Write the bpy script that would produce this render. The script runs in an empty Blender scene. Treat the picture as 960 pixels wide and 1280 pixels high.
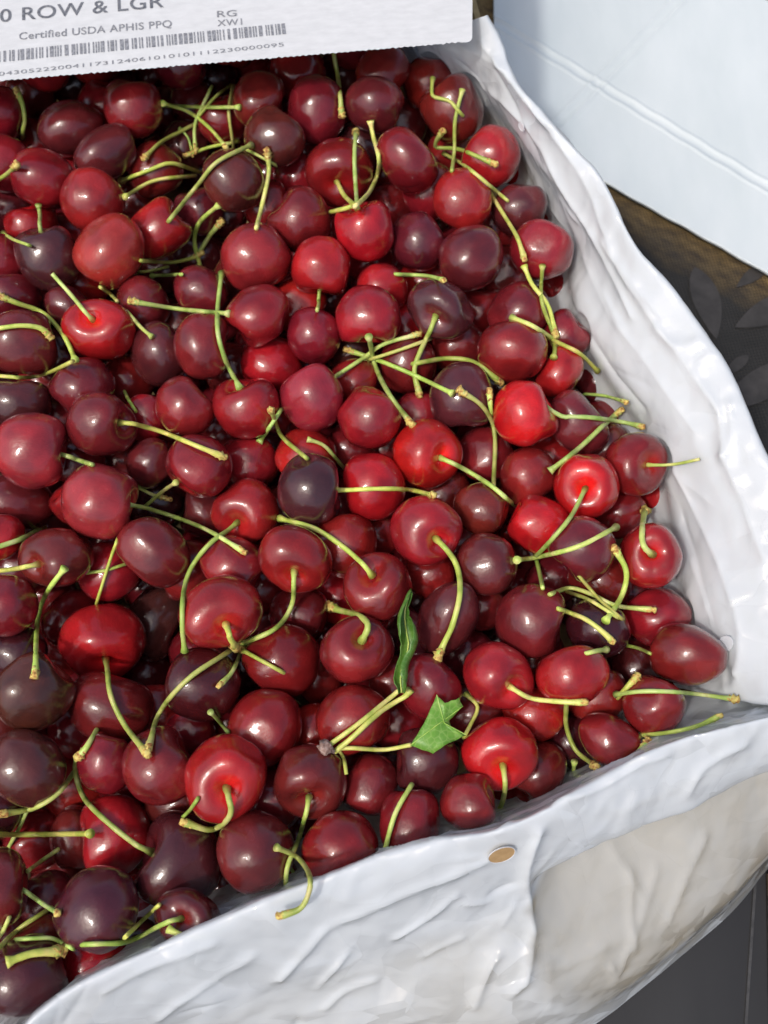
import bpy, bmesh, math, random
import numpy as np
from mathutils import Vector, Quaternion, Matrix, noise

scene = bpy.context.scene
COL = scene.collection
R = math.radians

# ---------------------------------------------------------------- camera
cam_d = bpy.data.cameras.new("camera")
cam = bpy.data.objects.new("camera", cam_d)
COL.objects.link(cam)
cam.location = (0.0, -0.14023, 0.48027)
cam.rotation_euler = (R(20), 0, 0)
cam_d.sensor_fit = 'VERTICAL'
cam_d.sensor_height = 36.0
cam_d.lens = 36.0 * 1312.0 / 1280.0
cam_d.clip_start = 0.01
cam_d.clip_end = 100.0
cam_d.dof.use_dof = True
cam_d.dof.focus_distance = 0.40
cam_d.dof.aperture_fstop = 13.0
scene.camera = cam

# ---------------------------------------------------------------- daylight
SUN_EL, SUN_AZ = 60.0, -130.0          # azimuth measured from +Y towards +X
world = bpy.data.worlds.new("World")
scene.world = world
world.use_nodes = True
wn = world.node_tree
wn.nodes.clear()
sky = wn.nodes.new('ShaderNodeTexSky')
sky.sky_type = 'NISHITA'
sky.sun_disc = False
sky.sun_elevation = R(SUN_EL)
sky.sun_rotation = R(SUN_AZ)
sky.air_density = 1.0
sky.dust_density = 5.0
sky.ozone_density = 0.7
bgn = wn.nodes.new('ShaderNodeBackground')
bgn.inputs['Strength'].default_value = 0.15
won = wn.nodes.new('ShaderNodeOutputWorld')
wn.links.new(sky.outputs[0], bgn.inputs[0])
wn.links.new(bgn.outputs[0], won.inputs[0])
sun_d = bpy.data.lights.new("sun", 'SUN')
sun_d.energy = 1.25
sun_d.angle = R(4)
sun_d.color = (1.0, 0.985, 0.965)
sun = bpy.data.objects.new("sun", sun_d)
COL.objects.link(sun)
sdir = Vector((math.sin(R(SUN_AZ)) * math.cos(R(SUN_EL)), math.cos(R(SUN_AZ)) * math.cos(R(SUN_EL)), math.sin(R(SUN_EL))))
sun.rotation_euler = (-sdir).to_track_quat('-Z', 'Y').to_euler()
sun.location = sdir * 3

scene.view_settings.view_transform = 'Standard'
scene.view_settings.look = 'None'
scene.view_settings.exposure = 0.14
scene.view_settings.gamma = 1.0
scene.view_settings.use_curve_mapping = False
scene.cycles.max_bounces = 10
scene.cycles.transparent_max_bounces = 12
scene.cycles.sample_clamp_indirect = 4.0

# ---------------------------------------------------------------- measured places (metres, world)
LID = [[-0.21303,0.1825,0.118],[-0.06258,0.19807,0.118],[0.03891,0.20911,0.118],[0.04347,0.36671,0.118]]
LIDTXT = [[-0.16886,0.21994,0.1202],[-0.09736,0.22856,0.1202],[-0.15924,0.21009,0.1202],[-0.09304,0.21724,0.1202],[-0.07293,0.21544,0.1202],[-0.0621,0.21634,0.1202],[-0.16608,0.19776,0.1202],[-0.04375,0.21321,0.1202],[-0.16718,0.20654,0.1202],[-0.16516,0.19039,0.1202],[-0.04354,0.20654,0.1202]]
SHEET = [[0.06121,0.26515,0.004],[0.07054,0.52623,0.004],[0.39644,0.52623,0.004],[0.30877,0.08945,0.004]]
SHEETLINE = [[0.06366,0.33379,0.004],[0.11795,0.29139,0.004],[0.20844,0.21705,0.004],[0.1054,0.27178,0.004],[0.14248,0.31437,0.004],[0.18443,0.36526,0.004]]
BROWN = [[0.11948,0.2253,0.0],[0.20341,0.16581,-0.0],[0.13212,0.17518,-0.0],[0.19914,0.13171,0.0]]
SEAM = [[0.1595,-0.12963,0.0],[0.1472,-0.19372,0.0],[0.16367,-0.12963,0.0],[0.15677,-0.19372,0.0]]
JAG = [[0.00956,-0.0897,0.094],[0.01459,-0.08194,0.094],[0.0193,-0.07167,0.097],[0.02216,-0.07459,0.097],[0.0276,-0.07249,0.095],[0.02907,-0.07525,0.094],[0.02403,-0.08034,0.093],[0.0248,-0.08497,0.093],[0.03003,-0.08584,0.093],[0.02326,-0.089,0.093],[0.01772,-0.09258,0.092]]
ROLL = [[0.00649,-0.07054,0.094],[0.00622,-0.06242,0.095],[0.00925,-0.05289,0.0955],[0.00752,-0.0426,0.096],[0.01035,-0.0311,0.095]]
TWIG_A = [[-0.02174,-0.09078,0.09354],[-0.01931,-0.08899,0.09335],[-0.0167,-0.08718,0.09383],[-0.01389,-0.08528,0.09453],[-0.0108,-0.08314,0.09532],[-0.00791,-0.0809,0.09519],[-0.00507,-0.07843,0.09414],[-0.00212,-0.07568,0.09227],[0.0006,-0.07311,0.09042],[0.00333,-0.07072,0.08923],[0.00604,-0.06876,0.08967],[0.00894,-0.06977,0.08972]]
TWIG_B = [[-0.01808,-0.09159,0.09093],[-0.01571,-0.08984,0.09176],[-0.01322,-0.08802,0.09287],[-0.01065,-0.08597,0.09409],[-0.00835,-0.08388,0.09459],[-0.00585,-0.08146,0.09433],[-0.0033,-0.07895,0.09311],[-0.0007,-0.07654,0.09107],[0.00247,-0.07414,0.08911],[0.00565,-0.07222,0.08873],[0.0082,-0.07088,0.08982],[0.0098,-0.0689,0.09151]]
TWIG_C = [[-0.0164,-0.09028,0.08964],[-0.01443,-0.09012,0.08998],[-0.01161,-0.09007,0.0902],[-0.00961,-0.0901,0.0896],[-0.0072,-0.09009,0.08804],[-0.00457,-0.09005,0.08625],[-0.00195,-0.08998,0.08482],[0.0005,-0.08987,0.08439],[0.00299,-0.08964,0.08491],[0.00536,-0.08939,0.08642],[0.00766,-0.0891,0.08809],[0.00997,-0.08885,0.0897]]
TWIG_D = [[-0.01646,-0.09065,0.08804],[-0.0161,-0.09123,0.08694],[-0.01572,-0.09179,0.0859],[-0.01534,-0.09239,0.08505],[-0.01497,-0.09319,0.08515],[-0.01464,-0.09413,0.08622],[-0.01438,-0.09514,0.08848],[-0.01419,-0.09604,0.08936],[-0.01403,-0.09693,0.08991],[-0.01389,-0.09782,0.09023],[-0.01376,-0.09867,0.09034],[-0.01362,-0.0995,0.09044]]
CREASES = [([[0.01768,0.24805,0.07295],[0.03019,0.23501,0.07593],[0.04256,0.2165,0.08673],[0.05359,0.19801,0.0966],[0.06183,0.18276,0.09946],[0.06845,0.16829,0.10047],[0.07579,0.1552,0.09788],[0.08293,0.14367,0.09506],[0.08908,0.12918,0.09613],[0.0989,0.10052,0.09676],[0.10353,0.08653,0.09651]],0.0018900000000000002,0.0022),([[0.0934,0.1191,0.10045],[0.09757,0.10856,0.10181],[0.10189,0.09922,0.10194],[0.10587,0.08945,0.10313],[0.11009,0.08068,0.10343],[0.11971,0.06348,0.10466],[0.13126,0.03807,0.10737],[0.13175,0.02889,0.10614],[0.13249,0.02016,0.1034]],0.00168,0.002),([[0.13249,0.01958,0.10319],[0.13359,0.01603,0.10295],[0.1359,0.00918,0.10213],[0.13672,0.00443,0.10302],[0.13877,-0.00234,0.10214],[0.13978,-0.00604,0.10181],[0.1416,-0.01403,0.10188],[0.1428,-0.02228,0.10347]],0.00147,0.0012),([[0.13249,0.02016,0.1034],[0.13361,0.0226,0.10598],[0.1349,0.02592,0.10733],[0.1351,0.02929,0.10854],[0.13482,0.03297,0.10968],[0.13494,0.03531,0.10939],[0.13466,0.03918,0.11037]],0.00126,0.0015),([[0.06905,0.16529,0.05587],[0.07217,0.15532,0.05529],[0.07535,0.1453,0.05479],[0.07854,0.13383,0.05672],[0.08361,0.10623,0.06997],[0.08648,0.09409,0.07544],[0.09044,0.08443,0.0772],[0.09476,0.07626,0.07744],[0.09918,0.06822,0.07767],[0.10318,0.05933,0.0802],[0.10742,0.05141,0.08134]],0.0018900000000000002,-0.0015),([[0.07835,0.1501,0.0887],[0.0819,0.1414,0.08567],[0.08589,0.13012,0.08388],[0.08913,0.11997,0.08268],[0.09205,0.10611,0.08548],[0.09583,0.09274,0.0885],[0.10068,0.08201,0.09024],[0.10584,0.07038,0.09382],[0.12434,0.03279,0.09812]],0.00168,0.001),([[0.11718,0.02961,0.08121],[0.12062,0.02017,0.08146],[0.12367,0.0104,0.08275],[0.12647,0.00057,0.08412],[0.13086,-0.0193,0.08869],[0.13255,-0.0288,0.08997],[0.1333,-0.03873,0.09271],[0.13406,-0.0477,0.09259],[0.13382,-0.05626,0.09053],[0.13255,-0.06459,0.08719],[0.13403,-0.07145,0.07511]],0.0018900000000000002,0.0015),([[0.12079,0.00627,0.07778],[0.1221,-0.00015,0.07752],[0.12295,-0.00696,0.07877],[0.12375,-0.01371,0.08012],[0.12498,-0.01997,0.07994],[0.12566,-0.02678,0.08131],[0.1262,-0.03329,0.0827],[0.12698,-0.03946,0.08305],[0.12813,-0.04536,0.08213],[0.12859,-0.05174,0.08329],[0.12981,-0.05753,0.08204],[0.13046,-0.0636,0.08257]],0.00147,-0.001),([[0.12271,-0.01419,0.07763],[0.12362,-0.01923,0.0785],[0.12426,-0.0245,0.08038],[0.12516,-0.02944,0.08135],[0.1262,-0.03412,0.08157],[0.12687,-0.03893,0.08246],[0.12769,-0.04349,0.08224],[0.12821,-0.04818,0.08221],[0.12865,-0.05277,0.08192],[0.12933,-0.05712,0.08059],[0.12948,-0.06177,0.08086],[0.12978,-0.06633,0.08083]],0.00126,0.0009000000000000001),([[0.12531,0.06658,0.11071],[0.1233,0.06614,0.11005],[0.11822,0.06726,0.10583],[0.11524,0.06997,0.10442],[0.11112,0.07614,0.10298]],0.00126,0.0013000000000000002),([[0.12525,0.05722,0.10802],[0.12603,0.05784,0.10903],[0.1269,0.05881,0.10938],[0.12743,0.05948,0.11079],[0.12802,0.06055,0.11152]],0.0010500000000000002,0.001),([[0.04325,0.22061,0.10844],[0.04598,0.21627,0.10821],[0.04856,0.2109,0.1091],[0.05113,0.20578,0.10974],[0.05353,0.19977,0.11132],[0.05598,0.19475,0.11177],[0.05849,0.19017,0.11168],[0.06094,0.18555,0.11187],[0.06359,0.18145,0.11178],[0.06654,0.17744,0.11175],[0.06946,0.17362,0.1119],[0.07238,0.16988,0.11195]],0.00126,0.0015),([[0.07249,0.16713,0.11018],[0.07743,0.1599,0.10921],[0.08192,0.15159,0.10907],[0.08569,0.1444,0.1073],[0.08905,0.13623,0.10587],[0.09215,0.12936,0.10315],[0.09405,0.12021,0.1036],[0.09789,0.11186,0.10177],[0.10527,0.0954,0.10427],[0.10953,0.0868,0.10564],[0.11375,0.07891,0.10627]],0.00147,0.0012),([[-0.03539,-0.16721,0.09035],[-0.01903,-0.15131,0.10263],[0.00767,-0.13973,0.10487],[0.01483,-0.13684,0.1052],[0.02229,-0.13454,0.10505],[0.03569,-0.12892,0.10691]],0.00126,0.00168),([[0.0041,-0.15435,0.09063],[0.00628,-0.15308,0.09126],[0.01277,-0.14922,0.0932],[0.01491,-0.14789,0.0933],[0.01906,-0.14511,0.09472],[0.0211,-0.14369,0.09584],[0.02313,-0.14227,0.09713],[0.02522,-0.14086,0.0973]],0.00084,0.00126),([[0.03281,-0.17848,0.05758],[0.0343,-0.1738,0.06224],[0.03607,-0.16919,0.0666],[0.03702,-0.16692,0.06857],[0.03788,-0.1649,0.0706],[0.03902,-0.16269,0.07244],[0.04029,-0.16091,0.07286]],0.00126,0.00211),([[0.05226,-0.12049,0.11184],[0.0506,-0.12544,0.10664],[0.04949,-0.13051,0.09912],[0.04945,-0.13591,0.09148],[0.05071,-0.14118,0.08473],[0.05201,-0.14726,0.07982],[0.0536,-0.15323,0.07444],[0.05158,-0.17,0.06202],[0.0468,-0.17389,0.05962]],0.00147,0.00232),([[0.09114,-0.13205,0.06868],[0.09206,-0.14912,0.05941],[0.09277,-0.1527,0.05732],[0.09481,-0.16012,0.05052]],0.0010500000000000002,0.00126),([[0.08541,-0.16584,0.05055],[0.08703,-0.16835,0.04784],[0.08913,-0.17105,0.04288]],0.0010500000000000002,0.00147),([[0.10191,-0.1308,0.06658],[0.1006,-0.13546,0.06421],[0.09263,-0.15855,0.05276],[0.09088,-0.16325,0.05048],[0.08972,-0.16808,0.04551]],0.0010500000000000002,0.00126),([[0.12021,-0.11985,0.06839],[0.11255,-0.13739,0.05948],[0.11146,-0.14039,0.0575],[0.10892,-0.14646,0.05486],[0.10786,-0.1495,0.05271]],0.00126,0.00168),([[0.0682,-0.16527,0.0594],[0.08197,-0.1584,0.05739]],0.0010500000000000002,0.0010500000000000002),([[-0.0212,-0.17839,0.06867],[-0.01805,-0.17559,0.07089],[-0.01638,-0.17422,0.07254],[-0.01279,-0.17208,0.07441],[-0.00891,-0.17068,0.07462],[-0.00283,-0.16881,0.0747]],0.00084,0.00126),([[-0.08959,-0.16969,0.11215],[-0.08239,-0.16611,0.11318],[-0.07093,-0.16095,0.1133],[-0.05945,-0.15706,0.11199],[-0.05523,-0.15573,0.112]],0.0010500000000000002,0.00084),([[-0.07477,-0.17974,0.09306],[-0.06867,-0.17534,0.09559],[-0.06267,-0.17104,0.09741],[-0.0594,-0.16891,0.09902],[-0.05634,-0.16705,0.09924],[-0.05302,-0.1652,0.1008],[-0.0498,-0.16349,0.10097],[-0.04653,-0.1618,0.10113],[-0.04308,-0.16003,0.1027]],0.0010500000000000002,0.0010500000000000002),([[0.01326,-0.16108,0.07973],[0.01527,-0.16012,0.07979],[0.01924,-0.15816,0.08124],[0.02535,-0.15561,0.08246],[0.02746,-0.15489,0.08242]],0.00084,0.00084),([[0.05658,-0.11047,0.11494],[0.06052,-0.10996,0.11587],[0.06459,-0.10942,0.11581],[0.07285,-0.10666,0.11538],[0.07676,-0.10448,0.11527],[0.08457,-0.09988,0.11568],[0.08848,-0.09811,0.11584],[0.09297,-0.09664,0.1151],[0.09707,-0.09564,0.11502]],0.0010500000000000002,0.0010500000000000002),([[0.11067,-0.10763,0.08008],[0.10643,-0.10708,0.10096],[0.10953,-0.10085,0.10626],[0.11116,-0.09902,0.10775],[0.11749,-0.09507,0.10963],[0.12005,-0.09381,0.10976],[0.1226,-0.09255,0.1099],[0.12506,-0.09126,0.11008]],0.0010500000000000002,0.0010500000000000002)]
VENTS = [([0.03963,-0.12667,0.10878],[0.235,-0.799,0.553],0.0048),([0.13089,-0.05084,0.08783],[-0.862,-0.119,0.494],0.0028),([0.06225,0.18086,0.10046],[-0.885,-0.462,0.055],0.0022)]
LEAFPRINTS = [([0.16512,0.1727,0.0],[0.17192,0.12936,-0.0],0.0074,0.00111),([0.21884,0.1546,0.0],[0.18225,0.13642,0.0],0.0074,0.0),([0.20737,0.11542,0.0],[0.16843,0.08959,-0.0],0.00814,0.00148),([0.20458,0.17518,-0.0],[0.18584,0.16043,0.0],0.0037,0.0),([0.18738,0.12004,0.0],[0.17376,0.10854,0.0],0.00296,0.0)]
CHERRIES = [
([-0.11822,0.20737,0.08114],0.01393,[1.008,0.981,1.0],[0.88,-0.438,-0.029,-0.183],'D',0.98,14,'round cherry closest to the lid'),
([-0.14902,0.20183,0.074],0.01422,[1.116,0.907,1.08],[0.331,0.016,0.842,0.425],'M',0.64,5,'maroon cherry above right of the red cherry above a purple one'),
([-0.12901,0.18347,0.079],0.01363,[0.84,0.84,1.22],[0.648,-0.257,0.681,0.225],'M',0.27,4,'maroon cherry below left of the round cherry closest to the lid'),
([-0.1552,0.1653,0.084],0.01362,[0.952,1.016,1.049],[-0.1,-0.645,0.319,0.687],'R',0.06,9,'red cherry above a purple one'),
([-0.13115,0.15316,0.084],0.01405,[1.038,1.025,0.958],[-0.493,0.441,0.481,0.576],'R',0.42,1,'red cherry above the big rosy cherry below the tangle'),
([-0.11986,0.1244,0.08726],0.01559,[0.904,1.027,1.079],[0.328,0.849,0.065,-0.409],'Q',0.63,9,'big rosy cherry below the tangle'),
([-0.10145,0.14287,0.07746],0.01358,[0.888,1.021,1.102],[0.215,0.397,0.426,0.784],'R',0.67,6,'red cherry above right of the big rosy cherry below the tangle'),
([-0.14814,0.12345,0.08378],0.01428,[0.96,0.951,1.047],[0.152,-0.15,0.357,0.909],'P',0.27,12,'stemmed purple cherry left of the big rosy cherry below the tangle'),
([-0.1644,0.15278,0.06525],0.01176,[1.075,1.015,0.942],[0.822,-0.348,0.127,0.432],'R',0.3,3,'half-hidden red cherry below the red cherry above a purple one'),
([-0.17801,0.18113,0.074],0.01367,[1.029,1.052,0.94],[0.608,-0.584,-0.237,-0.483],'D',0.94,9,'half-hidden dark red cherry left of the red cherry above a purple one'),
([-0.06829,0.16442,0.084],0.01416,[1.011,1.067,0.916],[-0.048,0.71,0.583,-0.392],'P',0.97,11,'purple cherry touching the stem tangle'),
([-0.05056,0.18771,0.08432],0.01384,[1.063,0.984,0.96],[0.72,-0.585,0.197,-0.317],'P',0.96,15,'purple cherry above right of the purple cherry touching the stem tangle'),
([-0.05897,0.21352,0.07786],0.01369,[1.047,1.001,0.971],[0.121,0.753,0.013,0.647],'D',0.21,10,'second dark red cherry above the purple cherry touching the stem tangle'),
([-0.18297,0.2092,0.07525],0.01257,[1.049,1.004,0.961],[0.722,-0.142,-0.677,0.012],'D',0.93,2,'half-hidden dark red cherry above left of the red cherry above a purple one'),
([-0.17585,0.21102,0.05264],0.01233,[0.968,1.054,0.966],[0.771,0.102,-0.188,0.6],'D',0.81,1,'stemmed half-hidden dark red cherry above the red cherry above a purple one'),
([-0.09906,0.21093,0.05037],0.01278,[1.044,0.992,0.97],[-0.087,-0.584,0.805,-0.053],'M',0.19,13,'maroon cherry above left of the purple cherry touching the stem tangle'),
([-0.08644,0.16121,0.06525],0.01127,[1.0,0.991,1.0],[0.912,-0.372,-0.117,0.123],'M',0.56,13,'maroon cherry below left of the purple cherry touching the stem tangle'),
([-0.07916,0.21678,0.0631],0.01273,[1.018,0.99,0.982],[0.926,-0.348,-0.039,0.142],'D',0.81,3,'dark red cherry above the purple cherry touching the stem tangle'),
([-0.0321,0.20738,0.07952],0.01486,[0.973,1.093,0.871],[-0.303,0.868,-0.146,0.365],'D',0.35,2,'dark red cherry left of the dark cherry touched by a stem'),
([-0.00487,0.2072,0.084],0.01328,[0.943,1.074,1.021],[0.176,0.757,0.534,0.332],'M',0.83,13,'dark cherry touched by a stem'),
([-0.00039,0.23376,0.07666],0.01273,[0.84,0.972,1.109],[-0.271,0.669,0.22,0.657],'D',0.82,15,'dark red cherry above the dark cherry touched by a stem'),
([-0.04223,0.23657,0.0715],0.01368,[1.12,1.033,0.936],[0.589,-0.585,0.041,0.556],'D',1.0,10,'second dark red cherry left of the dark cherry touched by a stem'),
([-0.02079,0.17465,0.0765],0.01596,[0.987,1.026,0.938],[0.562,0.33,-0.434,0.622],'D',0.55,15,'stemmed dark red cherry above left of the scarlet heart-shaped cherry'),
([0.01013,0.17139,0.08852],0.01383,[1.127,1.22,0.84],[0.728,-0.519,0.254,-0.368],'D',0.78,2,'dark red cherry below right of the dark cherry touched by a stem'),
([-0.0085,0.13572,0.08644],0.0138,[0.967,0.984,1.032],[0.189,-0.188,0.29,0.919],'S',0.35,10,'scarlet heart-shaped cherry in the open box'),
([-0.0382,0.14511,0.08093],0.01442,[1.009,0.992,0.991],[-0.306,-0.324,0.401,0.8],'D',0.27,3,'dark red cherry left of the scarlet heart-shaped cherry'),
([0.03568,0.15359,0.084],0.01387,[1.031,1.02,0.979],[0.171,0.765,0.505,-0.362],'R',0.69,9,'red cherry below left of the cherry under two brown-tipped stems'),
([0.04959,0.18021,0.08025],0.01388,[1.031,1.027,0.972],[0.592,0.094,-0.651,-0.466],'R',0.68,9,'cherry under two brown-tipped stems'),
([0.03261,0.20916,0.07801],0.01554,[0.959,0.943,1.045],[0.843,-0.35,-0.37,-0.173],'D',0.0,10,'dark red cherry above left of the cherry under two brown-tipped stems'),
([0.02276,0.23283,0.06808],0.01315,[1.064,1.009,0.943],[0.533,-0.204,-0.73,-0.375],'D',0.8,14,'dark red cherry right of the dark cherry touched by a stem'),
([0.0622,0.15391,0.0765],0.01226,[1.02,0.965,1.02],[-0.093,0.767,0.098,0.627],'M',0.24,5,'maroon cherry below right of the cherry under two brown-tipped stems'),
([0.01553,0.13616,0.0767],0.01336,[1.031,1.04,0.959],[0.633,0.114,0.645,0.413],'M',0.32,4,'maroon cherry left of the large smooth maroon cherry'),
([0.03806,0.12289,0.084],0.01427,[0.972,0.99,1.033],[0.583,-0.249,0.742,0.219],'M',0.43,10,'large smooth maroon cherry'),
([0.00195,0.17316,0.05007],0.01286,[1.009,0.989,0.991],[0.428,0.843,0.194,0.263],'D',0.09,13,'half-hidden dark red cherry above right of the scarlet heart-shaped cherry'),
([0.02158,0.17193,0.06535],0.01325,[1.039,1.003,0.99],[-0.337,-0.597,0.728,-0.018],'R',0.15,5,'half-hidden red cherry below left of the cherry under two brown-tipped stems'),
([-0.04174,0.18504,0.059],0.01198,[1.033,0.998,0.999],[-0.116,0.794,-0.17,0.572],'D',0.85,4,'half-hidden dark red cherry right of the purple cherry touching the stem tangle'),
([-0.05639,0.12355,0.08425],0.01532,[1.046,0.994,0.95],[-0.042,-0.266,0.933,-0.238],'R',0.09,0,'red cherry below the purple cherry touching the stem tangle'),
([-0.02737,0.11808,0.08446],0.01333,[1.001,0.989,1.0],[0.541,0.831,-0.128,0.016],'R',0.91,12,'stemmed red cherry below left of the scarlet heart-shaped cherry'),
([-0.00107,0.11366,0.07405],0.01161,[1.037,0.998,0.983],[0.398,0.821,0.384,-0.143],'R',0.94,15,'red cherry above right of the cherry with a flat spot'),
([-0.00688,0.0929,0.08506],0.01375,[1.03,0.992,0.973],[0.123,0.11,0.777,-0.607],'R',0.53,8,'cherry with a flat spot'),
([0.02408,0.09628,0.08598],0.01375,[0.878,1.108,0.914],[0.789,0.32,-0.332,0.405],'P',0.63,5,'stemmed purple cherry below left of the large smooth maroon cherry'),
([-0.03086,0.08708,0.07882],0.01212,[0.973,1.087,0.906],[-0.437,0.821,-0.099,0.353],'D',0.66,0,'dark red cherry left of the cherry with a flat spot'),
([-0.05412,0.09267,0.08677],0.01318,[0.909,1.024,1.074],[0.427,0.768,-0.016,-0.478],'D',0.95,3,'dark red cherry above the two-lobed red cherry'),
([0.06003,0.10183,0.07538],0.01306,[1.045,0.947,1.027],[-0.363,0.816,0.329,-0.305],'D',0.29,13,'dark red cherry below right of the large smooth maroon cherry'),
([0.0701,0.12912,0.0815],0.01387,[1.031,1.047,0.95],[-0.49,0.49,0.22,0.686],'R',0.1,12,'red cherry right of the large smooth maroon cherry'),
([0.05477,0.07635,0.08414],0.01407,[1.052,1.099,0.883],[0.645,-0.609,0.318,0.335],'D',0.85,2,'dark red cherry above the bright cherry beside crossed stems'),
([0.07603,0.07167,0.07491],0.01069,[1.169,1.014,0.84],[0.677,-0.564,-0.346,0.322],'R',0.78,2,'red cherry above right of the bright cherry beside crossed stems'),
([0.05856,0.04648,0.08628],0.01372,[1.075,1.032,0.939],[0.836,-0.213,0.498,-0.089],'S',0.78,5,'bright cherry beside crossed stems'),
([0.08187,0.04655,0.07592],0.013,[1.172,0.84,0.84],[0.125,0.409,0.544,0.722],'M',0.9,3,'maroon cherry right of the bright cherry beside crossed stems'),
([0.10448,0.02785,0.07686],0.01331,[1.042,1.008,0.905],[-0.404,0.134,-0.288,0.858],'D',0.53,15,'cherry whose stem touches plastic'),
([0.06018,0.02394,0.07321],0.01204,[1.021,0.973,0.994],[0.048,-0.337,0.808,-0.481],'D',0.89,12,'dark red cherry left of the cherry with a round central dimple'),
([0.08245,0.01612,0.08215],0.01352,[1.013,0.988,0.95],[0.661,0.081,-0.268,0.697],'S',0.98,12,'cherry with a round central dimple'),
([0.03294,0.05576,0.08232],0.01412,[1.0,0.991,1.0],[0.09,0.091,0.883,-0.451],'P',0.67,1,'purple cherry left of the bright cherry beside crossed stems'),
([0.04444,0.11225,0.05511],0.01333,[1.003,0.985,1.0],[0.87,-0.463,0.087,0.146],'D',0.79,11,'half-hidden dark red cherry below the large smooth maroon cherry'),
([-0.03019,0.05539,0.08307],0.01409,[1.027,0.948,1.033],[0.294,-0.429,0.393,0.759],'Q',0.2,4,'rosy egg-shaped cherry in the open box'),
([-0.00598,0.04566,0.08415],0.01329,[1.034,0.988,0.997],[0.49,-0.104,0.457,0.735],'R',0.21,14,'red cherry right of the rosy egg-shaped cherry'),
([0.01766,0.03212,0.07786],0.01449,[1.017,1.014,0.942],[-0.07,0.304,-0.287,0.905],'S',0.74,1,'bright cherry with sideways stem'),
([0.0435,0.03742,0.06287],0.01295,[1.03,0.987,1.013],[-0.375,-0.54,0.629,-0.415],'D',0.67,10,'dark red cherry right of the bright cherry with sideways stem'),
([-0.0293,0.01273,0.08638],0.01415,[1.038,1.048,0.954],[0.727,0.022,0.686,-0.014],'P',0.12,8,'square-shouldered purple cherry in the open box'),
([-0.00461,0.01714,0.07775],0.01364,[1.078,1.003,0.934],[0.585,-0.311,-0.728,0.173],'S',0.26,1,'scarlet cherry right of the square-shouldered purple cherry'),
([-0.04973,0.0809,0.06485],0.01329,[1.113,1.082,0.894],[0.267,0.828,0.339,-0.358],'R',0.83,3,'red cherry above right of the two-lobed red cherry'),
([-0.05791,0.05181,0.08282],0.01388,[1.064,1.028,0.949],[0.274,-0.231,0.304,0.883],'R',0.47,6,'two-lobed red cherry in the open box'),
([-0.05427,0.04592,0.04288],0.01212,[1.016,1.032,0.946],[-0.401,0.84,-0.013,0.366],'M',0.06,11,'half-hidden maroon cherry below the two-lobed red cherry'),
([-0.033,0.03417,0.06875],0.01293,[1.009,1.002,0.995],[-0.443,-0.183,0.821,-0.309],'R',0.91,10,'red cherry above the square-shouldered purple cherry'),
([-0.01507,0.04344,0.05765],0.01122,[1.0,1.02,0.981],[0.196,0.962,-0.091,0.167],'D',0.49,14,'half-hidden dark red cherry above right of the square-shouldered purple cherry'),
([0.01055,0.07869,0.069],0.01301,[1.055,1.0,0.957],[-0.09,0.692,-0.365,-0.617],'D',0.16,10,'dark red cherry below right of the cherry with a flat spot'),
([-0.01296,0.07032,0.06775],0.01086,[1.0,0.993,1.0],[0.328,0.701,0.403,0.49],'D',0.86,12,'half-hidden dark red cherry right of the rosy egg-shaped cherry'),
([0.01532,0.05523,0.06539],0.01149,[1.002,1.02,0.984],[0.306,-0.553,0.723,-0.281],'R',0.16,0,'half-hidden red cherry above the bright cherry with sideways stem'),
([0.03238,0.0915,0.06237],0.01295,[1.019,0.982,1.001],[-0.026,0.727,-0.184,-0.661],'D',0.47,5,'dark red cherry below the large smooth maroon cherry'),
([-0.1223,0.08817,0.0824],0.01425,[1.117,0.912,0.94],[0.995,0.016,-0.045,-0.083],'S',0.5,12,'scarlet cherry with a straight stem'),
([-0.13975,0.10422,0.07275],0.01045,[1.134,0.938,0.84],[-0.109,0.387,0.714,0.574],'P',0.84,4,'half-hidden purple cherry above left of the scarlet cherry with a straight stem'),
([-0.10681,0.10585,0.07275],0.01227,[1.068,0.923,1.042],[0.282,0.697,0.657,-0.06],'D',0.43,5,'dark red cherry above right of the scarlet cherry with a straight stem'),
([-0.08056,0.10931,0.07775],0.01201,[1.009,0.909,1.084],[0.562,0.31,0.756,-0.126],'D',0.08,13,'dark red cherry below right of the big rosy cherry below the tangle'),
([-0.07732,0.07887,0.08446],0.01324,[1.081,0.99,0.925],[0.577,-0.401,0.614,-0.359],'D',0.36,13,'dark red cherry above the plain round dark cherry'),
([-0.09908,0.08168,0.07224],0.01307,[1.08,1.124,0.859],[0.323,0.338,0.774,0.427],'M',0.03,13,'maroon cherry above left of the plain round dark cherry'),
([-0.12848,0.06319,0.07724],0.01326,[0.982,1.186,1.004],[-0.348,0.21,0.792,-0.455],'D',0.05,12,'dark red cherry below the scarlet cherry with a straight stem'),
([-0.11676,0.04187,0.08605],0.01385,[1.056,0.966,1.009],[0.82,0.051,0.571,-0.001],'M',0.93,14,'stemmed maroon cherry right of the big rosy cherry with stub stem'),
([-0.08345,0.05172,0.08224],0.0124,[1.075,1.069,0.923],[0.434,0.192,0.658,0.585],'D',0.81,5,'plain round dark cherry'),
([-0.10158,0.05279,0.06977],0.01067,[1.03,1.0,1.0],[0.608,-0.264,0.529,0.53],'R',0.51,1,'red cherry left of the plain round dark cherry'),
([-0.15568,0.08245,0.0815],0.01511,[0.955,0.957,1.053],[0.305,0.516,0.697,0.393],'M',0.76,10,'maroon cherry left of the scarlet cherry with a straight stem'),
([-0.16717,0.11001,0.07264],0.01278,[1.042,1.132,0.886],[0.361,-0.275,0.421,0.786],'D',0.03,2,'dark red cherry left of the scarlet cherry with a straight stem'),
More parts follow.
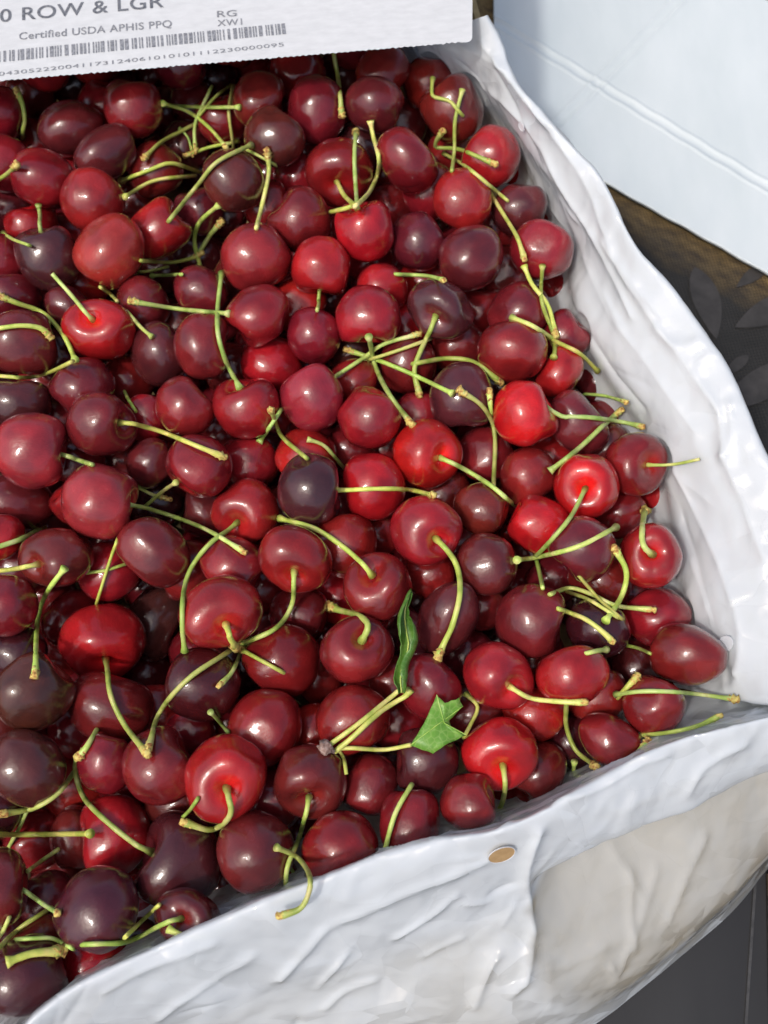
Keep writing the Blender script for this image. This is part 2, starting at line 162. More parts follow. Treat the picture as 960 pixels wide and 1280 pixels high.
([-0.15487,0.0544,0.079],0.01259,[1.129,0.985,0.879],[0.762,-0.631,0.092,0.116],'B',0.42,14,'brownish cherry above the big rosy cherry with stub stem'),
([-0.14347,0.02968,0.08687],0.01549,[1.012,0.99,0.989],[0.41,0.607,0.486,0.476],'Q',0.34,2,'big rosy cherry with stub stem'),
([-0.11378,0.00781,0.08667],0.01538,[1.027,0.983,0.999],[-0.293,0.65,-0.396,0.579],'Q',0.37,13,'streaked rosy cherry with long stem'),
([-0.07567,0.02431,0.0828],0.01359,[1.03,1.037,0.96],[0.648,0.453,-0.575,0.212],'D',0.78,10,'dark red cherry below the plain round dark cherry'),
([-0.09847,0.03134,0.07025],0.01049,[1.039,0.993,0.959],[0.284,0.894,0.223,0.267],'M',0.77,11,'maroon cherry above right of the streaked rosy cherry with long stem'),
([-0.05851,0.03362,0.063],0.01308,[1.028,0.987,1.0],[0.694,-0.591,-0.213,-0.352],'R',0.28,3,'red cherry below the two-lobed red cherry'),
([-0.05722,0.00875,0.06998],0.01414,[0.992,1.032,0.954],[0.191,-0.069,-0.408,0.89],'R',0.42,5,'stemmed red cherry left of the square-shouldered purple cherry'),
([-0.15414,0.01524,0.06594],0.01339,[1.167,0.958,0.842],[-0.3,-0.142,0.875,-0.353],'D',0.05,11,'dark red cherry below the big rosy cherry with stub stem'),
([-0.12905,0.01333,0.06818],0.01039,[1.07,0.903,1.067],[0.883,-0.178,-0.417,-0.123],'R',0.29,4,'half-hidden red cherry left of the streaked rosy cherry with long stem'),
([-0.17615,0.13204,0.06699],0.01284,[1.001,0.993,0.999],[0.148,-0.279,0.819,-0.479],'D',0.4,10,'half-hidden dark red cherry below left of the red cherry above a purple one'),
([-0.11533,0.07603,0.05577],0.01189,[1.041,0.985,0.984],[-0.337,0.472,0.559,0.593],'D',0.98,11,'half-hidden dark red cherry below right of the scarlet cherry with a straight stem'),
([-0.07667,0.01404,0.05642],0.01135,[1.002,0.986,1.0],[-0.271,-0.548,0.312,0.727],'M',0.34,11,'maroon cherry above the red cherry on a branching spur'),
([-0.12982,-0.0148,0.08275],0.01313,[1.122,0.902,1.068],[0.913,0.297,-0.274,-0.055],'M',0.65,3,'stemmed maroon cherry below left of the streaked rosy cherry with long stem'),
([-0.09127,-0.01246,0.08275],0.01411,[1.141,0.84,0.879],[0.404,0.82,-0.099,-0.392],'D',0.12,15,'dark red cherry below right of the streaked rosy cherry with long stem'),
([-0.06271,-0.03889,0.09005],0.01496,[1.086,0.915,0.915],[-0.177,0.128,-0.425,0.878],'R',0.32,3,'red cherry on a branching spur'),
([-0.06043,-0.01592,0.07672],0.01299,[0.843,1.007,1.124],[0.482,-0.163,0.732,-0.454],'R',0.13,4,'red cherry above the red cherry on a branching spur'),
([-0.09882,-0.02927,0.03653],0.01503,[1.141,0.986,0.847],[0.526,0.667,0.356,0.39],'B',0.09,13,'brownish cherry right of the big cherry with drooping stem'),
([-0.13343,-0.02954,0.04041],0.01341,[1.04,0.933,1.063],[-0.127,-0.661,-0.311,0.671],'D',0.4,0,'dark red cherry above left of the big cherry with drooping stem'),
([-0.11516,-0.04264,0.05771],0.01653,[0.989,1.075,0.891],[0.617,0.504,-0.224,0.561],'R',0.89,11,'big cherry with drooping stem'),
([-0.14751,-0.0339,0.08077],0.01176,[1.067,1.038,0.933],[0.699,-0.238,-0.673,0.045],'D',0.57,11,'dark red cherry above the brownish cherry touched by a stem'),
([-0.13331,-0.06829,0.0815],0.01474,[1.044,0.84,1.046],[-0.084,0.556,0.421,0.711],'B',0.3,9,'brownish cherry touched by a stem'),
([-0.10829,-0.07125,0.0646],0.01556,[1.122,0.972,0.87],[0.605,-0.783,0.145,-0.017],'D',0.05,0,'dark red cherry below the big cherry with drooping stem'),
([-0.07019,-0.06429,0.07812],0.01492,[1.03,0.967,1.034],[0.116,-0.659,-0.0,0.744],'K',0.61,10,'blackish cherry below the red cherry on a branching spur'),
([-0.04507,-0.08026,0.07689],0.01447,[1.034,1.01,0.935],[0.037,-0.426,0.838,-0.339],'R',0.06,13,'red cherry above right of the cherry with a curled stem'),
([-0.05709,-0.1008,0.09204],0.01514,[1.034,0.975,0.952],[0.83,0.266,-0.041,0.488],'R',0.91,11,'cherry with a curled stem'),
([-0.08288,-0.09585,0.08314],0.01391,[1.054,1.004,0.966],[0.512,-0.678,0.185,-0.494],'D',0.38,12,'dark red cherry left of the cherry with a curled stem'),
([-0.13321,-0.09611,0.08025],0.01414,[0.921,0.94,1.074],[0.444,0.318,0.825,-0.143],'B',0.63,2,'brownish cherry below the brownish cherry touched by a stem'),
([-0.10497,-0.09402,0.07471],0.01103,[1.182,0.956,0.982],[0.625,-0.38,-0.676,-0.09],'D',0.69,14,'dark red cherry below right of the brownish cherry touched by a stem'),
([-0.14773,-0.04984,0.0648],0.01188,[1.03,1.035,0.964],[0.476,0.329,0.701,-0.418],'K',0.08,13,'half-hidden blackish cherry above left of the brownish cherry touched by a stem'),
([-0.15572,-0.0038,0.07699],0.00973,[1.008,0.987,1.003],[0.666,-0.72,-0.046,-0.187],'R',0.67,0,'half-hidden red cherry below the big rosy cherry with stub stem'),
([-0.07595,-0.07911,0.06065],0.00981,[1.004,0.984,1.0],[0.611,-0.736,-0.268,0.117],'D',0.63,10,'half-hidden dark red cherry above left of the cherry with a curled stem'),
([-0.03484,-0.01648,0.08706],0.01375,[0.947,1.149,0.84],[-0.357,-0.195,-0.456,0.792],'R',0.1,2,'stemmed red cherry below the square-shouldered purple cherry'),
([-0.01637,-0.00626,0.072],0.01342,[1.04,0.997,0.972],[0.669,-0.683,-0.211,-0.206],'D',0.87,2,'dark red cherry below right of the square-shouldered purple cherry'),
([-0.00273,0.00381,0.05662],0.01057,[1.03,1.018,0.976],[0.166,-0.584,0.371,0.703],'D',0.77,9,'half-hidden dark red cherry left of the scarlet cherry with long curved stem'),
([0.01647,-0.00494,0.08728],0.01409,[0.98,1.042,0.976],[0.799,0.412,0.046,0.437],'S',0.01,13,'scarlet cherry with long curved stem'),
([-0.00219,-0.02701,0.084],0.01347,[0.969,1.046,0.968],[0.966,-0.124,-0.174,-0.145],'D',0.87,6,'stemmed dark red cherry above the glossy cherry with short bent stem'),
([-0.01045,-0.05225,0.08307],0.01366,[0.937,1.083,0.931],[0.813,-0.161,0.04,-0.558],'D',0.79,2,'glossy cherry with short bent stem'),
([-0.04025,-0.05371,0.06931],0.01505,[1.035,0.952,1.009],[0.536,0.047,-0.761,0.363],'D',0.71,11,'dark red cherry left of the glossy cherry with short bent stem'),
([-0.03488,-0.03113,0.05622],0.01295,[1.027,0.964,1.033],[0.704,0.094,0.695,-0.112],'D',0.18,4,'dark red cherry above left of the glossy cherry with short bent stem'),
([0.02496,-0.03924,0.0815],0.01336,[0.968,0.84,1.22],[-0.256,-0.383,0.859,-0.223],'M',0.32,0,'maroon cherry left of the tall oval stemless cherry'),
([0.04085,-0.01748,0.08283],0.01251,[1.035,1.011,0.983],[0.349,0.771,0.444,-0.294],'M',0.57,9,'maroon cherry below right of the scarlet cherry with long curved stem'),
([0.03988,0.00767,0.07775],0.01144,[1.033,0.964,1.036],[0.742,0.284,0.606,0.029],'M',0.93,12,'maroon cherry right of the scarlet cherry with long curved stem'),
([0.01682,-0.06621,0.08016],0.01262,[1.069,1.22,0.84],[0.518,-0.755,0.255,-0.311],'D',0.5,0,'dark red cherry above the purple cherry under jagged leaf'),
([-0.01179,-0.07813,0.08066],0.01359,[1.067,1.008,0.927],[0.438,0.839,0.313,-0.082],'R',0.04,11,'red cherry below the glossy cherry with short bent stem'),
([0.04315,-0.06212,0.08441],0.01306,[1.108,0.955,0.978],[0.867,0.274,0.334,-0.248],'R',0.77,1,'stemmed red cherry below left of the tall oval stemless cherry'),
([0.04345,-0.09053,0.08003],0.01393,[1.014,1.049,0.861],[0.835,0.346,-0.14,0.403],'S',0.58,9,'scarlet cherry by the plastic fold'),
([0.01564,-0.09346,0.07747],0.01263,[1.001,0.988,1.0],[-0.406,-0.545,0.353,0.643],'P',0.45,9,'purple cherry under jagged leaf'),
([-0.02734,-0.10113,0.084],0.01366,[1.015,1.036,0.92],[0.504,0.262,-0.352,0.744],'D',0.01,6,'kidney-shaped red cherry in the open box'),
([-0.00573,-0.10183,0.07325],0.01144,[1.03,0.929,1.071],[0.595,0.43,-0.566,0.375],'D',0.59,9,'dark red cherry right of the kidney-shaped red cherry'),
([0.01905,-0.01661,0.06669],0.01084,[1.031,1.01,0.989],[0.535,0.407,0.722,-0.166],'D',0.98,13,'dark red cherry below the scarlet cherry with long curved stem'),
([-0.02811,-0.05709,0.04879],0.01025,[1.028,0.973,0.983],[-0.446,0.13,0.791,-0.397],'D',0.77,10,'half-hidden dark red cherry below left of the glossy cherry with short bent stem'),
([0.04012,-0.02971,0.06505],0.01011,[1.038,0.987,0.991],[0.737,-0.479,0.458,0.132],'D',0.1,11,'half-hidden dark red cherry left of the tall oval stemless cherry'),
([0.00383,-0.05998,0.0638],0.01021,[1.035,0.996,0.997],[0.574,0.154,-0.774,-0.219],'D',0.47,13,'half-hidden dark red cherry below right of the glossy cherry with short bent stem'),
([0.06357,0.00085,0.07647],0.0127,[0.917,0.911,1.086],[0.533,0.218,-0.624,-0.528],'S',0.63,2,'scarlet cherry below left of the cherry with a round central dimple'),
([0.07744,-0.01332,0.09051],0.0128,[1.033,1.002,0.971],[-0.361,0.139,0.801,-0.457],'D',0.0,9,'dark red cherry below the cherry with a round central dimple'),
([0.10445,-0.01531,0.08648],0.01258,[1.026,0.976,0.95],[0.672,0.111,0.049,-0.731],'R',0.67,13,'cherry with a hooked stem'),
([0.05748,-0.04052,0.0828],0.01413,[1.05,0.998,0.966],[0.351,0.636,0.163,0.667],'D',0.22,1,'tall oval stemless cherry'),
([0.08357,-0.04308,0.08025],0.01185,[1.041,0.993,0.988],[-0.408,0.188,0.884,0.128],'K',0.13,1,'blackish cherry right of the tall oval stemless cherry'),
([0.11005,-0.03574,0.06901],0.01255,[1.052,0.969,1.018],[0.018,0.919,-0.013,-0.395],'R',0.28,0,'red cherry above left of the pointed cherry touching the plastic'),
([0.11523,-0.05397,0.08378],0.01267,[1.003,0.889,1.1],[-0.024,0.834,-0.198,-0.515],'D',0.57,7,'pointed cherry touching the plastic'),
([0.07068,-0.06264,0.08857],0.0129,[1.04,1.088,0.92],[0.611,-0.44,-0.501,-0.427],'R',0.73,10,'red cherry below right of the tall oval stemless cherry'),
([0.08339,-0.06731,0.06912],0.01191,[1.0,0.989,1.0],[0.745,-0.639,-0.119,-0.149],'D',0.92,2,'half-hidden dark red cherry above the dark cherry tucked against plastic'),
([0.10192,-0.07292,0.08374],0.01161,[1.034,1.017,0.981],[-0.485,0.546,0.272,0.627],'D',0.77,5,'dark red cherry above right of the dark cherry tucked against plastic'),
([0.08453,-0.086,0.0815],0.01089,[0.84,0.985,1.168],[0.593,0.641,0.165,0.46],'D',0.69,14,'dark cherry tucked against plastic'),
([0.05846,-0.07374,0.07028],0.0118,[1.06,0.993,0.949],[0.757,-0.648,0.059,0.056],'R',0.73,2,'red cherry above right of the scarlet cherry by the plastic fold'),
([0.05964,-0.09571,0.0628],0.01149,[0.926,0.958,1.07],[-0.299,0.161,0.708,-0.618],'D',0.29,1,'dark red cherry below right of the scarlet cherry by the plastic fold'),
([0.03104,-0.10901,0.08663],0.01044,[1.015,0.982,1.002],[0.699,0.188,0.567,0.394],'D',0.71,11,'dark red cherry below left of the scarlet cherry by the plastic fold'),
([0.00931,-0.11575,0.08299],0.01232,[0.928,0.907,1.094],[0.595,-0.707,-0.244,-0.295],'D',0.67,10,'dark red cherry below the purple cherry under jagged leaf'),
([-0.01611,-0.12521,0.084],0.01381,[1.041,0.991,0.963],[0.581,0.704,0.178,0.368],'D',0.91,4,'large cherry against the fold'),
([-0.04604,-0.12548,0.08385],0.0141,[1.073,1.032,0.926],[0.524,0.395,-0.751,0.07],'M',0.72,0,'maroon cherry below right of the cherry with a curled stem'),
([-0.07588,-0.1288,0.07541],0.01669,[1.054,0.993,0.955],[0.634,0.209,-0.509,-0.543],'P',0.01,6,'large purple kidney-shaped cherry'),
([-0.10221,-0.11933,0.06567],0.01449,[1.088,1.038,0.938],[0.292,-0.514,-0.314,0.743],'R',0.88,0,'red cherry left of the large purple kidney-shaped cherry'),
([-0.12077,-0.11944,0.04986],0.01122,[0.878,1.013,1.136],[0.52,0.852,0.038,0.044],'M',0.82,13,'maroon cherry above the round purple cherry near the fold'),
([-0.09959,-0.14532,0.09002],0.01432,[0.934,1.078,0.996],[-0.445,-0.103,0.784,-0.421],'P',0.39,1,'round purple cherry near the fold'),
([-0.14007,-0.1198,0.03815],0.01255,[0.971,0.99,1.029],[0.253,0.554,0.608,0.509],'D',0.73,4,'dark red cherry above left of the round purple cherry near the fold'),
([-0.13878,-0.13819,0.079],0.01255,[1.032,1.15,0.867],[0.648,-0.087,0.757,0.001],'M',0.96,2,'maroon cherry above the blackish cherry by the front corner'),
([-0.12785,-0.14237,0.05449],0.01096,[0.997,1.012,0.99],[0.389,0.431,0.814,-0.021],'M',0.61,10,'maroon cherry left of the round purple cherry near the fold'),
([-0.06715,-0.14892,0.09127],0.01172,[0.84,1.162,1.024],[0.87,-0.094,-0.051,0.481],'M',0.37,5,'stemmed maroon cherry below the large purple kidney-shaped cherry'),
([-0.12513,-0.15731,0.06775],0.01018,[1.09,0.92,0.916],[-0.43,-0.163,0.733,0.502],'M',0.73,12,'half-hidden maroon cherry above right of the blackish cherry by the front corner'),
([-0.12255,-0.16682,0.08868],0.01405,[0.926,0.991,1.081],[-0.389,0.732,-0.466,0.309],'K',0.68,10,'blackish cherry by the front corner'),
([-0.10355,-0.1624,0.07281],0.01143,[1.096,0.895,1.021],[-0.274,0.802,0.051,-0.529],'R',0.97,2,'red cherry below the round purple cherry near the fold'),
([-0.09036,-0.16004,0.05533],0.01166,[1.039,1.072,0.933],[0.537,-0.63,0.544,0.137],'K',0.36,1,'blackish cherry below right of the round purple cherry near the fold'),
([0.07194,-0.01411,0.05242],0.01222,[1.008,0.987,0.993],[-0.285,-0.325,0.619,0.655],'D',0.16,13,'dark red cherry above right of the tall oval stemless cherry'),
([0.08802,-0.01906,0.06921],0.01271,[1.059,0.996,0.943],[0.505,0.781,-0.364,-0.058],'D',0.42,15,'dark red cherry below left of the cherry with a hooked stem'),
([0.10068,0.01292,0.0595],0.01109,[1.038,0.998,0.969],[-0.06,-0.325,0.89,-0.314],'D',0.78,9,'dark red cherry below right of the cherry with a round central dimple'),
([0.10223,-0.05232,0.0548],0.0118,[1.041,1.0,0.989],[0.61,0.08,0.776,0.139],'K',0.94,10,'blackish cherry left of the pointed cherry touching the plastic'),
([0.07489,-0.08233,0.0545],0.01152,[1.009,1.001,0.994],[-0.347,0.043,0.817,-0.458],'K',0.75,15,'blackish cherry left of the dark cherry tucked against plastic'),
([-0.04462,-0.1347,0.06132],0.01144,[1.018,0.903,1.066],[0.268,0.791,0.101,0.541],'D',0.29,5,'half-hidden dark red cherry left of the large cherry against the fold'),
([0.08011,0.0921,0.06995],0.01099,[1.029,0.986,0.971],[0.851,-0.354,0.322,-0.217],'D',0.62,0,'dark red cherry above right of the bright cherry beside crossed stems'),
([0.09697,0.04252,0.05802],0.0119,[1.015,1.019,0.972],[-0.379,0.113,0.786,0.475],'M',0.7,13,'half-hidden maroon cherry above left of the cherry whose stem touches plastic'),
([-0.09864,0.23707,0.078],0.01291,[1.032,0.995,0.999],[0.709,0.036,0.669,0.22],'D',0.33,12,'second deep shaded cherry above right of the round cherry closest to the lid'),
([-0.16422,0.23579,0.078],0.01279,[1.006,0.999,0.994],[-0.2,-0.353,0.42,0.812],'R',0.73,12,'third deep shaded cherry above left of the round cherry closest to the lid'),
([-0.07477,0.24963,0.078],0.01251,[1.015,0.979,1.0],[-0.227,-0.346,0.836,-0.361],'D',0.83,0,'fourth deep shaded cherry above right of the round cherry closest to the lid'),
([-0.14214,0.24496,0.0735],0.01321,[1.002,0.986,0.999],[0.144,0.286,0.427,0.845],'D',0.83,12,'second deep shaded cherry above left of the round cherry closest to the lid'),
([-0.0158,0.252,0.075],0.01279,[1.015,1.024,0.971],[0.207,-0.567,0.344,0.719],'D',0.43,12,'deep shaded cherry above the dark cherry touched by a stem'),
([-0.10943,0.1854,0.063],0.01346,[1.031,0.99,0.999],[0.379,0.707,0.583,-0.131],'D',0.38,3,'deep shaded cherry below the round cherry closest to the lid'),
([-0.11421,-0.01499,0.0645],0.01251,[1.044,0.999,0.979],[-0.204,0.905,0.099,0.36],'R',0.38,13,'deep shaded cherry above the big cherry with drooping stem'),
([-0.12828,0.26407,0.0645],0.01319,[1.026,1.006,0.989],[-0.478,-0.528,0.678,0.184],'D',0.9,15,'deep shaded cherry above the round cherry closest to the lid'),
([-0.05876,0.26406,0.0675],0.01212,[1.0,1.0,1.0],[0.196,0.968,0.014,-0.155],'D',0.45,15,'fourth deep shaded cherry above left of the dark cherry touched by a stem'),
([0.00749,0.28456,0.0585],0.0119,[1.026,1.008,0.978],[-0.089,0.85,0.447,-0.265],'D',0.0,14,'second deep shaded cherry above the dark cherry touched by a stem'),
([0.09941,0.07968,0.048],0.01312,[1.027,0.99,0.972],[-0.282,0.308,0.781,-0.464],'M',0.27,4,'deep shaded cherry right of the bright cherry beside crossed stems'),
([0.08591,0.12775,0.0495],0.01231,[1.0,0.991,1.0],[0.444,0.718,-0.302,-0.443],'D',0.59,2,'second deep shaded cherry right of the large smooth maroon cherry'),
([0.12391,0.02389,0.051],0.01278,[1.037,0.99,0.993],[-0.125,0.408,0.408,0.807],'R',0.89,15,'deep shaded cherry below right of the cherry whose stem touches plastic'),
([-0.12667,-0.09976,0.0405],0.01256,[1.043,0.994,0.984],[0.076,0.915,0.146,0.368],'R',0.29,0,'deep shaded cherry below the brownish cherry touched by a stem'),
([0.03423,-0.07275,0.0645],0.01251,[1.027,1.018,0.961],[0.4,0.067,0.878,-0.254],'M',0.81,2,'deep shaded cherry above left of the scarlet cherry by the plastic fold'),
([-0.09908,0.02169,0.051],0.01187,[1.001,0.99,1.0],[-0.349,-0.058,0.797,-0.49],'K',0.15,12,'deep shaded cherry right of the streaked rosy cherry with long stem'),
([-0.0425,0.27766,0.057],0.01314,[0.999,1.003,0.998],[-0.119,0.709,-0.266,-0.643],'M',0.81,15,'third deep shaded cherry above left of the dark cherry touched by a stem'),
([-0.18767,0.24551,0.078],0.01264,[1.018,0.989,0.997],[0.521,0.304,-0.772,0.202],'M',0.78,13,'third deep shaded cherry above the red cherry above a purple one'),
([-0.14915,-0.10921,0.066],0.01226,[1.017,0.993,0.983],[0.684,-0.558,-0.288,0.373],'K',0.35,10,'second deep shaded cherry below the brownish cherry touched by a stem'),
([0.01212,-0.04064,0.0585],0.01299,[1.001,0.987,1.0],[0.234,0.106,0.534,0.805],'K',0.54,1,'deep shaded cherry right of the glossy cherry with short bent stem'),
([-0.08962,0.15134,0.045],0.01256,[1.033,0.998,0.998],[0.376,-0.631,-0.196,0.65],'K',0.8,10,'deep shaded cherry below left of the purple cherry touching the stem tangle'),
([-0.10466,-0.04957,0.0225],0.01184,[1.044,1.0,0.972],[0.344,0.651,0.66,-0.145],'M',0.79,3,'deep shaded cherry below right of the big cherry with drooping stem'),
([0.00638,-0.07521,0.048],0.01264,[1.039,0.985,0.985],[0.779,-0.376,-0.5,0.03],'D',0.93,14,'deep shaded cherry above left of the purple cherry under jagged leaf'),
([0.11572,0.07603,0.03],0.01222,[1.014,1.024,0.971],[0.584,-0.772,-0.19,0.161],'M',0.31,3,'deep shaded cherry above the cherry whose stem touches plastic'),
([-0.09656,0.23436,0.0525],0.01208,[1.028,0.998,1.001],[0.581,0.608,-0.539,0.054],'M',0.68,0,'second deep shaded cherry right of the round cherry closest to the lid'),
([-0.0393,0.11165,0.063],0.01319,[1.031,0.985,0.998],[0.541,0.079,0.823,-0.156],'R',0.71,10,'deep shaded cherry left of the cherry with a flat spot'),
([-0.10975,0.15035,0.0315],0.01241,[1.042,1.004,0.981],[0.404,0.064,0.798,0.442],'M',0.59,4,'deep shaded cherry right of the big rosy cherry below the tangle'),
([-0.12699,-0.0766,0.0465],0.0121,[1.041,0.989,0.962],[0.518,0.768,-0.349,-0.14],'D',0.79,0,'deep shaded cherry below right of the brownish cherry touched by a stem'),
([-0.06194,-0.13539,0.039],0.01321,[1.022,0.989,1.003],[0.532,-0.352,0.769,0.036],'D',0.54,10,'deep shaded cherry right of the large purple kidney-shaped cherry'),
([-0.17697,0.23729,0.057],0.01251,[1.03,1.008,0.992],[0.599,0.092,0.612,0.508],'M',0.81,11,'deep shaded cherry above the red cherry above a purple one'),
([0.03315,0.20502,0.0525],0.01201,[1.043,0.994,0.983],[0.392,-0.444,0.484,0.645],'R',0.06,15,'deep shaded cherry left of the cherry under two brown-tipped stems'),
([-0.18205,0.17417,0.0495],0.01306,[1.01,0.99,1.004],[-0.387,-0.409,0.819,-0.112],'M',0.58,9,'deep shaded cherry below left of the red cherry above a purple one'),
([-0.01915,-0.01885,0.042],0.01329,[1.033,0.998,0.998],[0.223,0.771,-0.422,0.421],'R',0.89,4,'deep shaded cherry above the glossy cherry with short bent stem'),
([-0.08705,0.25449,0.0495],0.01198,[1.012,0.974,0.995],[0.054,-0.279,0.474,0.833],'K',0.32,11,'third deep shaded cherry right of the round cherry closest to the lid'),
([0.12631,-0.01337,0.048],0.01347,[1.0,0.989,1.0],[-0.301,-0.504,0.581,0.564],'M',0.59,11,'deep shaded cherry below right of the cherry with a hooked stem'),
([-0.0528,-0.01791,0.0495],0.01189,[1.034,0.987,0.996],[-0.313,0.715,0.254,-0.571],'D',0.21,3,'deep shaded cherry above right of the red cherry on a branching spur'),
([-0.09212,-0.07043,0.042],0.01341,[1.031,0.99,0.999],[-0.417,0.411,0.56,0.587],'R',0.18,1,'deep shaded cherry above left of the cherry with a curled stem'),
([0.0255,0.02176,0.0555],0.01284,[1.003,1.004,0.995],[0.623,-0.325,-0.691,-0.167],'D',0.29,14,'deep shaded cherry above right of the scarlet cherry with long curved stem'),
([0.01708,0.27616,0.039],0.01282,[1.034,0.985,0.995],[0.308,-0.404,0.294,0.809],'M',0.56,12,'deep shaded cherry above right of the dark cherry touched by a stem'),
([0.00889,0.22602,0.048],0.01349,[1.0,0.999,1.0],[-0.15,0.07,0.618,0.769],'M',0.78,9,'deep shaded cherry below right of the dark cherry touched by a stem'),
([-0.15708,0.2477,0.0525],0.01204,[1.031,1.013,0.957],[-0.07,0.798,-0.59,0.103],'K',0.25,2,'deep shaded cherry above left of the round cherry closest to the lid'),
([-0.08207,-0.01289,0.0585],0.01321,[1.001,0.991,1.001],[0.292,0.718,-0.325,-0.543],'D',0.37,10,'deep shaded cherry above left of the red cherry on a branching spur'),
([-0.02077,0.25448,0.051],0.01342,[1.029,0.984,0.999],[0.37,-0.227,0.464,0.772],'M',0.37,1,'deep shaded cherry above left of the dark cherry touched by a stem'),
([-0.05081,0.0654,0.0315],0.01185,[1.01,0.981,1.0],[-0.214,-0.286,0.82,-0.447],'R',0.79,10,'deep shaded cherry below right of the two-lobed red cherry'),
([-0.15108,-0.08064,0.066],0.01195,[1.031,1.015,0.983],[0.833,-0.322,-0.436,-0.107],'M',0.32,2,'deep shaded cherry below left of the brownish cherry touched by a stem'),
([-0.03499,-0.11779,0.03],0.0124,[1.012,0.979,1.0],[0.686,-0.46,0.554,-0.106],'D',0.34,0,'deep shaded cherry left of the large cherry against the fold'),
([-0.14429,-0.15578,0.048],0.01236,[1.0,0.989,1.0],[0.389,-0.502,0.653,-0.413],'D',0.61,11,'deep shaded cherry above left of the blackish cherry by the front corner'),
([-0.12353,0.18286,0.042],0.01309,[1.042,0.99,0.964],[0.152,-0.399,0.585,0.69],'D',0.03,1,'deep shaded cherry above right of the big rosy cherry below the tangle'),
([0.05346,-0.10734,0.0435],0.01306,[1.042,1.004,0.971],[0.485,0.132,0.855,-0.129],'D',0.49,12,'deep shaded cherry below the scarlet cherry by the plastic fold'),
([0.05703,0.134,0.0555],0.01304,[1.03,0.999,1.0],[-0.294,-0.537,0.691,-0.384],'D',0.21,12,'deep shaded cherry right of the large smooth maroon cherry'),
([-0.02661,-0.08037,0.06],0.01213,[1.034,1.01,0.974],[-0.46,-0.025,0.778,-0.427],'R',0.28,15,'deep shaded cherry above the kidney-shaped red cherry'),
([-0.15296,-0.00929,0.0555],0.01339,[1.0,0.993,1.001],[0.542,-0.526,0.648,-0.1],'M',0.95,1,'deep shaded cherry below left of the streaked rosy cherry with long stem'),
([-0.05455,0.16566,0.063],0.01217,[1.0,0.991,1.0],[0.682,-0.391,0.502,-0.361],'D',0.59,15,'deep shaded cherry below right of the purple cherry touching the stem tangle'),
([0.06938,0.19427,0.0525],0.01262,[1.002,0.991,1.001],[0.783,-0.578,-0.04,0.227],'R',0.96,12,'deep shaded cherry right of the cherry under two brown-tipped stems'),
([-0.09008,0.26678,0.069],0.01291,[1.031,1.0,0.999],[0.716,0.081,-0.515,-0.463],'K',0.84,4,'third deep shaded cherry above right of the round cherry closest to the lid'),
([-0.01052,0.20171,0.06],0.01335,[1.027,1.014,0.972],[0.518,-0.13,-0.686,-0.495],'K',0.2,5,'deep shaded cherry below the dark cherry touched by a stem'),
([-0.01481,0.09099,0.06],0.0121,[1.011,0.985,1.002],[0.543,-0.253,0.8,0.021],'K',0.38,2,'deep shaded cherry below left of the cherry with a flat spot'),
([-0.1455,0.08865,0.057],0.01345,[1.03,0.998,1.0],[0.806,0.13,-0.472,-0.334],'M',0.05,0,'deep shaded cherry below left of the scarlet cherry with a straight stem'),
([-0.13148,0.03406,0.063],0.01194,[1.015,0.981,1.0],[0.405,0.742,0.246,-0.474],'D',0.37,11,'deep shaded cherry above left of the streaked rosy cherry with long stem'),
([-0.07777,0.17186,0.048],0.01206,[1.031,0.999,1.0],[0.654,0.241,0.713,0.078],'M',0.46,14,'deep shaded cherry below the purple cherry touching the stem tangle'),
([0.03297,-0.04603,0.0465],0.01321,[1.031,0.979,0.971],[0.371,-0.19,0.806,-0.42],'M',0.86,1,'second deep shaded cherry below left of the tall oval stemless cherry'),
([-0.04331,-0.10619,0.0645],0.01273,[1.004,0.997,0.995],[-0.294,0.332,0.703,-0.556],'D',0.4,13,'deep shaded cherry below left of the kidney-shaped red cherry'),
([-0.11908,0.28197,0.0495],0.01303,[1.007,0.978,0.997],[0.213,0.256,0.354,0.874],'D',0.71,1,'second deep shaded cherry above the round cherry closest to the lid'),
([-0.14271,0.05482,0.0585],0.01254,[1.006,0.981,1.0],[0.109,0.705,0.299,0.634],'D',0.26,1,'deep shaded cherry above right of the big rosy cherry with stub stem'),
([-0.09632,0.21272,0.027],0.01223,[1.0,0.993,1.0],[0.439,-0.156,0.813,-0.35],'M',0.23,12,'deep shaded cherry left of the purple cherry touching the stem tangle'),
([0.00987,0.10134,0.0585],0.01235,[1.003,0.987,0.998],[-0.307,0.041,0.835,-0.455],'R',0.96,1,'deep shaded cherry right of the cherry with a flat spot'),
([-0.07938,-0.10472,0.0585],0.01335,[1.03,0.987,0.999],[-0.159,0.71,0.294,-0.619],'M',0.51,13,'deep shaded cherry below left of the cherry with a curled stem'),
([0.01906,0.13065,0.0525],0.01319,[1.032,0.973,0.983],[0.608,-0.653,-0.31,0.33],'R',0.45,2,'deep shaded cherry below left of the large smooth maroon cherry'),
([0.073,0.0408,0.054],0.01265,[1.006,0.98,0.999],[0.385,0.375,0.612,0.579],'R',0.37,2,'deep shaded cherry above left of the cherry with a round central dimple'),
([-0.09708,-0.14556,0.0315],0.01328,[1.005,0.983,1.0],[0.038,0.139,0.753,-0.642],'D',0.99,3,'deep shaded cherry right of the round purple cherry near the fold'),
([-0.07483,0.05582,0.0405],0.01205,[1.037,0.999,0.965],[-0.103,-0.392,0.482,0.777],'D',0.17,3,'deep shaded cherry below left of the two-lobed red cherry'),
([-0.06941,0.08441,0.051],0.01275,[1.0,1.008,0.997],[-0.062,0.657,0.42,0.624],'M',0.94,4,'deep shaded cherry above the two-lobed red cherry'),
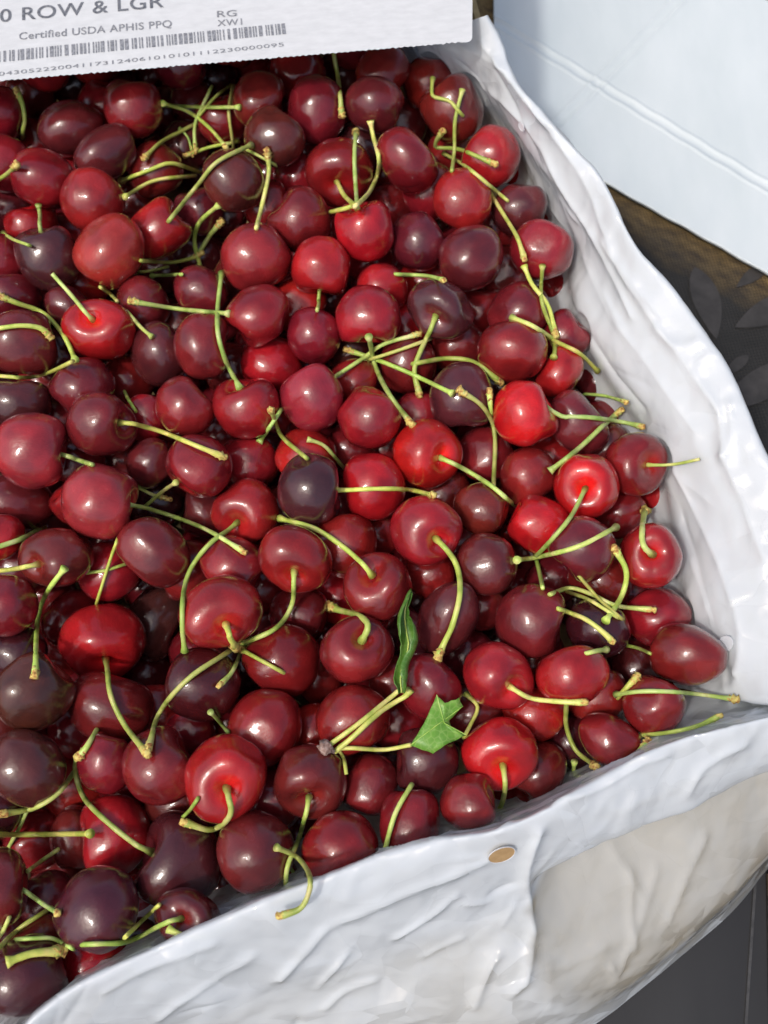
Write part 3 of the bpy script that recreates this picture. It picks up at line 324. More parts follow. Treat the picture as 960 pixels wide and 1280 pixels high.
([0.05255,0.16023,0.0555],0.01262,[1.001,0.987,1.0],[0.685,-0.21,0.65,-0.253],'D',0.9,0,'deep shaded cherry above right of the large smooth maroon cherry'),
([-0.09592,0.06226,0.0345],0.01213,[1.021,1.02,0.96],[0.274,0.032,0.826,0.491],'D',0.84,0,'deep shaded cherry below the plain round dark cherry'),
([-0.12448,0.27724,0.0255],0.01275,[1.001,0.987,1.0],[0.35,0.735,0.422,0.399],'D',0.26,0,'deep shaded cherry above right of the round cherry closest to the lid'),
([-0.14011,0.12556,0.06],0.01266,[1.019,1.016,0.978],[0.039,0.77,0.404,-0.493],'R',0.71,11,'deep shaded cherry below left of the big rosy cherry below the tangle'),
([-0.01051,0.27552,0.072],0.01266,[1.036,1.0,0.955],[-0.101,0.929,-0.01,0.355],'M',0.76,13,'third deep shaded cherry above the dark cherry touched by a stem'),
([-0.15998,0.26156,0.072],0.01269,[1.001,1.019,0.985],[0.097,0.737,0.611,0.273],'M',0.06,10,'fourth deep shaded cherry above left of the round cherry closest to the lid'),
([-0.09332,0.1043,0.054],0.01214,[1.0,0.99,1.0],[-0.408,-0.577,0.257,0.659],'M',0.32,2,'deep shaded cherry above the plain round dark cherry'),
([-0.07113,0.27156,0.045],0.01255,[1.017,0.979,0.997],[0.29,0.888,-0.139,0.327],'D',0.94,0,'deep shaded cherry above the purple cherry touching the stem tangle'),
([-0.11678,0.04247,0.048],0.01216,[1.03,0.986,0.998],[-0.116,0.649,-0.508,0.554],'M',0.75,13,'deep shaded cherry above right of the streaked rosy cherry with long stem'),
([-0.05827,-0.05104,0.051],0.01206,[1.036,0.982,0.985],[0.391,0.755,-0.001,-0.527],'K',0.59,12,'deep shaded cherry below right of the red cherry on a branching spur'),
([-0.14952,-0.0144,0.0285],0.01223,[1.015,0.993,0.998],[0.244,0.388,0.888,0.04],'D',0.65,15,'deep shaded cherry above left of the big cherry with drooping stem'),
([0.13706,0.01684,0.0315],0.01342,[1.003,0.988,1.001],[-0.304,0.651,0.573,-0.394],'M',0.32,10,'deep shaded cherry above right of the cherry with a hooked stem'),
([0.13063,-0.06095,0.0465],0.01294,[1.004,0.985,1.0],[0.702,0.339,0.406,0.477],'D',0.39,4,'deep shaded cherry below the pointed cherry touching the plastic'),
([-0.032,0.29769,0.045],0.01268,[1.043,0.999,0.982],[0.498,-0.371,0.515,0.59],'M',0.48,5,'second deep shaded cherry above left of the dark cherry touched by a stem'),
([-0.02531,0.12359,0.048],0.01196,[1.041,1.007,0.971],[0.597,-0.656,-0.148,0.436],'M',0.44,2,'deep shaded cherry above left of the cherry with a flat spot'),
([-0.13367,-0.13235,0.0195],0.01255,[1.001,0.994,1.001],[-0.1,0.365,0.574,0.726],'D',0.14,15,'deep shaded cherry above left of the round purple cherry near the fold'),
([0.05252,0.22742,0.051],0.0123,[1.041,0.991,0.963],[0.446,0.794,-0.321,-0.259],'D',0.89,13,'deep shaded cherry above the cherry under two brown-tipped stems'),
([-0.1554,0.1606,0.045],0.01219,[1.031,0.997,1.0],[0.571,0.666,-0.453,0.16],'D',0.72,10,'deep shaded cherry left of the big rosy cherry below the tangle'),
([-0.07084,-0.11262,0.0345],0.01334,[1.007,1.005,0.993],[0.773,0.552,-0.307,-0.062],'D',0.8,3,'deep shaded cherry below the cherry with a curled stem'),
([-0.07114,-0.0686,0.03],0.01252,[1.041,0.996,0.988],[0.433,-0.178,0.875,0.122],'K',0.93,2,'deep shaded cherry above the cherry with a curled stem'),
([0.10138,0.10313,0.042],0.01205,[1.0,1.002,0.999],[0.663,-0.718,0.208,-0.046],'R',0.08,3,'deep shaded cherry above right of the bright cherry beside crossed stems'),
([-0.14468,-0.042,0.0225],0.01195,[0.998,1.007,0.993],[0.206,0.807,0.353,-0.427],'D',0.87,12,'deep shaded cherry above right of the brownish cherry touched by a stem'),
([0.08528,-0.01843,0.033],0.01332,[1.031,1.0,0.999],[-0.431,-0.523,0.659,-0.326],'M',0.14,14,'deep shaded cherry above right of the tall oval stemless cherry'),
([-0.1367,0.22224,0.0645],0.01316,[1.032,0.984,0.997],[0.388,0.05,0.411,0.823],'D',0.96,10,'deep shaded cherry left of the round cherry closest to the lid'),
([0.00202,0.04959,0.045],0.01225,[1.003,0.991,0.998],[0.283,0.839,0.302,0.353],'D',0.84,9,'deep shaded cherry left of the bright cherry with sideways stem'),
([-0.05393,-0.02549,0.027],0.01274,[1.0,0.996,1.0],[-0.039,-0.053,0.881,-0.468],'M',0.08,13,'deep shaded cherry right of the red cherry on a branching spur'),
([-0.13013,0.13685,0.0405],0.01301,[1.032,1.009,0.957],[0.625,-0.578,0.509,0.125],'D',0.32,5,'deep shaded cherry below the big rosy cherry below the tangle'),
([0.06618,0.00208,0.036],0.01211,[1.032,0.998,0.999],[0.624,-0.409,-0.495,-0.445],'M',0.48,3,'second deep shaded cherry above the tall oval stemless cherry'),
([0.06299,-0.00615,0.018],0.01215,[1.008,1.023,0.969],[-0.195,-0.062,0.846,0.492],'M',0.37,13,'deep shaded cherry above the tall oval stemless cherry'),
([-0.11303,0.24317,0.0375],0.01239,[0.999,1.01,0.995],[-0.05,0.067,0.988,-0.131],'D',0.22,5,'deep shaded cherry right of the round cherry closest to the lid'),
([-0.00786,0.13657,0.0615],0.01183,[1.044,0.993,0.98],[-0.48,-0.091,0.856,-0.171],'R',0.18,0,'deep shaded cherry below the scarlet heart-shaped cherry'),
([-0.04238,0.01544,0.051],0.01261,[1.0,0.998,1.0],[0.361,0.922,-0.138,0.017],'M',0.55,10,'deep shaded cherry below left of the square-shouldered purple cherry'),
([-0.14622,-0.1878,0.045],0.01253,[1.0,0.99,1.0],[0.584,-0.283,-0.447,0.616],'M',0.44,2,'deep shaded cherry below left of the blackish cherry by the front corner'),
([-0.12287,0.23825,0.018],0.01345,[1.003,0.991,1.002],[0.619,-0.275,0.731,0.085],'M',0.27,2,'deep shaded cherry below right of the round cherry closest to the lid'),
([0.04873,-0.03751,0.03],0.01238,[1.035,1.0,0.996],[0.208,0.681,-0.498,0.495],'K',0.25,9,'deep shaded cherry below left of the tall oval stemless cherry'),
([-0.00062,0.20557,0.036],0.01348,[1.005,0.99,1.002],[0.717,-0.24,-0.65,-0.081],'D',0.27,0,'deep shaded cherry above the scarlet heart-shaped cherry'),
([-0.06634,0.12743,0.06],0.01286,[1.022,0.981,1.0],[-0.254,-0.383,0.744,-0.486],'M',0.33,4,'second deep shaded cherry below the purple cherry touching the stem tangle'),
([-0.11151,-0.09649,0.0225],0.01293,[1.041,1.006,0.983],[0.406,-0.135,0.854,0.296],'M',0.26,2,'deep shaded cherry above left of the large purple kidney-shaped cherry'),
([0.08405,0.16307,0.057],0.01228,[1.021,0.984,1.002],[0.507,0.483,0.61,0.371],'D',0.32,1,'deep shaded cherry below right of the cherry under two brown-tipped stems'),
([-0.18014,0.27249,0.0645],0.01212,[1.035,0.999,0.996],[0.685,0.188,-0.671,-0.211],'M',0.11,10,'fifth deep shaded cherry above left of the round cherry closest to the lid'),
([-0.15928,0.08597,0.036],0.01344,[1.002,1.019,0.984],[0.19,0.979,0.066,0.036],'R',0.06,11,'deep shaded cherry above the big rosy cherry with stub stem'),
([0.06021,-0.04907,0.0585],0.0133,[1.042,0.995,0.983],[0.474,-0.361,0.747,0.294],'D',0.67,15,'deep shaded cherry below the tall oval stemless cherry'),
([0.01026,0.03916,0.0255],0.01245,[1.035,0.978,0.989],[-0.314,0.818,0.358,-0.322],'M',0.56,3,'deep shaded cherry below left of the bright cherry with sideways stem'),
([-0.07865,0.11797,0.042],0.01222,[1.008,0.992,0.992],[0.118,0.453,0.481,0.741],'D',0.12,4,'second deep shaded cherry above the two-lobed red cherry'),
([-0.01928,-0.09129,0.0405],0.01204,[1.043,1.003,0.975],[0.424,0.154,0.888,-0.087],'R',0.2,15,'deep shaded cherry above right of the kidney-shaped red cherry'),
([-0.00204,-0.08212,0.027],0.01232,[0.999,1.004,0.998],[0.593,-0.482,-0.641,0.072],'D',0.43,5,'deep shaded cherry left of the purple cherry under jagged leaf'),
([-0.15566,0.19217,0.051],0.01325,[1.0,0.992,1.0],[0.83,-0.493,-0.011,0.261],'D',1.0,4,'deep shaded cherry right of the red cherry above a purple one'),
([0.01405,-0.02258,0.042],0.01329,[1.037,0.996,0.956],[0.526,-0.681,0.499,0.1],'M',0.1,3,'deep shaded cherry below the scarlet cherry with long curved stem'),
([-0.19437,0.25221,0.0465],0.01264,[1.0,0.991,1.0],[0.43,-0.308,0.794,-0.3],'M',0.42,4,'second deep shaded cherry above the red cherry above a purple one'),
([0.07935,-0.0946,0.036],0.01187,[1.0,0.993,1.001],[0.516,0.818,-0.251,-0.044],'K',0.06,2,'deep shaded cherry below left of the dark cherry tucked against plastic'),
([0.05955,0.01798,0.0195],0.01305,[1.025,0.972,0.99],[0.274,0.847,-0.149,-0.43],'R',0.98,14,'deep shaded cherry right of the scarlet cherry with long curved stem'),
([-0.15917,-0.0278,0.018],0.01266,[1.02,0.986,1.003],[0.737,-0.234,-0.629,0.078],'D',0.98,2,'deep shaded cherry above the brownish cherry touched by a stem'),
([0.13976,-0.02364,0.0285],0.01332,[1.031,0.99,0.999],[-0.465,0.228,0.849,0.102],'K',0.44,0,'deep shaded cherry above the pointed cherry touching the plastic'),
([-0.03332,0.20512,0.0525],0.01194,[1.018,0.979,1.0],[0.821,-0.41,0.24,0.316],'D',0.34,11,'deep shaded cherry below left of the dark cherry touched by a stem'),
([-0.15034,0.0164,0.042],0.01198,[1.023,0.987,1.002],[-0.434,-0.417,0.734,-0.315],'M',0.44,2,'deep shaded cherry left of the streaked rosy cherry with long stem'),
([0.05229,0.07103,0.0585],0.01286,[1.002,0.994,1.001],[0.127,0.27,0.918,-0.263],'K',0.83,15,'deep shaded cherry above left of the bright cherry beside crossed stems'),
]
STEMS = [
(14,'a','k',1.15,[[-0.17704,0.20829,0.05914],[-0.17242,0.20193,0.07171],[-0.17054,0.20438,0.07551],[-0.17016,0.20736,0.07914],[-0.17099,0.21104,0.08147],[-0.17263,0.2145,0.08313]],None),
(-1,'h','k',1.1,[[-0.1875,0.17351,0.06735],[-0.18361,0.16932,0.07384],[-0.17951,0.16725,0.0786],[-0.17632,0.16689,0.08118],[-0.17302,0.16625,0.08412],[-0.16941,0.16484,0.08822],[-0.16491,0.16163,0.09495],[-0.16111,0.15944,0.10035]],'short brown-tipped green stem left of the red cherry above a purple one'),
(7,'a','f',1.0,[[-0.14961,0.12968,0.09006],[-0.14837,0.13105,0.09782],[-0.15225,0.14047,0.08812],[-0.15424,0.14609,0.08382],[-0.15521,0.14933,0.08286],[-0.15509,0.15042,0.08481]],None),
(-1,'f','h',0.8,[[-0.17759,0.14954,0.06485],[-0.1704,0.13955,0.07696],[-0.16561,0.13361,0.08342],[-0.15952,0.1259,0.09304],[-0.15575,0.12234,0.09695],[-0.1523,0.11933,0.10011],[-0.15076,0.11877,0.10002],[-0.15172,0.12144,0.09567]],'short plain green stem below left of the red cherry above a purple one'),
(-1,'f','h',1.0,[[-0.11603,0.15307,0.08701],[-0.11608,0.16403,0.07574],[-0.11358,0.16864,0.07317],[-0.11024,0.17145,0.07262],[-0.10648,0.1733,0.07239],[-0.10273,0.17466,0.07178],[-0.09904,0.1768,0.06968],[-0.09583,0.18093,0.06486],[-0.09397,0.18999,0.05381],[-0.09397,0.19431,0.0484],[-0.09491,0.19979,0.04142]],'plain green stem below the round cherry closest to the lid'),
(-1,'k','h',1.05,[[-0.12563,0.18066,0.06229],[-0.12013,0.17709,0.06914],[-0.11542,0.17554,0.07339],[-0.11157,0.17575,0.07522],[-0.10821,0.17662,0.07597],[-0.1047,0.1784,0.07606],[-0.1017,0.18039,0.07522],[-0.09872,0.18224,0.07298],[-0.09613,0.18444,0.06877],[-0.09525,0.19294,0.05579],[-0.09371,0.19978,0.0449],[-0.09373,0.20371,0.03921],[-0.09467,0.20901,0.03209]],'second brown-tipped green stem below right of the round cherry closest to the lid'),
(-1,'h','f',1.1,[[-0.09561,0.13931,0.08758],[-0.09386,0.13702,0.09223],[-0.09247,0.13874,0.09275],[-0.09121,0.14404,0.08988],[-0.09002,0.14997,0.08634],[-0.08867,0.15553,0.08338],[-0.08676,0.15904,0.08305],[-0.08446,0.16056,0.08505],[-0.08106,0.15902,0.09152],[-0.07842,0.15914,0.09563],[-0.07617,0.16044,0.09777],[-0.07358,0.16218,0.09911],[-0.07096,0.16396,0.09956],[-0.06817,0.16616,0.09916],[-0.06537,0.16939,0.09738],[-0.06271,0.17383,0.09409],[-0.06009,0.17833,0.09082]],'long plain green stem left of the purple cherry touching the stem tangle'),
(-1,'f','k',1.0,[[-0.1036,0.20718,0.08454],[-0.1023,0.2153,0.0736],[-0.09924,0.21785,0.06898],[-0.09553,0.2171,0.0677],[-0.09136,0.21312,0.06924],[-0.08739,0.20834,0.07111],[-0.08376,0.20356,0.07276],[-0.0801,0.19772,0.07539],[-0.07617,0.18912,0.08115],[-0.07098,0.17458,0.09435]],'second brown-tipped green stem above left of the purple cherry touching the stem tangle'),
(-1,'h','f',1.0,[[-0.11559,0.24099,0.04447],[-0.11301,0.23541,0.05079],[-0.10994,0.23136,0.05531],[-0.10449,0.22673,0.06034],[-0.0996,0.22389,0.06332],[-0.09468,0.22063,0.0668],[-0.0895,0.21575,0.07218],[-0.08488,0.21278,0.07544],[-0.08056,0.21152,0.07683],[-0.07636,0.21016,0.07841],[-0.07206,0.20803,0.08089],[-0.06737,0.20377,0.08581]],'plain green stem right of the round cherry closest to the lid'),
(-1,'f','h',0.9,[[-0.07413,0.23187,0.06806],[-0.07346,0.22061,0.07497],[-0.07382,0.21471,0.07599],[-0.07407,0.21055,0.07488],[-0.07391,0.20752,0.07264],[-0.07364,0.20526,0.06928],[-0.07345,0.20327,0.06552],[-0.07368,0.20329,0.0597],[-0.07454,0.20678,0.0526]],'plain green stem above the purple cherry touching the stem tangle'),
(-1,'h','f',0.8,[[-0.09089,0.21403,0.0664],[-0.08853,0.21097,0.07211],[-0.08554,0.21197,0.07532],[-0.08344,0.21442,0.07613],[-0.08133,0.21703,0.07671],[-0.0791,0.22017,0.07626],[-0.07906,0.23476,0.06269],[-0.07802,0.24562,0.05339]],'short plain green stem right of the round cherry closest to the lid'),
(-1,'k','h',1.0,[[-0.11086,0.18049,0.07934],[-0.10857,0.18522,0.07811],[-0.10614,0.19044,0.07633],[-0.10435,0.19902,0.06966],[-0.10132,0.20425,0.06653],[-0.09756,0.20844,0.06468],[-0.09379,0.21249,0.06304],[-0.09168,0.21721,0.05965],[-0.09156,0.22306,0.05382]],'brown-tipped green stem below right of the round cherry closest to the lid'),
(-1,'k','h',0.9,[[-0.09222,0.20181,0.05921],[-0.09221,0.20499,0.06175],[-0.09212,0.20807,0.0644],[-0.09108,0.21041,0.06785],[-0.08908,0.21195,0.0717],[-0.0869,0.21446,0.07446],[-0.08487,0.21742,0.07666],[-0.08342,0.2222,0.07653],[-0.08354,0.2282,0.07241]],'brown-tipped green stem right of the round cherry closest to the lid'),
(-1,'k','h',0.9,[[-0.09642,0.19854,0.05855],[-0.09246,0.20066,0.05817],[-0.08852,0.20284,0.05768],[-0.08457,0.20444,0.05756],[-0.07992,0.20365,0.05989],[-0.07551,0.20302,0.0618],[-0.07228,0.20439,0.06108],[-0.07143,0.20853,0.05651]],'brown-tipped green stem above left of the purple cherry touching the stem tangle'),
(-1,'f','k',0.6,[[-0.09965,0.21002,0.06426],[-0.09767,0.20817,0.06372],[-0.09584,0.20631,0.063],[-0.09477,0.20432,0.0619],[-0.09423,0.20227,0.06039],[-0.09376,0.20027,0.05877]],'short brown-tipped green stem above left of the purple cherry touching the stem tangle'),
(-1,'k','h',1.15,[[-0.05265,0.17376,0.09104],[-0.05243,0.17238,0.08762],[-0.05243,0.17038,0.08422],[-0.05277,0.16646,0.08359],[-0.05326,0.16151,0.08399],[-0.0541,0.15762,0.08275],[-0.05499,0.15454,0.08099],[-0.05559,0.14935,0.08174],[-0.05563,0.14168,0.08665],[-0.05454,0.12877,0.09925],[-0.05465,0.12763,0.09961],[-0.05534,0.13021,0.09532]],'brown-tipped green stem below right of the purple cherry touching the stem tangle'),
(-1,'h','h',0.8,[[-0.06637,0.18732,0.07804],[-0.06398,0.18176,0.08384],[-0.06051,0.1775,0.08695],[-0.05909,0.17641,0.08731],[-0.05757,0.17532,0.08756],[-0.05623,0.17452,0.0875],[-0.05483,0.17381,0.08722],[-0.05343,0.17314,0.08687],[-0.05022,0.17332,0.08368],[-0.04919,0.17682,0.07781]],'short plain green stem above right of the purple cherry touching the stem tangle'),
(-1,'f','h',1.15,[[-0.074,0.15058,0.08459],[-0.07832,0.15164,0.07874],[-0.08224,0.15114,0.07492],[-0.0853,0.14992,0.07153],[-0.08758,0.14848,0.0668],[-0.0887,0.14675,0.06221],[-0.08837,0.1441,0.05886],[-0.08756,0.14119,0.05577],[-0.08732,0.14013,0.05044],[-0.08813,0.1426,0.04326]],'plain green stem below left of the purple cherry touching the stem tangle'),
(-1,'k','h',1.2,[[-0.07588,0.15321,0.06774],[-0.0782,0.15182,0.06581],[-0.08073,0.15051,0.0632],[-0.08284,0.14923,0.06059],[-0.08477,0.14684,0.05906],[-0.08665,0.14423,0.05782],[-0.08933,0.14285,0.05393],[-0.09159,0.14519,0.04748]],'short brown-tipped green stem below left of the purple cherry touching the stem tangle'),
(-1,'h','k',0.95,[[-0.10659,0.12004,0.08657],[-0.10519,0.11736,0.09059],[-0.10481,0.1179,0.08968],[-0.10649,0.13143,0.06871],[-0.10508,0.1379,0.05834],[-0.10235,0.14067,0.05383],[-0.09837,0.14115,0.0536],[-0.09418,0.14139,0.05477],[-0.09047,0.14174,0.05607],[-0.08701,0.14276,0.05738]],'brown-tipped green stem right of the big rosy cherry below the tangle'),
(-1,'h','h',0.8,[[-0.12488,0.15019,0.02988],[-0.1216,0.14614,0.03651],[-0.11743,0.14388,0.04077],[-0.11544,0.14349,0.04179],[-0.1135,0.14319,0.04269],[-0.11166,0.14314,0.04331],[-0.1099,0.14331,0.04373],[-0.10819,0.14353,0.04409],[-0.10491,0.14562,0.04245],[-0.1044,0.1496,0.03712]],'short plain green stem below right of the big rosy cherry below the tangle'),
(-1,'f','h',0.9,[[-0.11238,0.14108,0.04162],[-0.10893,0.13953,0.04431],[-0.10528,0.13736,0.04797],[-0.10106,0.13353,0.05422],[-0.09562,0.12608,0.06607],[-0.08779,0.11132,0.08928],[-0.08725,0.11085,0.09005],[-0.088,0.11354,0.08589]],'short plain green stem right of the big rosy cherry below the tangle'),
(69,'a','c',1.0,[[-0.12304,0.08797,0.09039],[-0.1251,0.08849,0.09706],[-0.12815,0.09264,0.09523],[-0.13246,0.09895,0.09001],[-0.1358,0.10334,0.08789],[-0.13862,0.10665,0.0875],[-0.14089,0.1089,0.08884],[-0.1429,0.1107,0.09086]],None),
(-1,'f','k',1.15,[[-0.12846,0.06852,0.09161],[-0.13215,0.07528,0.08538],[-0.1335,0.07828,0.08616],[-0.1349,0.08092,0.08751],[-0.13963,0.08824,0.08015],[-0.14322,0.09326,0.0769],[-0.14625,0.09682,0.07597],[-0.14933,0.09979,0.07537],[-0.15246,0.10167,0.07565],[-0.1552,0.10183,0.07791],[-0.1577,0.10149,0.08044],[-0.15999,0.1013,0.08285],[-0.16262,0.1016,0.08481],[-0.16497,0.10188,0.08653]],'long brown-tipped green stem left of the scarlet cherry with a straight stem'),
(-1,'h','k',1.1,[[-0.17022,0.08323,0.08994],[-0.16585,0.08028,0.09564],[-0.16088,0.07955,0.09808],[-0.15698,0.08021,0.09808],[-0.15322,0.081,0.09781],[-0.14981,0.08181,0.09677],[-0.14634,0.08253,0.09482],[-0.14354,0.08272,0.09244],[-0.14146,0.08139,0.08955]],'brown-tipped green stem left of the scarlet cherry with a straight stem'),
(-1,'h','h',0.95,[[-0.1697,0.06818,0.07892],[-0.16533,0.06489,0.08495],[-0.16036,0.06306,0.08781],[-0.15635,0.06252,0.08817],[-0.15231,0.06192,0.08863],[-0.15462,0.06983,0.07322],[-0.15249,0.07289,0.06847],[-0.14775,0.07228,0.07183],[-0.14184,0.0701,0.07881],[-0.13423,0.06531,0.09137],[-0.12789,0.06216,0.10073],[-0.12659,0.06245,0.10139],[-0.1275,0.06507,0.09706]],'plain green stem above the big rosy cherry with stub stem'),
(-1,'k','f',1.1,[[-0.10811,0.09937,0.08675],[-0.10517,0.09934,0.08579],[-0.10205,0.09942,0.08459],[-0.0991,0.10005,0.0825],[-0.0965,0.10094,0.08003],[-0.09347,0.10166,0.07778],[-0.08956,0.10109,0.0777],[-0.08499,0.09783,0.08236],[-0.0806,0.0944,0.0875],[-0.07567,0.08969,0.09481],[-0.07297,0.09198,0.0904],[-0.06946,0.0919,0.08997],[-0.06517,0.08881,0.09459]],'long brown-tipped green stem right of the scarlet cherry with a straight stem'),
(61,'a','f',1.15,[[-0.05982,0.05705,0.08842],[-0.06447,0.06733,0.08127],[-0.06624,0.0707,0.08105],[-0.06656,0.07046,0.08813],[-0.06721,0.07189,0.09187],[-0.06796,0.07417,0.09447],[-0.06863,0.07698,0.09604],[-0.06914,0.08027,0.09657],[-0.06961,0.08429,0.09577],[-0.07092,0.09201,0.08929],[-0.07132,0.09715,0.08718],[-0.07128,0.10118,0.08674],[-0.07105,0.10512,0.08686],[-0.07088,0.10942,0.08655],[-0.07141,0.11613,0.08244]],None),
(-1,'h','h',0.9,[[-0.12448,0.10976,0.08179],[-0.12299,0.10709,0.08577],[-0.12279,0.10739,0.08472],[-0.12458,0.11316,0.07371],[-0.12488,0.11595,0.0674],[-0.12421,0.11638,0.06459],[-0.1217,0.11248,0.06844],[-0.11662,0.10306,0.08134],[-0.11613,0.10233,0.08193],[-0.11722,0.10474,0.07768]],'short plain green stem above the scarlet cherry with a straight stem'),
(-1,'h','f',0.9,[[-0.11131,0.0965,0.08399],[-0.1089,0.09257,0.08811],[-0.10659,0.09013,0.08711],[-0.10564,0.08956,0.08504],[-0.10397,0.08753,0.0855],[-0.10208,0.08535,0.08648],[-0.10013,0.08333,0.08738],[-0.0982,0.08142,0.08814]],'short plain green stem right of the scarlet cherry with a straight stem'),
(-1,'h','h',0.8,[[-0.11832,0.07538,0.05291],[-0.11593,0.07095,0.06023],[-0.11378,0.06686,0.06532],[-0.11247,0.0643,0.0676],[-0.1107,0.06099,0.0714],[-0.10783,0.0559,0.07905],[-0.10656,0.05386,0.08053],[-0.10535,0.05193,0.0818],[-0.10418,0.05024,0.08111],[-0.10487,0.05172,0.07594]],'short plain green stem left of the plain round dark cherry'),
(76,'a','k',1.1,[[-0.10892,0.04116,0.08893],[-0.10244,0.03978,0.09097],[-0.10084,0.04173,0.08485],[-0.09851,0.04248,0.08125],[-0.0958,0.04255,0.0789],[-0.09286,0.04201,0.07756],[-0.08944,0.04041,0.07819],[-0.08293,0.03235,0.0931],[-0.07901,0.02922,0.09704],[-0.07592,0.0275,0.09806],[-0.07288,0.02618,0.09809],[-0.06996,0.0252,0.09732],[-0.0674,0.02457,0.09594],[-0.06481,0.02403,0.09433]],None),
(82,'a','h',1.05,[[-0.13448,0.02936,0.08495],[-0.12744,0.02616,0.08881],[-0.12653,0.02696,0.08474],[-0.12438,0.02623,0.08452],[-0.12092,0.02384,0.08834],[-0.1156,0.01887,0.09841],[-0.11469,0.01838,0.09899],[-0.11572,0.02017,0.09438]],None),
(-1,'h','k',0.8,[[-0.11029,0.02787,0.05453],[-0.10697,0.02444,0.06099],[-0.10279,0.02146,0.06391],[-0.10075,0.02034,0.06403],[-0.09872,0.01931,0.06402],[-0.0967,0.01867,0.06368],[-0.09468,0.01834,0.06303],[-0.09266,0.01807,0.06228]],'short brown-tipped green stem right of the streaked rosy cherry with long stem'),
(-1,'f','h',0.9,[[-0.08311,0.01432,0.09024],[-0.0882,0.01797,0.07686],[-0.0919,0.01884,0.07026],[-0.09483,0.0183,0.06678],[-0.09738,0.01708,0.06461],[-0.09984,0.01567,0.06288],[-0.10345,0.01498,0.05806],[-0.10646,0.01652,0.05062]],'short plain green stem right of the streaked rosy cherry with long stem'),
(83,'a','k',1.0,[[-0.1047,0.00709,0.08522],[-0.09874,0.0097,0.07348],[-0.09711,0.01106,0.06725],[-0.09479,0.01143,0.0636],[-0.09207,0.01117,0.06143],[-0.08902,0.01029,0.06073],[-0.08549,0.00837,0.0629],[-0.08197,0.00645,0.06495],[-0.07853,0.00455,0.06673],[-0.075,0.00232,0.06919],[-0.0712,-0.00076,0.07383],[-0.06672,-0.00569,0.08372],[-0.06338,-0.00861,0.08753],[-0.0605,-0.0107,0.08873],[-0.05778,-0.01248,0.08896],[-0.0551,-0.01415,0.08902]],None),
(87,'a','f',1.1,[[-0.05948,0.00309,0.07531],[-0.06296,-0.0023,0.07958],[-0.0649,-0.00612,0.0849],[-0.06712,-0.00907,0.08736],[-0.06937,-0.01165,0.08787],[-0.07172,-0.01399,0.0867],[-0.07456,-0.01537,0.08181],[-0.07631,-0.01814,0.08112],[-0.07761,-0.02127,0.08095],[-0.07836,-0.02464,0.08119],[-0.07781,-0.02945,0.08614],[-0.07543,-0.03648,0.09928],[-0.07512,-0.04024,0.10069],[-0.07498,-0.04363,0.10042],[-0.07501,-0.04648,0.09894],[-0.07527,-0.04907,0.09561],[-0.07531,-0.05152,0.09246],[-0.07532,-0.05396,0.08936]],None),
(-1,'h','k',1.2,[[-0.16098,-0.01148,0.0799],[-0.15697,-0.0126,0.08534],[-0.15276,-0.01165,0.0864],[-0.14977,-0.00992,0.08488],[-0.14691,-0.00803,0.083],[-0.14506,-0.00501,0.07872],[-0.14731,0.00228,0.06319],[-0.14753,0.00797,0.05293]],'brown-tipped green stem below left of the streaked rosy cherry with long stem'),
(93,'a','h',1.1,[[-0.1343,-0.0191,0.08842],[-0.13753,-0.02198,0.09403],[-0.14487,-0.01891,0.08165],[-0.15035,-0.01734,0.07487],[-0.15508,-0.01641,0.0706],[-0.15958,-0.01572,0.06713],[-0.16377,-0.01442,0.06202],[-0.16777,-0.01228,0.05452]],None),
(-1,'f','k',1.1,[[-0.12206,-0.02308,0.09579],[-0.12428,-0.02511,0.09392],[-0.12666,-0.02707,0.09176],[-0.12979,-0.02831,0.08696],[-0.1382,-0.02505,0.06543],[-0.14294,-0.0249,0.05437],[-0.14536,-0.02647,0.04931],[-0.14601,-0.02991,0.04861],[-0.14425,-0.03482,0.05407],[-0.13875,-0.04172,0.07004],[-0.13661,-0.04628,0.07573],[-0.13402,-0.0512,0.0826],[-0.13006,-0.05693,0.09348],[-0.12895,-0.06069,0.09592],[-0.12803,-0.0642,0.09795]],'long brown-tipped green stem left of the big cherry with drooping stem'),
(-1,'h','h',0.75,[[-0.10553,-0.00738,0.08549],[-0.10455,-0.01001,0.09016],[-0.10531,-0.01196,0.08936],[-0.10777,-0.01365,0.08355],[-0.10964,-0.0167,0.08025],[-0.11103,-0.0196,0.07803],[-0.11248,-0.02298,0.07583],[-0.11402,-0.02629,0.07332],[-0.11619,-0.02849,0.06825],[-0.11871,-0.02816,0.06061]],'plain green stem above the big cherry with drooping stem'),
(-1,'h','h',0.75,[[-0.12437,-0.01716,0.06828],[-0.12053,-0.01888,0.07484],[-0.11576,-0.01927,0.07782],[-0.11383,-0.01906,0.07792],[-0.11189,-0.01877,0.07796],[-0.11008,-0.01822,0.07779],[-0.10834,-0.01746,0.07739],[-0.10661,-0.01665,0.07691],[-0.10383,-0.01416,0.07316],[-0.10378,-0.01136,0.06618]],'short plain green stem below the streaked rosy cherry with long stem'),
(99,'a','k',1.15,[[-0.1126,-0.05036,0.06116],[-0.10728,-0.05978,0.07573],[-0.10587,-0.06359,0.07932],[-0.10482,-0.06694,0.08075],[-0.10369,-0.06997,0.0811],[-0.1025,-0.0727,0.08071],[-0.10108,-0.07543,0.08029],[-0.0994,-0.07817,0.08015],[-0.09737,-0.08091,0.08103],[-0.09461,-0.0838,0.08441],[-0.09047,-0.08735,0.09325],[-0.08757,-0.09008,0.09684],[-0.08488,-0.09271,0.0999]],None),
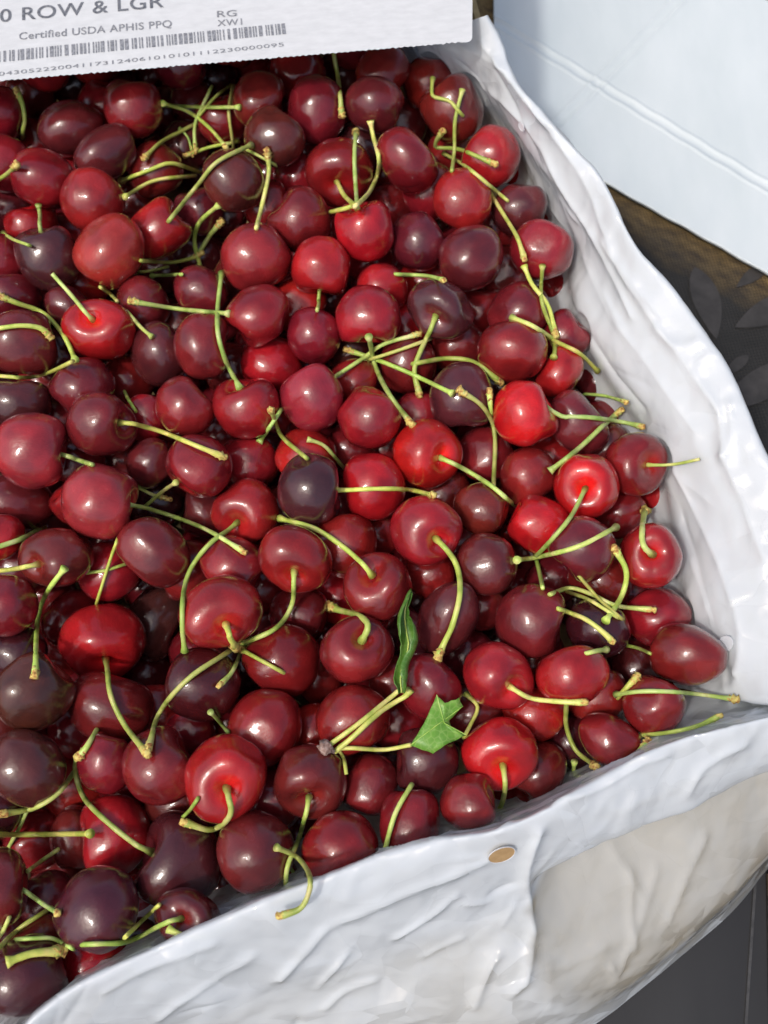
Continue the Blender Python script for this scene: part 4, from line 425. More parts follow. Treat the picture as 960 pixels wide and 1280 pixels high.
(-1,'h','k',1.1,[[-0.06061,-0.04673,0.06262],[-0.05981,-0.04897,0.07122],[-0.05981,-0.05109,0.07781],[-0.06085,-0.05475,0.08693],[-0.06265,-0.05725,0.09106],[-0.06471,-0.0593,0.0933],[-0.06685,-0.06116,0.09462],[-0.06899,-0.06292,0.09528],[-0.07106,-0.06462,0.09541],[-0.07316,-0.06643,0.09503],[-0.07538,-0.06833,0.09401],[-0.07763,-0.07016,0.0922],[-0.07996,-0.07184,0.0892],[-0.08431,-0.0718,0.07571],[-0.08676,-0.07327,0.07052],[-0.08786,-0.07604,0.07102],[-0.08724,-0.07984,0.07761],[-0.08425,-0.08493,0.09373],[-0.08409,-0.08797,0.09646],[-0.08409,-0.0909,0.09888]],'long brown-tipped green stem below right of the big cherry with drooping stem'),
(95,'a','k',1.3,[[-0.05963,-0.04466,0.09502],[-0.05736,-0.04935,0.10029],[-0.05731,-0.05046,0.09876],[-0.05695,-0.05127,0.09693],[-0.05651,-0.05192,0.09421],[-0.0571,-0.05094,0.08416]],None),
(112,'a','k',1.1,[[-0.03473,-0.02245,0.09058],[-0.03475,-0.02853,0.0917],[-0.0355,-0.02891,0.0817],[-0.03612,-0.03078,0.07698],[-0.03713,-0.03319,0.07497],[-0.03838,-0.03596,0.07474],[-0.03988,-0.0391,0.07655],[-0.04152,-0.04286,0.08208],[-0.04362,-0.04482,0.08342],[-0.04622,-0.04615,0.08336],[-0.04925,-0.04704,0.08192],[-0.05286,-0.04707,0.07682],[-0.05671,-0.04667,0.06952]],None),
(-1,'k','h',0.9,[[-0.05599,-0.04993,0.074],[-0.05264,-0.05271,0.08043],[-0.04974,-0.05473,0.0833],[-0.04711,-0.05635,0.08458],[-0.04452,-0.05782,0.08509],[-0.04194,-0.05926,0.08543],[-0.03878,-0.0606,0.08296],[-0.03777,-0.06017,0.07637]],'brown-tipped green stem below right of the red cherry on a branching spur'),
(-1,'h','k',0.9,[[-0.0593,-0.04496,0.04978],[-0.05831,-0.04736,0.05833],[-0.05781,-0.04984,0.06479],[-0.05757,-0.05433,0.07341],[-0.05673,-0.05947,0.08595],[-0.05748,-0.06224,0.08869],[-0.05885,-0.06458,0.09062],[-0.06029,-0.06669,0.09241]],'short brown-tipped green stem below the red cherry on a branching spur'),
(116,'a','f',1.15,[[-0.00454,-0.02474,0.09111],[-0.00775,-0.02208,0.09652],[-0.01007,-0.0187,0.09274],[-0.01251,-0.01541,0.08933],[-0.01512,-0.01277,0.08791],[-0.01764,-0.01057,0.08719],[-0.0203,-0.0084,0.08666],[-0.02309,-0.0063,0.08612],[-0.02598,-0.00448,0.08582],[-0.02884,-0.00345,0.0869],[-0.03177,-0.00291,0.08844],[-0.03495,-0.00186,0.08798],[-0.03917,0.00276,0.07726],[-0.04286,0.00525,0.07286]],None),
(117,'a','k',1.4,[[-0.00859,-0.0506,0.09028],[-0.00611,-0.04697,0.09596],[-0.00675,-0.04335,0.09361],[-0.01006,-0.03955,0.08751],[-0.01409,-0.03429,0.07163],[-0.01808,-0.0314,0.06408],[-0.02173,-0.02902,0.06115]],None),
(115,'a','k',1.25,[[0.02004,-0.01004,0.0927],[0.02338,-0.01518,0.09656],[0.02544,-0.01664,0.09349],[0.02723,-0.01845,0.09103],[0.02831,-0.02127,0.09107],[0.02888,-0.02453,0.09209],[0.02897,-0.02843,0.09486],[0.02874,-0.03238,0.09758],[0.02835,-0.03554,0.09825],[0.0277,-0.03862,0.09809],[0.02692,-0.0415,0.09729],[0.02615,-0.04398,0.09609],[0.02524,-0.0465,0.09431],[0.02405,-0.04873,0.09251],[0.02292,-0.05074,0.09094],[0.02171,-0.05324,0.08972],[0.02049,-0.05598,0.09022]],None),
(-1,'f','k',1.15,[[-0.00633,0.07773,0.09466],[-0.00574,0.07832,0.0869],[-0.00519,0.07934,0.07806],[-0.00447,0.07777,0.07388],[-0.00344,0.07376,0.07444],[-0.00209,0.06821,0.07823],[-0.00056,0.06129,0.08509],[0.00107,0.05391,0.09326],[0.0028,0.04988,0.09505],[0.00464,0.04736,0.0942],[0.00668,0.04592,0.09121],[0.00882,0.04489,0.08732],[0.01082,0.04143,0.08854]],'second long brown-tipped green stem below the cherry with a flat spot'),
(-1,'k','f',1.1,[[-0.01544,0.08382,0.07193],[-0.01207,0.0828,0.07147],[-0.00868,0.08169,0.07121],[-0.00529,0.08006,0.07189],[-0.00197,0.07689,0.07537],[0.00126,0.07352,0.07913],[0.0044,0.07138,0.08048],[0.00746,0.06985,0.08063],[0.01057,0.06851,0.08026],[0.01382,0.067,0.08002],[0.01674,0.06512,0.08067],[0.01964,0.06194,0.08372],[0.02216,0.05532,0.09349],[0.02503,0.05263,0.09559],[0.02785,0.05015,0.09736]],'long brown-tipped green stem below right of the cherry with a flat spot'),
(-1,'h','k',1.0,[[-0.02493,0.06992,0.06899],[-0.02296,0.06774,0.07554],[-0.01949,0.06844,0.07889],[-0.01651,0.0703,0.07951],[-0.01351,0.07236,0.07978],[-0.01065,0.07524,0.07842],[-0.00787,0.07862,0.07613],[-0.00514,0.08032,0.07739],[-0.00242,0.07947,0.0829],[0.00078,0.08067,0.08395],[0.00388,0.08235,0.08303],[0.00734,0.08348,0.0829],[0.01093,0.08455,0.0828],[0.01446,0.08603,0.08206]],'long brown-tipped green stem below the cherry with a flat spot'),
(-1,'h','h',0.9,[[-0.00778,0.08134,0.06719],[-0.00597,0.07815,0.07426],[-0.00241,0.07699,0.07872],[0.00102,0.07725,0.08049],[0.00445,0.07737,0.08255],[0.00784,0.07797,0.08384],[0.01125,0.07922,0.08409],[0.01468,0.08066,0.08401],[0.01846,0.08366,0.08131],[0.02054,0.08784,0.07516]],'plain green stem below right of the cherry with a flat spot'),
(40,'a','k',1.2,[[0.02209,0.09044,0.09031],[0.01968,0.08364,0.09031],[0.01829,0.08397,0.0827],[0.01661,0.08001,0.08285],[0.0152,0.0764,0.08323],[0.01376,0.07283,0.08251],[0.01299,0.07024,0.08104],[0.01316,0.06753,0.0791],[0.01406,0.06447,0.07737],[0.01501,0.06066,0.07699]],None),
(-1,'h','k',1.15,[[0.01175,0.07438,0.07701],[0.01292,0.07195,0.08207],[0.01565,0.07227,0.08249],[0.01937,0.07455,0.07958],[0.02316,0.07704,0.07633],[0.0269,0.07851,0.07443],[0.03058,0.07865,0.07414],[0.03418,0.07786,0.07496],[0.03752,0.07566,0.07734],[0.04006,0.07085,0.08322],[0.0426,0.06731,0.08546],[0.04542,0.06523,0.08428],[0.04834,0.06355,0.08248]],'brown-tipped green stem above left of the bright cherry beside crossed stems'),
(-1,'k','h',1.05,[[0.03107,0.05095,0.09793],[0.03398,0.0495,0.09686],[0.03694,0.04817,0.0956],[0.03965,0.04689,0.09338],[0.04188,0.04579,0.0901],[0.044,0.04537,0.08486],[0.04569,0.04401,0.0798],[0.04635,0.04061,0.07836],[0.04644,0.03751,0.07794],[0.04633,0.03397,0.07763],[0.04608,0.03014,0.0774],[0.04571,0.02597,0.07775],[0.04516,0.02114,0.07987],[0.04419,0.01482,0.08635],[0.04408,0.01313,0.08642],[0.04459,0.01429,0.08137]],'long brown-tipped green stem below left of the bright cherry beside crossed stems'),
(-1,'k','h',1.0,[[0.04317,0.05202,0.09361],[0.04334,0.05042,0.09243],[0.04354,0.04886,0.09114],[0.04387,0.04758,0.08929],[0.04437,0.04673,0.08651],[0.04569,0.04915,0.07672],[0.04651,0.05137,0.07016],[0.04748,0.0548,0.06193]],'short brown-tipped green stem left of the bright cherry beside crossed stems'),
(56,'a','h',1.1,[[0.0225,0.0282,0.08318],[0.02761,0.02446,0.08626],[0.03084,0.02487,0.08147],[0.03408,0.02477,0.07755],[0.03695,0.02317,0.07707],[0.03954,0.02024,0.07965],[0.04153,0.01542,0.08686],[0.04393,0.01287,0.08825],[0.04642,0.01076,0.08803],[0.04895,0.00916,0.08632],[0.05345,0.01313,0.06968],[0.05483,0.01507,0.06313],[0.05619,0.01795,0.05474]],None),
(58,'a','k',1.05,[[-0.02123,0.01232,0.08685],[-0.01389,0.01166,0.08875],[-0.01042,0.01105,0.09083],[-0.00703,0.01082,0.09188],[-0.00376,0.01089,0.09198],[-0.00031,0.01125,0.09116],[0.00318,0.01201,0.08919],[0.00659,0.01338,0.08539],[0.01007,0.01812,0.07247],[0.01362,0.01651,0.07491],[0.01659,0.01276,0.08231],[0.0191,0.00644,0.09654]],None),
(-1,'f','h',0.9,[[-0.03169,0.03615,0.08352],[-0.02858,0.03561,0.08238],[-0.02552,0.03487,0.08092],[-0.02312,0.03347,0.07893],[-0.021,0.03199,0.07567],[-0.01895,0.03131,0.0703],[-0.01766,0.032,0.06383],[-0.01725,0.03446,0.05552]],'plain green stem above right of the square-shouldered purple cherry'),
(-1,'k','h',1.05,[[-0.04507,0.04135,0.10008],[-0.04527,0.04366,0.08784],[-0.04579,0.04717,0.07249],[-0.04449,0.04487,0.06986],[-0.04128,0.03746,0.07987],[-0.03824,0.03292,0.08453],[-0.03494,0.02811,0.09023],[-0.03153,0.02197,0.09916],[-0.03055,0.02098,0.09955],[-0.03048,0.02263,0.0947]],'brown-tipped green stem below left of the rosy egg-shaped cherry'),
(-1,'h','f',1.0,[[-0.04286,0.05055,0.08206],[-0.04323,0.04653,0.08709],[-0.04512,0.04313,0.08722],[-0.04648,0.0418,0.08563],[-0.04788,0.0406,0.08375],[-0.05014,0.04256,0.07494],[-0.05138,0.04057,0.07478],[-0.05248,0.03822,0.07556]],'short plain green stem below right of the two-lobed red cherry'),
(37,'a','h',0.9,[[-0.02826,0.11085,0.08115],[-0.02869,0.10509,0.07928],[-0.02856,0.10382,0.07934],[-0.02837,0.10086,0.08225],[-0.02806,0.09532,0.08947],[-0.02789,0.09073,0.09523],[-0.02798,0.08978,0.09579],[-0.02836,0.09213,0.09136]],None),
(-1,'h','k',0.95,[[0.00403,0.11765,0.07969],[0.00497,0.11475,0.08411],[0.00701,0.11489,0.08372],[0.01119,0.11843,0.07789],[0.01529,0.11814,0.07802],[0.01865,0.11432,0.08349],[0.02186,0.10509,0.0965],[0.02442,0.09777,0.10617]],'brown-tipped green stem left of the large smooth maroon cherry'),
(-1,'h','k',1.15,[[-0.02545,0.25125,0.07502],[-0.02481,0.24508,0.07868],[-0.02401,0.2403,0.078],[-0.02331,0.23742,0.07499],[-0.02249,0.23288,0.07372],[-0.02151,0.22366,0.07776],[-0.02028,0.20677,0.0904],[-0.01994,0.20279,0.08884],[-0.01962,0.19911,0.08694]],'brown-tipped green stem above left of the dark cherry touched by a stem'),
(-1,'f','h',1.15,[[-0.00624,0.19334,0.0889],[-0.00573,0.19151,0.08636],[-0.00493,0.18821,0.0844],[-0.00387,0.1814,0.0874],[-0.00271,0.16855,0.0973],[-0.00214,0.16615,0.09449],[-0.00258,0.1737,0.07911],[-0.00377,0.1737,0.07303],[-0.00525,0.16478,0.07905],[-0.00694,0.15505,0.08682],[-0.00916,0.14147,0.10079],[-0.01139,0.13095,0.1113],[-0.01206,0.12992,0.11168],[-0.01253,0.13267,0.10744]],'plain green stem above the scarlet heart-shaped cherry'),
(-1,'k','h',1.1,[[-0.01292,0.18979,0.08507],[-0.013,0.18063,0.09056],[-0.0132,0.1747,0.09231],[-0.01329,0.16989,0.09166],[-0.01319,0.16628,0.0907],[-0.01297,0.16223,0.08992],[-0.01266,0.1572,0.09003],[-0.01226,0.15023,0.0927],[-0.0117,0.13911,0.10131],[-0.01162,0.13773,0.10134],[-0.01172,0.1403,0.09693]],'brown-tipped green stem above the scarlet heart-shaped cherry'),
(22,'a','h',1.15,[[-0.02148,0.16647,0.08014],[-0.02013,0.16003,0.08506],[-0.01878,0.15567,0.08676],[-0.01696,0.15017,0.09053],[-0.01454,0.14137,0.09941],[-0.01221,0.13409,0.10648],[-0.0114,0.13306,0.10678],[-0.01114,0.1358,0.10249]],None),
(24,'a','c',1.1,[[-0.01051,0.14088,0.09295],[-0.01342,0.13762,0.10112],[-0.01586,0.13771,0.0999],[-0.01838,0.13868,0.09755],[-0.0211,0.14197,0.09209],[-0.02388,0.14526,0.08663]],None),
(-1,'f','h',1.0,[[0.03592,0.20609,0.09459],[0.035,0.20281,0.09322],[0.03406,0.19968,0.09166],[0.03327,0.19706,0.08952],[0.03279,0.1949,0.08682],[0.03273,0.19314,0.08321],[0.03292,0.19137,0.07957],[0.03308,0.18943,0.07646],[0.03279,0.18533,0.07576],[0.03182,0.17683,0.08083],[0.03012,0.16126,0.09532],[0.02998,0.16019,0.09568],[0.03025,0.16304,0.09154]],'plain green stem above left of the cherry under two brown-tipped stems'),
(-1,'f','h',0.95,[[0.02268,0.21602,0.09076],[0.02212,0.20998,0.09117],[0.02256,0.2054,0.09115],[0.02638,0.20306,0.09214],[0.03034,0.20127,0.09243],[0.03298,0.19808,0.09181],[0.03569,0.197,0.08896],[0.0374,0.20006,0.0834]],'plain green stem right of the dark cherry touched by a stem'),
(-1,'k','k',1.05,[[0.02724,0.19378,0.08084],[0.02478,0.19415,0.07461],[0.02456,0.1942,0.07007],[0.02757,0.19374,0.06974],[0.03196,0.19155,0.07222],[0.03602,0.18602,0.07783],[0.0383,0.17501,0.08958],[0.04166,0.17174,0.09133],[0.04523,0.1695,0.09164],[0.04876,0.16755,0.09171]],'brown-tipped green stem left of the cherry under two brown-tipped stems'),
(-1,'f','h',0.9,[[0.02903,0.19639,0.0624],[0.03192,0.19085,0.06654],[0.0345,0.18368,0.0729],[0.03681,0.1716,0.08484],[0.03852,0.15917,0.0973],[0.04108,0.15638,0.0976],[0.04397,0.15445,0.09642],[0.04719,0.15379,0.09336],[0.05137,0.15842,0.08322],[0.05366,0.15242,0.0873],[0.0552,0.15105,0.08706],[0.05656,0.15363,0.08255]],'plain green stem below left of the cherry under two brown-tipped stems'),
(-1,'h','k',1.05,[[0.04917,0.16388,0.07492],[0.04922,0.15792,0.0808],[0.05044,0.15249,0.08374],[0.05244,0.14772,0.08444],[0.05448,0.143,0.08502],[0.0561,0.13815,0.08653],[0.05743,0.13133,0.09046],[0.05849,0.12657,0.09208],[0.05957,0.12275,0.09153],[0.06067,0.11893,0.09057]],'brown-tipped green stem above right of the large smooth maroon cherry'),
(-1,'f','k',1.1,[[0.06116,0.11776,0.08619],[0.06238,0.11434,0.08555],[0.06352,0.10997,0.0863],[0.06498,0.10531,0.08813],[0.0672,0.10221,0.08796],[0.06963,0.09981,0.08626],[0.07146,0.09748,0.08399],[0.07262,0.09474,0.08191],[0.07332,0.09116,0.08094],[0.07404,0.08753,0.0801]],'brown-tipped green stem below right of the large smooth maroon cherry'),
(-1,'f','h',1.0,[[0.06864,0.11566,0.0894],[0.06899,0.11417,0.0848],[0.06922,0.11254,0.0803],[0.06768,0.10372,0.08729],[0.06778,0.09921,0.08754],[0.06879,0.09611,0.08584],[0.07036,0.09358,0.08318],[0.072,0.09071,0.08104],[0.07344,0.08748,0.0795],[0.0754,0.08559,0.07534],[0.07725,0.08733,0.06853]],'plain green stem below right of the large smooth maroon cherry'),
(-1,'f','h',1.1,[[0.05389,0.0878,0.09305],[0.0569,0.08404,0.09685],[0.06028,0.08171,0.09799],[0.06369,0.08009,0.09716],[0.06885,0.08406,0.0859],[0.07349,0.08568,0.07852],[0.07605,0.08786,0.0726],[0.0782,0.09161,0.06491]],'plain green stem above the bright cherry beside crossed stems'),
(-1,'h','f',1.0,[[0.07202,0.09036,0.07152],[0.07221,0.08574,0.0784],[0.07436,0.0818,0.08266],[0.07774,0.07859,0.08482],[0.08134,0.07622,0.08533],[0.08559,0.07611,0.08047],[0.09006,0.07677,0.07277],[0.09402,0.07603,0.06732]],'plain green stem above right of the bright cherry beside crossed stems'),
(-1,'k','f',1.1,[[0.07384,0.08504,0.07825],[0.07371,0.08294,0.07902],[0.07342,0.08042,0.08059],[0.07261,0.0768,0.08424],[0.07211,0.07464,0.08527],[0.0716,0.07258,0.08617]],'short brown-tipped green stem above right of the bright cherry beside crossed stems'),
(-1,'h','k',0.8,[[0.09075,0.07653,0.04422],[0.09056,0.07265,0.05179],[0.09229,0.06969,0.05726],[0.09465,0.068,0.06016],[0.09709,0.06612,0.06313],[0.09922,0.0638,0.06624],[0.10039,0.05926,0.07342],[0.10178,0.05536,0.07934]],'short brown-tipped green stem above the cherry whose stem touches plastic'),
(47,'a','k',1.05,[[0.06529,0.04855,0.08948],[0.07311,0.04447,0.08796],[0.07642,0.04421,0.08831],[0.07968,0.04391,0.08868],[0.08298,0.04389,0.08837],[0.0864,0.04414,0.08723],[0.09064,0.04506,0.08424],[0.09658,0.04942,0.07365],[0.10071,0.05057,0.06988],[0.10372,0.04983,0.07012],[0.10644,0.04767,0.07288],[0.10845,0.04534,0.07612]],None),
(-1,'f','k',1.2,[[0.06748,0.02168,0.08405],[0.07015,0.0235,0.0851],[0.07238,0.02427,0.08865],[0.07501,0.02604,0.08979],[0.07871,0.03035,0.08512],[0.08176,0.03336,0.08399],[0.0846,0.03603,0.08416],[0.08728,0.03856,0.08461],[0.08991,0.04121,0.08431],[0.09554,0.04936,0.07242],[0.10063,0.05619,0.0632],[0.10289,0.05758,0.06529]],'long brown-tipped green stem above the cherry with a round central dimple'),
(49,'a','c',0.75,[[0.10783,0.02506,0.08262],[0.11307,0.0236,0.08587],[0.11649,0.02329,0.08727],[0.11932,0.02252,0.09048],[0.12184,0.02169,0.09449],[0.12428,0.02088,0.0985]],None),
(51,'a','h',1.05,[[0.08059,0.01242,0.08864],[0.0779,0.00719,0.0928],[0.07631,0.00408,0.0929],[0.07442,0.0006,0.09432],[0.07164,-0.00405,0.09953],[0.06933,-0.0072,0.10085],[0.0673,-0.00947,0.10018],[0.06555,-0.01115,0.09829],[0.06403,-0.01217,0.09392],[0.06316,-0.01173,0.08554],[0.06202,-0.01174,0.07839],[0.06183,-0.01084,0.07161],[0.06253,-0.00873,0.06304]],None),
(-1,'f','f',1.1,[[0.05149,-0.01852,0.09148],[0.05654,-0.01316,0.07552],[0.06008,-0.01168,0.07216],[0.06318,-0.012,0.07552],[0.06456,-0.0143,0.08478],[0.06564,-0.01753,0.09715],[0.06824,-0.01788,0.10085],[0.07105,-0.01764,0.10309],[0.07381,-0.01697,0.10439],[0.07654,-0.01588,0.105],[0.07938,-0.01439,0.1049],[0.08243,-0.01246,0.10381],[0.08602,-0.00971,0.1004],[0.09156,-0.00419,0.08896]],'long plain green stem below the cherry with a round central dimple'),
(-1,'h','h',1.0,[[0.06496,-0.00067,0.04762],[0.06399,-0.00429,0.05551],[0.06361,-0.00825,0.0609],[0.06366,-0.01155,0.06365],[0.06364,-0.01491,0.06678],[0.06334,-0.01867,0.07135],[0.06244,-0.02336,0.07932],[0.06041,-0.02999,0.09443],[0.06036,-0.03077,0.09522],[0.06116,-0.02966,0.09038]],'short plain green stem above the tall oval stemless cherry'),
(136,'a','k',1.3,[[0.10376,-0.01689,0.09344],[0.09956,-0.01644,0.09964],[0.09878,-0.01291,0.0991],[0.09965,-0.00815,0.09746],[0.10495,0.00203,0.07993],[0.109,0.01043,0.06829]],None),
(-1,'k','f',1.2,[[0.08886,-0.01655,0.09746],[0.09113,-0.01855,0.09399],[0.09301,-0.02101,0.09188],[0.09401,-0.02364,0.08982],[0.09442,-0.0259,0.086],[0.09357,-0.02898,0.08457],[0.09177,-0.03249,0.08552],[0.08873,-0.03669,0.09038],[0.08586,-0.04037,0.09348],[0.08321,-0.04383,0.09597]],'brown-tipped green stem below left of the cherry with a hooked stem'),
(-1,'h','k',1.0,[[0.06329,-0.03238,0.09113],[0.06287,-0.03358,0.09602],[0.06376,-0.03308,0.09535],[0.06901,-0.02812,0.0818],[0.07301,-0.02564,0.07654],[0.07596,-0.02583,0.0769],[0.07861,-0.02715,0.07841],[0.08122,-0.029,0.0806],[0.08319,-0.03121,0.08398],[0.08442,-0.03433,0.08992],[0.08703,-0.03591,0.09057],[0.09047,-0.03615,0.08822],[0.09466,-0.03515,0.08271],[0.09807,-0.03517,0.08161],[0.10122,-0.03552,0.08197],[0.10418,-0.03602,0.0827]],'long brown-tipped green stem below left of the cherry with a hooked stem'),
(-1,'h','h',0.85,[[0.07644,-0.01837,0.04765],[0.0756,-0.02098,0.05611],[0.07582,-0.02328,0.06259],[0.07756,-0.02686,0.07123],[0.07923,-0.03037,0.0795],[0.08009,-0.03481,0.09],[0.08241,-0.03728,0.0923],[0.08477,-0.03965,0.09417],[0.08786,-0.04138,0.09328],[0.09055,-0.04089,0.08763]],'plain green stem right of the tall oval stemless cherry'),
(-1,'h','h',0.8,[[0.07497,-0.02253,0.08758],[0.07473,-0.02496,0.09256],[0.07628,-0.02678,0.09214],[0.07925,-0.02819,0.08754],[0.0815,-0.03065,0.08663],[0.083,-0.03391,0.08941],[0.08482,-0.03689,0.09183],[0.08668,-0.03954,0.09377],[0.08928,-0.04162,0.09298],[0.09175,-0.0413,0.08739]],'plain green stem below left of the cherry with a hooked stem'),
(-1,'h','k',1.05,[[0.06601,-0.03767,0.09109],[0.06566,-0.03913,0.09596],[0.06677,-0.0393,0.0952],[0.07192,-0.03742,0.08358],[0.07391,-0.04012,0.08954],[0.07619,-0.04207,0.09208],[0.07869,-0.04425,0.09334],[0.08094,-0.04624,0.09355],[0.08337,-0.04827,0.09294],[0.08562,-0.05027,0.0921]],'brown-tipped green stem right of the tall oval stemless cherry'),
(-1,'h','f',1.0,[[0.07429,-0.05634,0.09556],[0.07425,-0.05727,0.10086],[0.0763,-0.05681,0.10092],[0.07761,-0.05626,0.09952],[0.07901,-0.05568,0.09796],[0.08077,-0.05478,0.09461],[0.08263,-0.05386,0.09109],[0.08428,-0.05319,0.08868]],'short plain green stem below right of the tall oval stemless cherry'),
(-1,'h','h',0.8,[[0.09664,-0.04217,0.052],[0.09627,-0.04439,0.06008],[0.098,-0.04647,0.06579],[0.09933,-0.04726,0.06737],[0.10056,-0.04813,0.06925],[0.10149,-0.04929,0.07198],[0.10186,-0.05104,0.07661],[0.10113,-0.05366,0.0852],[0.10154,-0.0542,0.08617],[0.10307,-0.05333,0.08144]],'short plain green stem left of the pointed cherry touching the plastic'),
(125,'a','k',1.05,[[0.04656,-0.06703,0.08921],[0.05067,-0.07066,0.09274],[0.05407,-0.07145,0.08922],[0.05726,-0.07212,0.08881],[0.06033,-0.07288,0.09093],[0.06325,-0.07365,0.09386],[0.06627,-0.07414,0.09541],[0.0694,-0.07431,0.09582],[0.07253,-0.0744,0.09592]],None),
(-1,'h','k',1.05,[[0.06782,-0.07217,0.09028],[0.06692,-0.07361,0.09512],[0.06696,-0.07468,0.09412],[0.06827,-0.07607,0.08464],[0.06906,-0.0781,0.07839],[0.07019,-0.08034,0.07311],[0.07129,-0.08295,0.07058],[0.07252,-0.08577,0.0694],[0.07395,-0.08836,0.06927],[0.07576,-0.09063,0.07055],[0.07746,-0.09285,0.07445],[0.07814,-0.09558,0.08328]],'brown-tipped green stem left of the dark cherry tucked against plastic'),
(-1,'f','k',0.95,[[0.08823,-0.06889,0.08144],[0.09004,-0.06941,0.08642],[0.09172,-0.06992,0.09143],[0.09404,-0.0701,0.09415],[0.09669,-0.07028,0.09588],[0.09915,-0.07043,0.09672],[0.10189,-0.07054,0.09698],[0.10499,-0.07058,0.09645],[0.10863,-0.07044,0.09451],[0.11508,-0.06859,0.08281],[0.11921,-0.06809,0.07834],[0.12227,-0.06841,0.07802],[0.12476,-0.06915,0.07982],[0.127,-0.07004,0.08241],[0.12909,-0.07098,0.0853],[0.13113,-0.07187,0.08809]],'long brown-tipped green stem below the pointed cherry touching the plastic'),
(-1,'h','k',0.9,[[0.09584,-0.08275,0.06811],[0.09525,-0.0838,0.07655],[0.09664,-0.08441,0.08284],[0.09898,-0.08464,0.08664],[0.10125,-0.08489,0.09046],[0.10316,-0.0852,0.09518],[0.10571,-0.08499,0.09749],[0.10863,-0.08447,0.09859],[0.11203,-0.08351,0.09741],[0.1154,-0.08235,0.09632],[0.11864,-0.08091,0.09546],[0.12172,-0.07947,0.09486]],'brown-tipped green stem below the pointed cherry touching the plastic'),
(-1,'h','k',1.1,[[0.08967,-0.06953,0.07495],[0.08927,-0.06954,0.08273],[0.09092,-0.06761,0.08775],[0.09153,-0.06697,0.08831],[0.09221,-0.06625,0.08883],[0.0929,-0.06555,0.08906],[0.09372,-0.06475,0.08904],[0.09456,-0.06391,0.08892]],'short brown-tipped green stem below left of the pointed cherry touching the plastic'),
(-1,'h','k',1.0,[[0.088,-0.0965,0.08268],[0.08791,-0.09605,0.08897],[0.0902,-0.09388,0.09092],[0.09153,-0.09275,0.09048],[0.09289,-0.09159,0.0899],[0.09418,-0.09038,0.08934],[0.0953,-0.08914,0.08917],[0.09637,-0.0879,0.08911]],'short brown-tipped green stem right of the dark cherry tucked against plastic'),
(126,'a','h',1.1,[[0.04377,-0.0955,0.08522],[0.04399,-0.10134,0.08807],[0.04451,-0.10403,0.0822],[0.04531,-0.10619,0.06875],[0.04497,-0.10873,0.06085],[0.04408,-0.11163,0.05515],[0.04313,-0.11463,0.05],[0.04281,-0.11644,0.0436],[0.04319,-0.11702,0.03494]],None),
(-1,'h','f',0.9,[[0.04316,-0.10673,0.04662],[0.04433,-0.1074,0.05392],[0.04792,-0.10791,0.05763],[0.05103,-0.10814,0.05821],[0.05424,-0.10845,0.05855],[0.05749,-0.10861,0.05808],[0.0607,-0.10841,0.05668],[0.06415,-0.10755,0.05354],[0.0679,-0.10603,0.05002],[0.07117,-0.10415,0.04773],[0.07347,-0.10214,0.04821],[0.07477,-0.09982,0.05],[0.07503,-0.0971,0.053],[0.07454,-0.09437,0.05795],[0.07411,-0.09179,0.06313]],'plain green stem below right of the scarlet cherry by the plastic fold'),
(-1,'f','h',0.85,[[0.03106,-0.06782,0.0772],[0.03355,-0.07015,0.07819],[0.0355,-0.0726,0.07896],[0.03523,-0.07538,0.07977],[0.03357,-0.07853,0.08106],[0.03171,-0.08189,0.08382],[0.03037,-0.08429,0.08319],[0.03014,-0.0847,0.07746]],'short plain green stem above left of the scarlet cherry by the plastic fold'),
(105,'a','k',1.2,[[-0.05544,-0.10496,0.09944],[-0.05349,-0.10985,0.10516],[-0.05309,-0.11247,0.10255],[-0.05394,-0.11469,0.09955],[-0.05642,-0.1166,0.09444],[-0.0609,-0.11762,0.08156],[-0.0633,-0.11836,0.08362],[-0.06572,-0.11797,0.08622],[-0.06857,-0.117,0.08754],[-0.07142,-0.1161,0.0886]],None),
(151,'a','k',1.15,[[-0.08422,-0.12605,0.07918],[-0.088,-0.12405,0.08679],[-0.09102,-0.1224,0.08374],[-0.0936,-0.1208,0.0827],[-0.09601,-0.11915,0.08247],[-0.09833,-0.11742,0.08247],[-0.10066,-0.11565,0.08236],[-0.10325,-0.11373,0.08154],[-0.10607,-0.11167,0.07971],[-0.10923,-0.10943,0.07595],[-0.11413,-0.10657,0.06482],[-0.11733,-0.10346,0.0602],[-0.11921,-0.10043,0.05882],[-0.12011,-0.09772,0.05947],[-0.12006,-0.09561,0.06227],[-0.11825,-0.09322,0.0691],[-0.11364,-0.0924,0.08341]],None),
(-1,'h','k',1.05,[[-0.11177,-0.07921,0.06631],[-0.10984,-0.08116,0.07473],[-0.10885,-0.08357,0.08106],[-0.10862,-0.08585,0.085],[-0.10905,-0.08776,0.08646],[-0.10973,-0.0893,0.08684],[-0.11093,-0.09084,0.08641],[-0.11212,-0.09212,0.08583]],'short brown-tipped green stem below right of the brownish cherry touched by a stem'),
(-1,'h','k',1.1,[[-0.12647,-0.09199,0.03885],[-0.12431,-0.09339,0.04741],[-0.12303,-0.09508,0.054],[-0.12183,-0.09869,0.06372],[-0.11937,-0.10256,0.07741],[-0.1205,-0.10503,0.07967],[-0.12229,-0.10701,0.08077],[-0.1246,-0.1087,0.08101],[-0.12755,-0.11001,0.08],[-0.13351,-0.11027,0.07011],[-0.13596,-0.11099,0.07179],[-0.13826,-0.11159,0.07421],[-0.1405,-0.11223,0.07662]],'brown-tipped green stem below the brownish cherry touched by a stem'),
